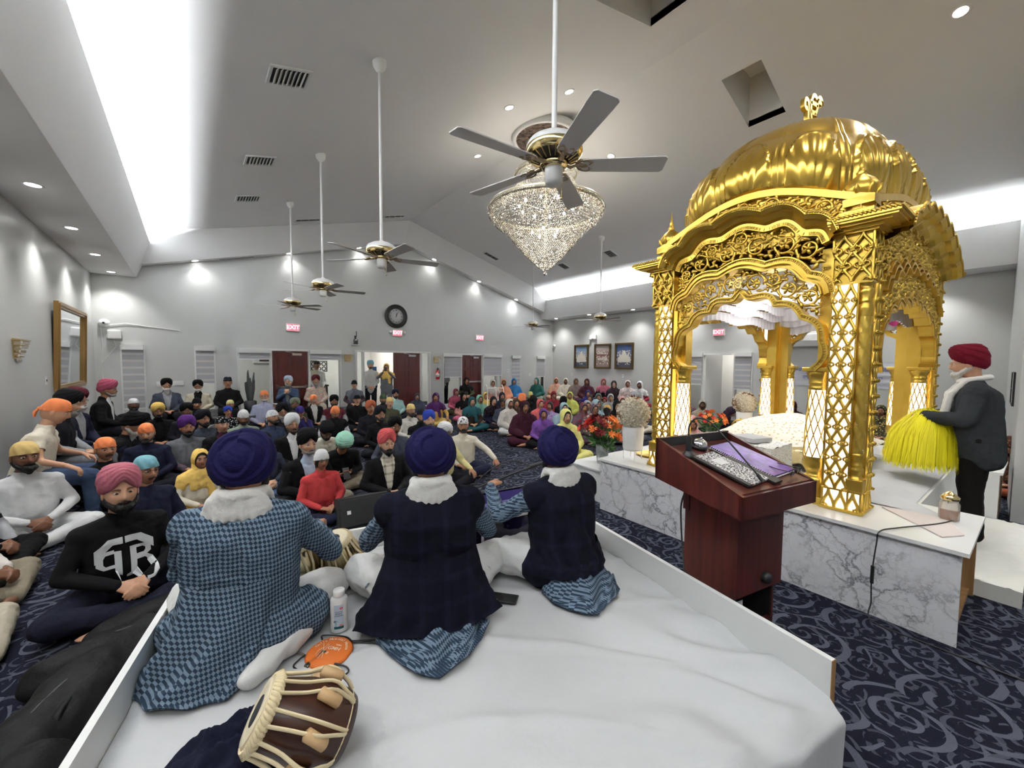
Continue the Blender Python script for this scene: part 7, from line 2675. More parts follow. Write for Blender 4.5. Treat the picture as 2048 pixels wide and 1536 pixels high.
pp(11.62, 8.48, -126, 'woman in black with dark plum scarf sitting on the bench by the pictures', s=1.04, skin=1, head=('scarf','dplum'), legs='black', group='B', z=0.181)
pp(11.62, 7.92, -128, 'woman in white patterned shawl on the bench under the rightmost picture', s=1.04, arms='clasp', head=('scarf','offwhite/floral/rose'), top=('plain','offwhite/floral/rose'), legs='cream', group='B', z=0.22)
pp(11.65, 7.44, -111, 'woman in white scarf and red top leaning at the edge of the golden pillar', s=1.04, arms='clasp', lean=0.1, skin=3, head=('scarf','white'), top=('plain','crimson'), legs='crimson', group='B', z=0.206)
pp(9.07, 7.15, -134, 'woman in grey green scarf left of the red hooded child', s=0.96, head=('scarf','sage/melange/slate'), top=('plain','olive'), group='W')
pp(9.35, 7.14, -127, 'small child in dark red hood among the women', s=0.82, head=('shawl','crimson'), top=('plain','crimson'), group='W')
pp(9.2, 6.83, -135, 'woman in pale grey blue scarf right of the red hooded child', s=0.96, head=('scarf','lgrey'), top=('plain','powder'), legs='grey', group='W')
pp(8.74, 6.12, -135, 'woman in pale pink scarf and brown top', s=0.96, head=('scarf','salmon'), top=('plain','brown'), legs='brown', group='W')
pp(7.66, 5.52, -148, 'young woman in black scarf behind the cream rose vase', s=0.96, skin=1, head=('scarf','black'), legs='black', group='W')
pp(7.22, 4.98, -164, 'woman in pale grey scarf mostly behind the cream rose vase', s=0.96, head=('scarf','lgrey'), top=('plain','lgrey'), legs='grey', group='W')
pp(8.55, 5.53, -147, 'woman in white green scarf left of the golden pillar', s=0.96, head=('scarf','offwhite'), top=('plain','offwhite'), legs='cream', group='W')
pp(6.71, 5.06, 58, 'child in mustard cap seen from behind at the cream rose vase', s=0.95, head=('skull','mustard',1,'hair'), top=('plain','cream/floral/tan'), legs='cream', group='W')
pp(9.98, 8.29, -136, 'child in dark violet jacket below the dark plum shawl', s=0.95, head=('scarf','indigo'), top=('plain','navy'), group='W')
pp(8.99, 7.37, -119, 'child in pink holding up a phone', s=0.9, arms='phone', lean=0.0, head=('bare',), top=('plain','coral'), group='W')
pp(10.2, 5.11, -127, 'woman in dark mauve scarf seen through the golden arch, far left', s=0.96, head=('scarf','mauve'), top=('plain','plum'), legs='plum', group='W')
pp(7.96, 4.07, -137, 'woman in white scarf beside the lit lamp column under the arch', s=0.96, skin=3, head=('scarf','offwhite'), top=('plain','slate'), group='W')
pp(6.53, 3.16, -116, 'woman in pink with white scarf looking at her hands, seen through the arch', s=0.96, arms='clasp', lean=0.12, head=('scarf','salmon/floral/white'), hp=18, top=('plain','peach'), legs='salmon', group='W')
pp(9.49, 4.37, -119, 'woman in beige scarf behind the pink dressed woman', s=0.96, skin=3, head=('scarf','beige'), top=('plain','beige'), legs='cream', group='W')
pp(9.37, 4.01, 178, 'woman bowing in navy with mauve scarf behind the vase under the arch', s=0.96, lean=0.5, head=('shawl','plum/melange/navy'), hp=30, top=('plain','navy'), legs='navy', group='W')
pp(7.11, 3.16, 76, 'dark haired person behind the red and orange lilies', s=0.96, head=('bare',), legs='black', group='W')
pp(11.14, 2.98, -99, 'woman in black hooded scarf between the gold pillars', s=0.96, lean=0.12, head=('shawl','black/melange/maroon'), hp=14, legs='black', group='W')
pp(11.43, 1.46, -93, 'woman in olive green patterned shawl right of the near pillar', s=0.971, lean=0.06, head=('shawl','olive/floral/gold/.8'), top=('plain','olive'), legs='sage', group='W', near=True)
pp(8.3, -0.41, -38, 'person in rust floral suit seated at the right edge behind the standing man', s=0.96, lean=0.35, head=('shawl','brown/floral/rust'), hp=20, top=('plain','rust/floral/brown'), legs='rust', group='W')
FIG = {}
for k in PEOPLE:
    FIG[k['label']] = person(**k)
def fig(s): return next(v for kk, v in FIG.items() if s in kk)
from mathutils.bvhtree import BVHTree
def stick(m, V, F, shirt, M, off=.004):
    """lay flat lettering onto cloth: project along local +Y"""
    me = shirt.data
    bv = BVHTree.FromPolygons([v.co.copy() for v in me.vertices], [tuple(p.vertices) for p in me.polygons])
    out = []
    for v in V:
        p = M @ Vector((v[0], 0, v[1]))
        h = bv.ray_cast(Vector((p.x, -1, p.z)), Vector((0, 1, 0)), 3)
        y = h[0].y if h[0] is not None else -.16
        out.append((p.x, y - off, p.z))
    m.add(out, F, False)
def dense(poly, n=6):
    """fan of thin quads so that projected shapes follow the cloth"""
    bm = bmesh.new()
    bm.faces.new([bm.verts.new((a, b, 0)) for a, b in poly])
    bmesh.ops.triangulate(bm, faces=bm.faces[:])
    for _ in range(n):
        long_ = [e for e in bm.edges if e.calc_length() > .018]
        if not long_: break
        bmesh.ops.subdivide_edges(bm, edges=long_, cuts=1)
        bmesh.ops.triangulate(bm, faces=bm.faces[:])
    bm.verts.index_update()
    V = [(v.co.x, v.co.y) for v in bm.verts]
    F = [tuple(v.index for v in f.verts) for f in bm.faces]
    bm.free()
    return V, F
o, J, HM = fig('rose turban and black hooded')
sh = [c for c in o.children if c.name.startswith('shirt')][0]
m = MB()
M0 = Matrix.Translation((0, 0, .36))
for poly in ([(-.135, -.02), (-.135, .06), (-.075, .115), (-.01, .115), (-.01, .075), (-.055, .075), (-.105, .03), (-.105, -.02)],
             [(.135, -.0), (.105, .03), (.055, .075), (.0, .075), (.0, .115), (.075, .115), (.135, .06)],
             [(.02, .045), (.05, .045), (.05, -.115), (.07, -.125), (.07, -.14), (.0, -.14), (.0, -.125), (.02, -.115)],
             [(.05, .045), (.09, .045), (.12, .025), (.12, -.015), (.10, -.03), (.05, -.03), (.05, -.012), (.085, -.012), (.093, .0), (.093, .015), (.08, .026), (.05, .026)],
             [(.05, -.03), (.10, -.03), (.128, -.055), (.128, -.10), (.10, -.125), (.06, -.125), (.06, -.106), (.09, -.106), (.10, -.09), (.10, -.06), (.09, -.048), (.05, -.048)],
             [(-.02, .035), (-.05, .035), (-.05, -.10), (-.02, -.12)],
             [(-.05, .045), (-.10, .045), (-.13, .015), (-.13, -.04), (-.10, -.065), (-.05, -.065), (-.05, -.045), (-.09, -.045), (-.10, -.03), (-.10, .005), (-.09, .022), (-.05, .022)]):
    V, F = dense(poly)
    stick(m, [(-a, b) for a, b in V] if False else V, F, sh, M0, .006)
m.build('chest_emblem', mat('emblem_white', (.68, .70, .72), .8), o)
o, J, HM = fig('orange head cloth and navy sweatshirt')
sh = [c for c in o.children if c.name.startswith('shirt')][0]
V, F = text_mesh('LA', .09, .0, offset=-.002)
m = MB()
stick(m, [(v.x, v.y) for v in V], F, sh, Matrix.Translation((0, 0, .34)), .006)
m.build('chest_letters', mat('emblem_white', (.68, .70, .72), .8), o)

# benches and ledges under the people at the walls
def bench(name, a, b, label, z=.40):
    e = empty(name, ((a[0] + b[0]) / 2, (a[1] + b[1]) / 2, 0), 0, label, 'bench', 'benches along the walls')
    dx, dy = abs(b[0] - a[0]), abs(b[1] - a[1])
    MB().box((0, 0, z - .05), (dx, dy, .10), 0, .02).build('cushion', mat('bench_grey', (.05, .05, .055), .6), e)
    m = MB()
    for sx in (-1, 1):
        for sy in (-1, 1): m.box((sx * (dx / 2 - .06), sy * (dy / 2 - .06), (z - .1) / 2), (.05, .05, z - .1))
    m.build('legs_frame', M_BLACK, e)
bench('wall_bench', (XL + .02, 6.3), (-1.05, 11.7), 'long dark bench along the left wall')
bench('wall_bench', (-.55, 11.15), (1.2, 11.8), 'dark bench under the wall switches on the entrance wall')
bench('wall_bench', (1.5, 11.15), (3.7, 11.8), 'dark bench before the leftmost dark door')
bench('low_ledge_bench', (8.4, 11.10), (12.08, 11.85), 'low ledge along the entrance wall where shawled women sit', .20)
bench('low_ledge_bench', (11.20, 4.0), (12.08, 11.0), 'low ledge along the right wall below the framed pictures', .20)

# stage musicians -----------------------------------------------------------
K_KURTA = cloth('kurta_check', srgb(40, 54, 70), srgb(108, 124, 140), 'diamond', 1.75)
t = NT('waistcoat_weave')
v_ = t.coord('Object')
sp_ = t.n('ShaderNodeSeparateXYZ')
t.l(v_, sp_.inputs[0])
a_ = t.math('GREATER_THAN', t.math('PINGPONG', t.math('MULTIPLY', sp_.outputs[0], 19), 1.0), .78)
b_ = t.math('GREATER_THAN', t.math('PINGPONG', t.math('MULTIPLY', sp_.outputs[2], 19), 1.0), .78)
t.set(col=t.mix(t.math('MULTIPLY', t.math('ADD', a_, b_), .4), srgb(13, 14, 25), srgb(22, 24, 40)), rough=.9, spec=.12)
t.bump(t.noise(v_, 14, 4, .6), .4, .02)
K_VEST = t.m
K_SCARF = cloth('scarf_white', srgb(214, 212, 208))
K_PAJ = cloth('pyjama_white', srgb(214, 214, 212))
t = NT('navy_turban_cloth')
v_ = t.coord('Object')
t.set(col=t.mix(t.noise(v_, 6, 2), srgb(17, 15, 50), srgb(27, 25, 70)), rough=.85, spec=.15)
t.bump(t.noise(t.coord('Object', (1, 1, 2.5)), 38, 4, .7), .35, .008)
K_TURB = t.m
def round_turban(flip=1, tilt=0.0):
    """large round wrapped turban, seen from behind: smooth core ringed by broad folded bands that cross low at the nape"""
    V, F = [], []
    NU, NV = 150, 96
    def sm(x, a, b):
        t_ = max(0, min(1, (x - a) / (b - a)))
        return t_ * t_ * (3 - 2 * t_)
    c = Vector((0, .015, .055))
    B = Vector((.06 * flip, .93, .35)).normalized()
    X = B.orthogonal()
    X = Vector((1, 0, 0)) - B * B.x
    X.normalize()
    Y = B.cross(X)
    for i in range(NU):
        a = 2 * PI * i / NU
        for j in range(NV + 1):
            ph = -PI / 2 + PI * j / NV
            d = Vector((math.cos(a) * math.cos(ph), math.sin(a) * math.cos(ph), math.sin(ph)))
            al = math.acos(max(-1, min(1, d.dot(B))))
            be = math.atan2(d.dot(X) * flip, -d.z if False else -d.dot(Y if Y.z > 0 else -Y))   # 0 at the bottom of the ring
            low = math.exp(-(be / .55) ** 2)
            # band edges drift with the angle so the wraps cross each other
            e1 = .62 + .16 * low + .12 * math.sin(be * .5) + .03 * math.sin(be * 2)
            e2 = .98 + .10 * low - .14 * math.sin(be * .5 + .4)
            e3 = 1.34 + .05 * low + .10 * math.sin(be * .5 + .2)
            r = .1000
            r += .013 * sm(al, e1 - .05, e1 + .03) - .004 * sm(al, e1 + .05, e2)
            r += .011 * sm(al, e2 - .045, e2 + .03) - .005 * sm(al, e2 + .04, e3)
            r += .007 * sm(al, e3 - .045, e3 + .03) - .010 * sm(al, e3 + .1, e3 + .5)
            r += .0009 * math.sin(al * 70 + 3 * math.sin(be)) + .0022 * noise.noise(d * 7)
            sx, sy, sz = 1.10, 1.20, 1.14
            z = d.z * r * sz
            if d.z < 0:
                lim = -.085 - .03 * max(0, d.y) + .055 * max(0, -d.y)
                z = max(z, lim)
            V.append((c.x + d.x * r * sx, c.y + d.y * r * sy, c.z + z))
    W = NV + 1
    for i in range(NU):
        i2 = (i + 1) % NU
        for j in range(NV): F.append((i * W + j, i2 * W + j, i2 * W + j + 1, i * W + j + 1))
    return np.array(V, np.float32), F

def skirt(m, tops, bots, z_top, floor_z, folds=16, amp=.018, nv=22, nu=120, seed=0, belly=.35, thick=.006):
    """cloth falling from a ring round the hips to an outline on the floor; both lists are (x, y)"""
    T = resample([Vector(p) for p in tops], nu + 1)
    Bt = resample([Vector(p) for p in bots], nu + 1)
    def fn(u, v, o=0.0):
        i = min(nu, int(round(u * nu)))
        a, b = T[i], Bt[i]
        s = v
        p = a.lerp(b, s ** 1.15)
        k = (1 - s)
        z = floor_z + (z_top - floor_z) * (k ** (1.0 + belly * 3))
        n = (b - a)
        n = n.normalized() if n.length > 1e-6 else Vector((0, 1))
        w_ = amp * math.sin(u * folds * 2 * PI + 1.5 * math.sin(v * 5 + seed)) * min(1, v * 2.0)
        # long transverse swags where the cloth piles on the floor
        w2 = amp * 1.5 * math.sin(v * 15 + 2.0 * math.sin(u * 5 + seed)) * v
        z = max(floor_z + .004 + .25 * abs(w_), z + w_ * .7 + abs(w2) * .7)
        p = p + n * (w_ * .5)
        return (p.x, p.y, z + o)
    m.grid(lambda u, v: fn(u, v), nu, nv)
    m.grid(lambda u, v: fn(1 - u, v, -thick if v < 1 else -.002), nu, nv)

def musician(nm, x, y, az, s, arms, vest, label, lean, hy=0, hp=0, flip=1, tails=None, vest_tail=None, ts=1.0, kn=1.0, jx=()):
    J = joints('floor', arms, lean)
    J['curl'] = .5
    J['H'] = J['N'] + Vector((0, -math.sin(lean * 1.25), math.cos(lean * 1.25))) * .128 + J['fw'] * .02
    for q in 'RL': J['K' + q].x *= kn
    for q, v_ in jx: J[q] = Vector(v_)
    A, F = skin_base(('mus', nm), J, .008)
    HM = Matrix.Translation(J['H']) @ Matrix.Rotation(R(hy), 4, 'Z') @ Matrix.Rotation(R(hp), 4, 'X')
    HV, HF, HI = HEAD
    Mn = np.array(HM)
    V = np.concatenate([A, (HV @ Mn[:3, :3].T + Mn[:3, 3]).astype(np.float32)])
    n0 = len(A)
    me = mesh_of('person', V, F + [tuple(i + n0 for i in q) for q in HF], [M_SKIN[2], M_EYE, M_IRIS, M_LIP[2], M_HAIR['k']], [0] * len(F) + HI)
    o = link('person', me)
    o.location = (x, y, ZS + .012)
    o.rotation_euler = (0, 0, PI - R(az))
    o.scale = (s, s, s)
    tag(o, label, 'person', 'musicians seated on the stage')
    P = torso_parts(J, .012) + arm_parts(J, .004, .97)
    P.append((J['N'] - J['up'] * .03, J['N'] + J['up'] * .03, .072, .066))
    P += [((.10, .02, .10), (.20, -.06, .09), .13, .11), ((-.10, .02, .10), (-.20, -.06, .09), .13, .11), ((0, .05, .09), (0, .02, .2), .14, .13)]
    a, f = blob(P, .009, 3, .0075, 11, 2, (1, 1, 1.3))
    if vest:
        c = a[f].mean(1)
        dA = np.min([seg_dist(c, q[0], q[1]) - q[2] for q in arm_parts(J, 0)], 0)
        dT = np.min([seg_dist(c, q[0], q[1]) - q[2] for q in torso_parts(J, 0)], 0)
        sl = split_faces(a, f, (dA < dT + .03))
        link('kurta', mesh_of('kurta', sl[0], sl[1], K_KURTA), o)
        P = torso_parts(J, .022)
        P += [((.08, .03, .12), (.15, -.02, .11), .14, .12), ((-.08, .03, .12), (-.15, -.02, .11), .14, .12), ((0, .06, .10), (0, .02, .25), .14, .13)]
        a2, f2 = blob(P, .009, 3, .0065, 9, 4, (1, 1, 1.2))
        c = a2[f2].mean(1)
        dA = np.min([seg_dist(c, q[0].lerp(q[1], .10), q[1]) - q[2] * 1.15 for q in arm_parts(J, 0)], 0)
        dn = np.sqrt(((c - np.array(J['N'] + J['up'] * .05)) ** 2).sum(1))
        k = split_faces(a2, f2, (dA > .008) & (dn > .06))
        v = link('waistcoat', mesh_of('waistcoat', k[0], k[1], K_VEST), o)
        sol = v.modifiers.new('thick', 'SOLIDIFY')
        sol.thickness = .008
        if vest_tail:
            m = MB()
            skirt(m, vest_tail[0], vest_tail[1], vest_tail[2], vest_tail[3], 9, .010, 16, 110, 2, belly=vest_tail[4])
            m.build('waistcoat_skirt', K_VEST, v)
    else:
        link('kurta', mesh_of('kurta', a, f, K_KURTA), o)
    if tails:
        for tp in tails:
            m = MB()
            skirt(m, tp[0], tp[1], tp[2], tp[3], tp[5] if len(tp) > 5 else 13, tp[6] if len(tp) > 6 else .022, 26, 150, 3, belly=tp[4])
            m.build('kurta_tail', K_KURTA, o)
    a, f = blob(leg_parts(J, .022, 1.0) + [(J['A' + q], J['T' + q], .050, .034) for q in 'RL'], .009, 4, .010, 10, 5, (1, .6, 1))
    link('pyjama', mesh_of('pyjama', a, f, K_PAJ), o)
    # scarf rolled round the neck, falling as a flat collar at the back
    P = []
    n_ = 16
    up, fw, N_ = J['up'], J['fw'], J['N']
    ring = [N_ + up * (.045 + .012 * math.cos(a0)) + Vector((math.cos(a0 + PI / 2) * .075, math.sin(a0 + PI / 2) * .075, 0)) for a0 in [2 * PI * k / n_ for k in range(n_)]]
    for k in range(n_): P.append((ring[k], ring[(k + 1) % n_], .026, .026))
    for k in range(-4, 5):
        t_ = k / 4
        p = N_ + Vector((t_ * .085, .070 - .02 * t_ * t_, .035))
        q = N_ + Vector((t_ * .125, .088 - .05 * t_ * t_, -.028 - .012 * abs(t_)))
        P.append((p, q, .020, .013))
    for s_ in (-1, 1): P.append((N_ + Vector((s_ * .075, -.04, .02)), J['C'] + Vector((s_ * .06, -.15, -.05)), .026, .024))
    a, f = blob(P, .008, 3, .0022, 22, 1, (1, 1, 2.5))
    link('neck_scarf', mesh_of('neck_scarf', a, f, K_SCARF), o)
    tv, tf = round_turban(flip)
    tb = link('turban', mesh_of('turban', tv, tf, K_TURB), o)
    tb.matrix_local = HM @ Matrix.Scale(ts, 4)
    ba = beard_arr('long')
    obj_arr('beard', ba[0], ba[1], M_HAIR['k'], o, HM)
    g = cached('glasses', lambda: glasses_mb())
    if nm == 'right':
        gg = link('glasses', mesh_of('glasses', g.v, g.f, [mat('glasses_frame', (.03, .03, .035), .25, .4)], None, g.s), o)
        gg.matrix_local = HM
    return o, J
arcp = lambda rx, ry, a0, a1, n=24, cx=0, cy=0: [(cx + rx * math.cos(R(a0 + (a1 - a0) * k / (n - 1))), cy + ry * math.sin(R(a0 + (a1 - a0) * k / (n - 1)))) for k in range(n)]
armsT = {'R': ((-.30, -.16, .30), (-.20, -.36, .34), (.05, -.85, -.1), (0, .1, -1)), 'L': ((.27, -.15, .29), (.12, -.38, .33), (-.1, -.85, -.1), (0, .1, -1))}
armsM = {'R': ((-.30, -.15, .32), (-.15, -.36, .36), (.1, -.9, -.1), (0, .1, -1)), 'L': ((.29, -.14, .32), (.20, -.36, .38), (-.1, -.9, -.1), (0, .1, -1))}
armsR = {'R': ((-.28, -.10, .30), (-.12, -.32, .33), (.1, -.9, -.1), (0, .1, -1)), 'L': ((.33, -.20, .37), (.27, -.40, .47), (-.55, -.75, .1), (-.2, .5, -.9))}
# left: drummer with long chequered tunic spread behind him
m_left = musician('left', .14, 2.0, 24, 1.09, armsT, False, 'drummer in navy turban and blue chequered tunic seated at the left, back turned', .06, hy=8, hp=4, flip=1, ts=.90, kn=.84, jx=(('KR', (-.27, -.26, .085)), ('AR', (-.17, .06, .06)), ('TR', (-.10, .22, .045))),
    tails=[(arcp(.185, .150, -15, 165, 24, 0, .0), [(.26, -.14), (.30, .03), (.28, .17), (.19, .25), (.07, .28), (-.04, .26), (-.10, .18), (-.13, .08), (-.15, .0)], .34, .008, .10, 4, .018)])
m_mid = musician('middle', .90, 1.72, 24, 1.06, armsM, True, 'musician in navy turban with long dark waistcoat seated in the middle, back turned', .04, hy=0, hp=6, flip=-1, ts=.90,
    vest_tail=(arcp(.205, .165, -12, 192, 30, 0, .005), [(.26, -.12), (.33, .0), (.34, .11), (.2, .20), (.03, .24), (-.15, .21), (-.31, .12), (-.30, 0), (-.25, -.12)], .34, .045, .05),
    tails=[(arcp(.19, .16, 20, 160, 20, 0, .02), [(.24, .16), (.18, .26), (.08, .37), (0, .42), (-.07, .37), (-.19, .26), (-.24, .16)], .10, .008, .2, 3, .016)])
m_right = musician('right', 1.66, 1.53, 8, 1.0, armsR, True, 'harmonium player in navy turban and short waistcoat at the right, arm stretched left', .10, hy=-14, hp=4, flip=-1, ts=.95,
    vest_tail=(arcp(.20, .16, -10, 190, 30, 0, .005), arcp(.235, .205, -10, 190, 30, 0, .01), .24, .10, .0),
    tails=[(arcp(.19, .16, 10, 170, 20, 0, .02), [(.22, .08), (.22, .2), (.14, .33), (.08, .37), (-.05, .32), (-.18, .27), (-.24, .14)], .15, .008, .2, 3, .014)])
# the man fanning with the chaur ------------------------------------------------
J = joints('stand', {'R': ((-.24, -.06, .27), (-.10, -.30, .27), (.2, -.95, .05), (.6, .1, -.7)), 'L': ((.25, -.08, .27), (.10, -.31, .27), (-.2, -.95, .05), (-.6, .1, -.7))}, .05)
J['curl'] = 1.0
A, F = skin_base(('chaur',), J, .010)
HM = Matrix.Translation(J['H'] + Vector((0, -.02, 0))) @ Matrix.Rotation(R(8), 4, 'X')
HV, HF, HI = HEAD
Mn = np.array(HM)
V = np.concatenate([A, (HV @ Mn[:3, :3].T + Mn[:3, 3]).astype(np.float32)])
n0 = len(A)
o = link('person', mesh_of('person', V, F + [tuple(i + n0 for i in q) for q in HF], [M_SKIN[1], M_EYE, M_IRIS, M_LIP[1], M_HAIR['w']], [0] * len(F) + HI))
o.location = (5.35, .06, .125)
o.rotation_euler = (0, 0, PI - R(-6))
tag(o, 'bearded man in maroon turban and dark coat standing beside the canopy holding a whisk', 'person')
P = torso_parts(J, .022) + arm_parts(J, .020, .97)
P += [(J['P'] + Vector((.07, 0, -.12)), J['B'] + Vector((.06, 0, 0)), .135, .13), (J['P'] + Vector((-.07, 0, -.12)), J['B'] + Vector((-.06, 0, 0)), .135, .13),
      (J['P'] + Vector((.10, .05, -.16)), J['C'] + Vector((.06, .05, 0)), .12, .10), (J['P'] + Vector((-.10, .05, -.16)), J['C'] + Vector((-.06, .05, 0)), .12, .10), (J['B'] + Vector((0, -.05, 0)), J['P'] + Vector((0, -.05, 0)), .13, .14)]
a, f = blob(P, .011, 3, .006, 8, 3)
link('coat', mesh_of('coat', a, f, cloth('coat_charcoal', srgb(44, 47, 50))), o)
P = leg_parts(J, .014, .98)
a, f = blob(P, .011, 3, .006, 8, 5, (1, 1, .4))
link('trousers', mesh_of('trousers', a, f, cloth('trouser_black', srgb(22, 19, 17))), o)
tv = turban_mesh('std', 1.0)
tb = obj_arr('turban', tv[0], tv[1], cloth('turban_maroon', srgb(98, 16, 32)), o, HM @ Matrix.Rotation(R(-6), 4, 'X') @ Matrix.Scale(1.07, 4))
ba = beard_arr('full')
obj_arr('beard', ba[0], ba[1], M_HAIR['w'], o, HM)
g = glasses_mb()
link('glasses', mesh_of('glasses', g.v, g.f, [mat('glasses_gold', (.5, .4, .2), .2, 1)], None, g.s), o).matrix_local = HM
P = []
N_ = J['N']
n_ = 14
ring = [N_ + Vector((math.cos(a0 + PI / 2) * .085, math.sin(a0 + PI / 2) * .085, .035 + .02 * math.cos(a0))) for a0 in [2 * PI * k / n_ for k in range(n_)]]
for k in range(n_): P.append((ring[k], ring[(k + 1) % n_], .024, .024))
for s_ in (-1, 1):
    q = [N_ + Vector((s_ * .075, -.05, .02)), N_ + Vector((s_ * .09, -.14, -.10)), J['C'] + Vector((s_ * .08, -.175, -.10)), J['B'] + Vector((s_ * .07, -.20, -.06))]
    for i in range(3): P.append((q[i], q[i + 1], .026, .024))
a, f = blob(P, .009, 2, .004, 20, 1)
link('white_stole', mesh_of('white_stole', a, f, K_SCARF), o)
Mo = o.matrix_world if False else Matrix.Translation(o.location) @ o.rotation_euler.to_matrix().to_4x4()
# whisk: silver handle and a ball of long yellow fibres
hc = Mo @ ((J['WR'] + J['WL']) / 2 + Vector((0, -.085, -.03)))
top = hc + Vector((-.02, -.15, -.07))
e = empty('ceremonial_whisk', tuple(hc), 0, 'bushy bright yellow fibre whisk held out by the standing man', 'whisk')
MB().tube([Vector((.0, -.22, .04)), Vector((0, -.16, .0)), top - hc], [.014, .014, .022], 10).build('silver_handle', M_CHROME, e)
rr = random.Random(6)
V, F = [], []
for k in range(5200):
    z = rr.uniform(-.15, 1)
    a = rr.random() * 2 * PI
    q = math.sqrt(max(0, 1 - z * z))
    d = Vector((q * math.cos(a), q * math.sin(a), z))
    root = top - hc + d * .03
    L = .265 * rr.uniform(.8, 1.08)
    p1 = root + d * L * .45 + Vector((-.00, .05, .02))
    out = Vector((d.x, d.y, 0))
    p2 = root + out * L * .74 + Vector((0, .08, d.z * L * .42 - .10 * q))
    p3 = root + out * L * (.80 + .06 * rr.random()) + Vector((0, .09, d.z * L * .25 - .29 - .10 * rr.random() - .06 * (1 - q)))
    w_ = .0016
    sd = out.cross(Vector((0, 0, 1)))
    sd = sd.normalized() * w_ if sd.length > 1e-4 else Vector((w_, 0, 0))
    b = len(V)
    for p in (root, p1, p2, p3): V += [p - sd, p + sd]
    F += [(b, b + 1, b + 3, b + 2), (b + 2, b + 3, b + 5, b + 4), (b + 4, b + 5, b + 7, b + 6)]
q = link('yellow_fibres', mesh_of('yellow_fibres', V, F, mat('whisk_yellow', srgb(250, 238, 30), .6)), e)
q['kind'] = 'stuff'

# instruments and small things on the stage -------------------------------------
M_HIDE = mat('drum_hide', srgb(206, 190, 156), .6)
M_STRAP = mat('leather_strap', srgb(214, 198, 160), .6)
def drum(name, prof, rt, rb, h, M, body, label, cat, dowels=True, straps=16, spot=True, rings=None):
    e = empty(name, (0, 0, 0), 0, label, cat, 'hand drums on the stage')
    e.matrix_world = M
    m = MB().lathe(prof, n=48)
    m.build('drum_body', body, e)
    m = MB().lathe([(0, h + .004), (rt * .96, h + .004), (rt + .002, h), (rt + .006, h - .01)], n=48)
    m.build('drum_skin', M_HIDE, e)
    MB().lathe([(rt * .66, h + .0052), (rt * .70, h + .0062), (rt * .96, h + .0062), (rt * .97, h + .0045)], n=48).build('outer_skin_ring', mat('hide_pale', srgb(222, 210, 182), .6), e)
    if spot: MB().lathe([(0, h + .0075), (rt * .44, h + .0072), (rt * .46, h + .005)], (rt * .0, 0, 0), 36).build('black_spot', mat('tuning_paste', (.02, .02, .022), .5), e)
    m = MB()
    n = 48          # plaited hoop
    for k in range(n):
        a = 2 * PI * k / n
        p = lambda a, r, z: (r * math.cos(a), r * math.sin(a), z)
        m.tube([p(a, rt + .004, h - .026), p(a + .07, rt + .014, h - .014), p(a + .16, rt + .005, h - .001)], [.006, .0075, .005], 6)
    m.lathe([(rt + .003, h - .03), (rt + .009, h - .022), (rt + .003, h - .014)], n=48)
    m.build('plaited_hoop', M_STRAP, e)
    body_r = lambda z: np.interp(z, [q[1] for q in prof], [q[0] for q in prof])
    for k in range(straps):
        a = 2 * PI * k / straps
        pts = []
        for i in range(13):
            t_ = i / 12
            z = h - .018 - (h - .036) * t_
            b_ = a + (.10 if k % 2 else -.10) * math.sin(t_ * PI) * 0 + (2 * PI / straps) * .5 * t_ * (1 if k % 2 else -1) * .8
            r = float(body_r(z)) + .010 + (.022 * math.exp(-((t_ - .62) / .2) ** 2) if dowels else .004)
            if i == 0: r = rt + .012
            if i == 12: r = rb + .010
            pts.append((r * math.cos(b_), r * math.sin(b_), z))
        m = MB().tube(pts, .0062, 6, flat=.45)
        m.build('strap', M_STRAP, e)
    MB().lathe([(rb + .002, .012), (rb + .012, .020), (rb + .002, .028)], n=36).build('base_ring', M_STRAP, e)
    if dowels:
        for k in range(8):
            a = 2 * PI * (k + .5) / 8
            z = h * .40
            r = float(body_r(z)) + .017
            t_ = Vector((-math.sin(a) * .25, math.cos(a) * .25, .97)).normalized()
            c = Vector((r * math.cos(a), r * math.sin(a), z))
            m = MB().tube([c - t_ * .034, c - t_ * .03, c + t_ * .03, c + t_ * .034], [.010, .016, .016, .010], 12)
            m.build('tuning_dowel', mat('pale_dowel', srgb(178, 146, 104), .5), e)
    return e
# big wooden drum in the foreground, lying tilted towards the left
def look_M(loc, zdir, s=1.0):
    zq = Vector(zdir).normalized().to_track_quat('Z', 'Y').to_matrix().to_4x4()
    return Matrix.Translation(loc) @ zq @ Matrix.Scale(s, 4)
big = [(0, 0), (.082, 0), (.092, .02), (.102, .08), (.100, .14), (.088, .20), (.078, .245), (.076, .25)]
rgt = Vector((.774, -.633, 0)); fwd = Vector((.633, .774, 0))
drum('tabla_drum', big, .080, .082, .25, look_M(Vector((.350, 1.275, ZS + .085)) , -rgt * .78 - fwd * .30 + Vector((0, 0, .48)), 1.08), M_TABLA, 'dark wooden tuned drum with pale straps lying on its side in the foreground', 'drum')
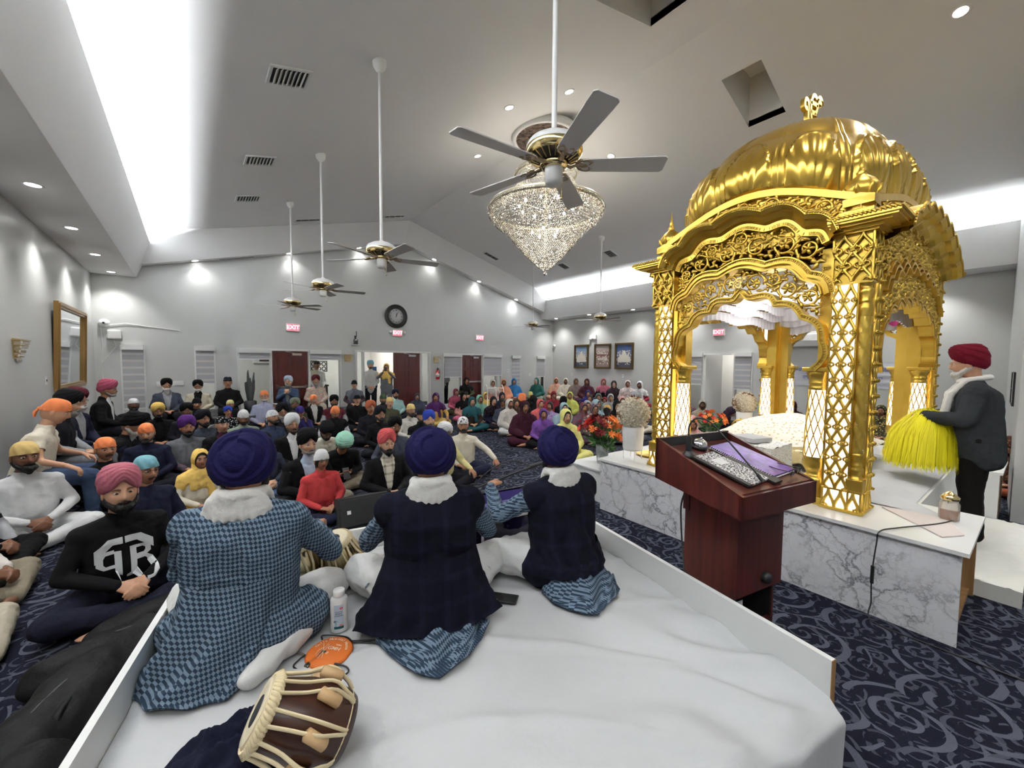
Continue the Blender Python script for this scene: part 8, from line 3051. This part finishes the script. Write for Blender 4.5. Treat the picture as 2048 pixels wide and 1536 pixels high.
# metal drum pair played by the drummer
bowl = [(0, 0), (.06, 0), (.10, .03), (.125, .09), (.13, .15), (.118, .21), (.108, .25), (.106, .255)]
M_NICK = mat('nickel_brass', srgb(200, 186, 150), .14, 1)
drum('bass_drum', bowl, .108, .07, .255, look_M(Vector((.46, 2.40, ZS + .05)), Vector((-.22, -.10, .95)), 1.0), M_NICK, 'polished metal bass drum beside the chequered drummer', 'drum', dowels=False)
drum('tabla_drum', big, .080, .082, .25, look_M(Vector((.665, 2.33, ZS + .04)), Vector((-.30, -.15, .92)), 1.0), M_NICK, 'shiny metal tuned drum with straps between the drummer and the middle musician', 'drum')
m = MB()
for (cu, cw, r) in ((.46, 2.40, .085), (.665, 2.33, .095)):
    p = Vector((cu, cw, ZS + .03))
    m.tube([p + Vector((r * math.cos(a), r * math.sin(a), .006 * math.sin(5 * a))) for a in [2 * PI * k / 24 for k in range(24)]], .028, 8, closed=True)
tag(m.build('drum_cushion_ring', cloth('ring_grey', srgb(90, 88, 96))), 'grey ring cushions under the metal drums', 'cushion')

# harmoniums
M_HARM = mat('harmonium_lacquer', (.012, .010, .035), .12, coat=.8)
def harmonium(M, label, s=1.0):
    e = empty('harmonium', (0, 0, 0), 0, label, 'harmonium', 'harmoniums')
    e.matrix_world = M @ Matrix.Scale(s, 4)
    MB().box((0, 0, .035), (.66, .38, .07), 0, .004).build('lower_case', M_HARM, e)
    m = MB().box((0, .02, .165), (.58, .30, .19), 0, .004)
    m.build('body_case', M_HARM, e)
    m = MB()
    for x_ in (-.285, .285):
        for y_ in (-.125, .165): m.box((x_, y_, .165), (.018, .018, .195))
        m.box((x_ * 1.02, .02, .20), (.008, .09, .03)).box((x_ * 1.02, .0, .12), (.006, .05, .05))
    m.build('chrome_fittings', M_CHROME, e)
    m = MB()
    for k in range(24): m.box((-.255 + .0222 * k, -.085, .268), (.0205, .11, .014), 0, .001)
    m.build('white_keys', mat('key_white', (.82, .82, .80), .25), e)
    m = MB()
    for k in range(24):
        if k % 7 not in (2, 6): m.box((-.244 + .0222 * k, -.065, .281), (.011, .07, .014), 0, .001)
    m.build('black_keys', M_BLACK, e)
    m = MB()
    for k in range(9): m.box((0, .185 + .010 * k, .17 + .003 * k), (.50, .006, .19))
    m.build('bellows', mat('bellows_violet', srgb(46, 30, 110), .6), e)
    MB().box((0, .285, .19), (.55, .012, .22), 0, .003).build('bellows_board', M_HARM, e)
    MB().box((0, .08, .266), (.56, .14, .012)).build('top_panel', mat('panel_violet', srgb(50, 34, 110), .4), e)
    return e
harmonium(SM @ Matrix.Translation((1.17, 2.36, ZS + .012)) @ Matrix.Rotation(R(4), 4, 'Z'), 'dark lacquered harmonium with white keys before the right musician')
harmonium(SM @ Matrix.Translation((.60, 2.36, ZS + .012)), 'dark lacquered harmonium mostly hidden behind the middle musician', .8)
o = MB().box((0, 0, .05), (.42, .30, .10), 0, .006).build('harmonium_case_lid', mat('grey_lid', (.10, .10, .13), .3))
o.matrix_world = SM @ Matrix.Translation((.87, 2.38, ZS + .012)) @ Matrix.Rotation(R(0), 4, 'Z')
bpy.data.objects.remove(o)

# microphone on boom stand
e = empty('microphone_stand', tuple(stg(2.70, 1.02, .0)), -A13, 'black boom microphone stand behind the right harmonium', 'microphone stand')
e.location.z = ZS + .01
m = MB().lathe([(.10, 0), (.10, .012), (.02, .02)], n=24).tube([(0, 0, 0), (0, 0, .30)], .010, 8).tube([(0, 0, .28), (0, 0, .34)], .022, 8)
m.build('stand_post', M_BLACK, e)
m = MB().tube([(-.12, .03, .28), (.42, -.12, .47)], .008, 8).tube([(-.16, .04, .265), (-.10, .025, .287)], .022, 10).tube([(.1, -.03, .36), (.13, -.04, .37)], .014, 8).tube([(.38, -.11, .455), (.44, -.125, .475)], .014, 8)
m.build('boom', M_BLACK, e)
m = MB().tube([(.41, -.118, .475), (.54, -.15, .50)], [.011, .016], 10)
m.build('microphone_body', M_BLACK, e)
MB().ell((.565, -.157, .505), (.032, .032, .036), 12, 8).build('microphone_grille', mat('mic_mesh', (.28, .28, .29), .35, .8), e)
MB().tube(smooth_path([(.41, -.12, .48), (.30, -.05, .52), (.12, .0, .44), (.0, .02, .30), (-.03, .03, .05), (-.1, .1, .01)], 6), .004, 6).build('cable', M_BLACK, e)

# powder bottle
e = empty('powder_bottle', (.505, 1.885, ZS + .012), R(-20), 'white powder bottle with flip cap standing between the drummer and the middle musician', 'bottle')
m = MB().lathe([(0, 0), (.034, 0), (.038, .006), (.038, .150), (.035, .160), (.024, .168), (.022, .172)], n=32, sx=1.0, sy=.72)
m.build('bottle_body', mat('bottle_white', (.78, .79, .79), .35), e)
MB().lathe([(.0245, .168), (.0255, .172), (.0255, .192), (.023, .196), (0, .196)], n=28).build('cap', mat('cap_white', (.84, .84, .83), .35), e)
def on_bottle(x_, z_, o_=.0006):      # label point: x_ along the curve, z_ height
    a = x_ / .038 - PI / 2
    return ((.038 + o_) * math.cos(a), (.038 * .72 + o_) * math.sin(a), z_)
def patch(nm, x0, x1, z0, z1, mm, o_, rnd=0):
    m = MB()
    m.grid(lambda u, v: on_bottle(x0 + (x1 - x0) * u, z0 + (z1 - z0) * v, o_), 10, 6)
    m.build(nm, mm, e)
patch('paper_label', -.021, .021, .022, .135, mat('label_blue', srgb(186, 204, 220), .5), .0006)
patch('label_foot', -.021, .021, .022, .034, mat('label_teal', srgb(26, 84, 92), .5), .0010)
def wrap_text(s, size, x_, z_, mm, nm):
    V, F = text_mesh(s, size, 0, offset=.0001)
    m = MB()
    m.add([on_bottle(x_ + v.x, z_ + v.y, .0014) for v in V], F)
    m.build(nm, mm, e)
wrap_text('BODY', .0105, 0, .094, mat('ink_dark', srgb(30, 54, 84), .5), 'label_words')
wrap_text('POWDER', .0085, 0, .084, mat('ink_dark', srgb(30, 54, 84), .5), 'label_words')
wrap_text('COMFORTABLE', .0048, 0, .103, mat('ink_dark', srgb(30, 54, 84), .5), 'label_words')
m = MB()
def ring_on(cx, cz, r0, r1, sx=1.0):
    V = []
    for k in range(18):
        a = 2 * PI * k / 18
        for r in (r0, r1): V.append(on_bottle(cx + r * math.cos(a) * sx, cz + r * math.sin(a), .0014))
    m.add(V, [(2 * k, 2 * k + 1, (2 * k + 3) % 36, (2 * k + 2) % 36) for k in range(18)])
ring_on(.011, .119, .0022, .0055, 1.25)
m.build('red_mark', mat('ink_red', srgb(206, 40, 44), .5), e)
m = MB()
V = [on_bottle(-.012 + q * .0016, .034 + .024 * abs(q) * 0 + z_, .0016) for q, z_ in ((-.6, 0), (.6, 0), (.6, .024), (-.6, .024))]
m.add(V, [(0, 1, 2, 3)])
for k in range(6):
    a = PI * k / 5
    V = [on_bottle(-.012, .058, .0016), on_bottle(-.012 + .010 * math.cos(a), .058 + .006 * math.sin(a) + .001, .0016), on_bottle(-.012 + .009 * math.cos(a + .35), .058 + .006 * math.sin(a + .35) - .003, .0016)]
    m.add(V, [(0, 1, 2)])
m.build('palm_tree_print', mat('label_teal', srgb(26, 84, 92), .5), e)
m = MB()
V = [on_bottle(x_, z_, .0016) for x_, z_ in ((.002, .036), (.016, .036), (.014, .046), (.008, .042), (.004, .044))]
m.add(V, [(0, 1, 2, 3, 4)])
m.build('orange_print', mat('ink_orange', srgb(228, 132, 84), .5), e)

# orange cloth disc cover with cords
e = empty('drum_cover', (.425, 1.745, ZS + .014), R(-52), 'round orange printed drum cover with black cords lying on the sheet', 'drum cover')
MB().lathe([(0, .018), (.085, .018), (.095, .010), (.092, .002), (0, .0)], n=48).build('padded_disc', mat('orange_cover', srgb(206, 106, 36), .6), e)
def arc_text(s, r, a0, a1, size, nm):
    m = MB()
    n = len(s)
    for k, ch in enumerate(s):
        if ch == ' ': continue
        V, F = text_mesh(ch, size, 0, offset=.0002)
        a = R(a0 + (a1 - a0) * k / (n - 1))
        m.M = Matrix.Translation((r * math.cos(a), r * math.sin(a), .0192)) @ Matrix.Rotation(a - PI / 2, 4, 'Z')
        m.add(V, F)
    m.M = None
    m.build(nm, mat('cover_print', srgb(236, 220, 200), .6), e)
arc_text('Gullu Musical House', .070, 172, 20, .019, 'printed_name')
m = MB()
for s, x_, y_, sz in (('GMH', .012, .014, .026), ('TABLA', .020, .036, .009), ('0', .0, -.016, .020)):
    V, F = text_mesh(s, sz, 0, offset=.0004)
    m.M = Matrix.Translation((x_, y_, .0192))
    m.add(V, F)
m.M = None
for q in ([(-.05, .03), (-.035, .01), (-.045, -.01), (-.04, -.035)], [(-.035, .01), (-.01, -.03), (.0, -.05)], [(-.03, .035), (-.03, -.045)], [(-.022, .03), (-.018, -.05)]):
    m.tube([(a, b, .0192) for a, b in q], .0012, 4)
m.build('printed_figure', mat('cover_print', srgb(236, 220, 200), .6), e)
m = MB()
cz = .0045
for q in ([(-.075, .05, .019), (-.10, .09, .006), (.0, .105, .006), (.06, .07, .019)], [(.05, .08, .006), (.16, .10, cz), (.30, .06, cz), (.42, .10, cz)], [(.04, .085, .006), (.15, .12, cz), (.30, .16, cz)],
          [(-.08, -.05, .019), (-.10, -.06, cz), (-.09, -.10, cz), (.0, -.105, cz), (.08, -.05, cz)], [(.07, -.06, .019), (.12, -.05, cz), (.14, -.08, cz), (.08, -.13, cz), (.0, -.15, cz), (-.02, -.18, cz)], [(.12, -.12, cz), (.08, -.17, cz), (.02, -.20, cz)]):
    m.tube(smooth_path(q, 6), .0035, 6)
m.build('black_cords', M_BLACK, e)

# small steel hammer, telephone, folded bag
e = empty('tuning_hammer', (.335, 1.79, ZS + .022), R(-62), 'small steel tuning hammer lying left of the orange cover', 'hammer')
MB().tube([(-.085, .01, -.002), (.0, .005, 0), (.055, 0, 0)], [.007, .005, .007], 8).build('handle', M_CHROME, e)
m = MB()
m.M = Matrix.Translation((.062, 0, 0))
m.box((0, 0, 0), (.022, .085, .020), 0, .004).box((0, .045, 0), (.026, .014, .024), 0, .004)
m.M = None
m.build('hammer_head', mat('dark_steel', (.16, .17, .14), .35, .9), e)
e = empty('mobile_phone', (1.255, 1.595, ZS + .014), R(-52), 'black mobile phone lying on the sheet between middle and right musicians', 'phone')
MB().box((0, 0, .004), (.155, .076, .008), 0, .003).build('phone_case', mat('phone_case', (.03, .03, .032), .4), e)
MB().box((0, 0, .0085), (.145, .068, .001)).build('phone_screen', mat('phone_glass', (.008, .008, .009), .05), e)
def cloth_heap(nm, cx, cy, sx, sy, h, rz, z0, mm, label, cat, seed, nx=60, ny=44, power=2.2, fold=.05, tag_kind=None):
    m = MB()
    def fn(u, v):
        a, b = u * 2 - 1, v * 2 - 1
        e_ = max(0, 1 - abs(a) ** power) ** .6 * max(0, 1 - abs(b) ** power) ** .6
        x_, y_ = a * sx, b * sy
        x_ += .10 * sx * noise.noise(Vector((a * 1.5, b * 1.5, seed)))
        y_ += .14 * sy * noise.noise(Vector((a * 1.5, b * 1.5, seed + 5)))
        r_ = 1 - abs(noise.noise(Vector((a * 2.2 + b * .8, b * 2.0, seed + 9)))) * 2
        return (x_, y_, e_ * (h + fold * r_ + fold * .35 * noise.noise(Vector((a * 6, b * 6, seed)))) + .003)
    m.grid(fn, nx, ny)
    m.grid(lambda u, v: (fn(1 - u, v)[0], fn(1 - u, v)[1], .001), 4, 4)
    o = m.build(nm, mm)
    o.location = (cx, cy, z0)
    o.rotation_euler = (0, 0, rz)
    return tag(o, label, cat)
cloth_heap('folded_bag', .06, 1.43, .17, .14, .095, R(20), ZS + .01, cloth('bag_navy', srgb(22, 24, 42)), 'crumpled dark navy cloth bag lying left of the foreground drum', 'bag', 4.2, fold=.055)
# floor speaker
e = empty('monitor_speaker', (1.38, 4.22, 0), R(-5), 'black wedge monitor speaker on the carpet beyond the stage', 'speaker')
m = MB().prism([(-.22, 0), (.20, 0), (.16, .30), (-.10, .36)], lambda a, b, d: (d, a, b), -.32, .32)
m.build('cabinet', mat('speaker_black', (.012, .012, .013), .75), e)
m = MB()
m.M = Matrix.Translation((0, -.165, .18)) @ Matrix.Rotation(R(-18), 4, 'X')
m.box((0, -.005, 0), (.60, .02, .33), 0, .008)
m.M = None
m.build('front_grille', mat('grille_black', (.012, .012, .013), .75), e)
m = MB()
m.M = Matrix.Translation((-.20, -.185, .20)) @ Matrix.Rotation(R(-18), 4, 'X')
m.box((0, 0, 0), (.045, .006, .045))
m.build('badge', M_WHITE, e)
e.scale = (.8, .8, .8)
# bags on the floor left of the stage
K_BAG = cloth('bag_black', srgb(24, 24, 25), rough=.6)
def duffel(x_, y_, L, r, rz, label, seed, hh=1.0):
    P = []
    a, f = blob([((-L / 2, 0, r * .8), (L / 2, 0, r * .8), r * .9, r), ((-L / 3, r * .4, r * .6), (L / 3, r * .4, r * .6), r * .7, r * .7), ((-L / 3, -r * .4, r * .6), (L / 3, -r * .4, r * .6), r * .7, r * .7)], .018, 4, .022, 5, seed)
    a[:, 2] = np.maximum(a[:, 2] * hh, .004)
    e = link('instrument_bag', mesh_of('instrument_bag', a, f, K_BAG))
    e.location = (x_, y_, .0)
    e.rotation_euler = (0, 0, rz)
    tag(e, label, 'bag', 'black bags beside the stage')
    m = MB().tube(smooth_path([(-L * .3, -r * .75, r * 1.0 * hh), (-L * .1, -r * .5, r * 1.55 * hh), (L * .15, -r * .45, r * 1.55 * hh), (L * .32, -r * .7, r * 1.05 * hh)], 5), .013, 6, flat=.4)
    m.build('carry_strap', K_BAG, e)
    m = MB().tube(smooth_path([(-L * .42, 0, r * 1.60 * hh), (0, .01, r * 1.72 * hh), (L * .42, 0, r * 1.66 * hh)], 5), .005, 5)
    m.build('zip', mat('zip_dark', (.05, .05, .05), .4), e)
duffel(-.53, 2.50, .56, .16, R(68), 'large long black instrument bag on the carpet left of the stage', 2, .85)
duffel(-.42, 3.02, .34, .13, R(20), 'black bag behind the large instrument bag', 5, .8)
duffel(-.27, 3.30, .36, .12, R(25), 'black bag nearest the man with the chest emblem', 8, .75)
duffel(-.62, 1.98, .40, .15, R(60), 'black bag at the lower left corner of the picture', 11)
o = MB()
for k in range(7): o.tube([(-.95 + .012 * k, 2.10 + .02 * k, .16), (-1.0 + .015 * k, 2.0 + .015 * k, .03)], .006, 6)
tag(o.build('reed_bundle', M_STRAP), 'bundle of pale cords poking from the black bags at lower left', 'cords')
# small items among the women
e = empty('handbag', (6.05, 5.62, 0), R(30), 'small beige patterned handbag before the wine red suit', 'handbag')
MB().box((0, 0, .09), (.24, .10, .17), 0, .03).build('bag_body', cloth('bag_pattern', srgb(176, 152, 110), srgb(90, 70, 50), 'floral', 1.2), e)
MB().tube(smooth_path([(-.08, 0, .17), (-.05, 0, .27), (.05, 0, .27), (.08, 0, .17)], 6), .008, 6).build('handle', M_BRASS, e)
e = empty('backpack', (.72, 4.75, 0), R(20), 'small black backpack with green reflector behind the navy turban', 'bag')
MB().box((0, 0, .13), (.26, .16, .26), 0, .05).build('pack_body', K_BAG, e)
MB().box((.04, -.085, .14), (.03, .01, .05), R(20)).build('reflector', mat('reflector_green', srgb(190, 230, 40), .5), e)
e = empty('walking_frame', (7.15, 9.6, 0), R(-20), 'white tubular walking frame among the women in scarves', 'walking frame')
m = MB()
for s_ in (-1, 1):
    m.tube([(s_ * .27, -.2, .0), (s_ * .25, -.16, .93), (s_ * .25, .0, 1.02), (s_ * .26, .16, .93), (s_ * .28, .2, 0)], .013, 8)
m.tube([(-.25, -.16, .93), (.25, -.16, .93)], .013, 8).tube([(-.25, .0, .5), (.25, .0, .5)], .011, 8)
m.build('tube_frame', M_WHITE, e)
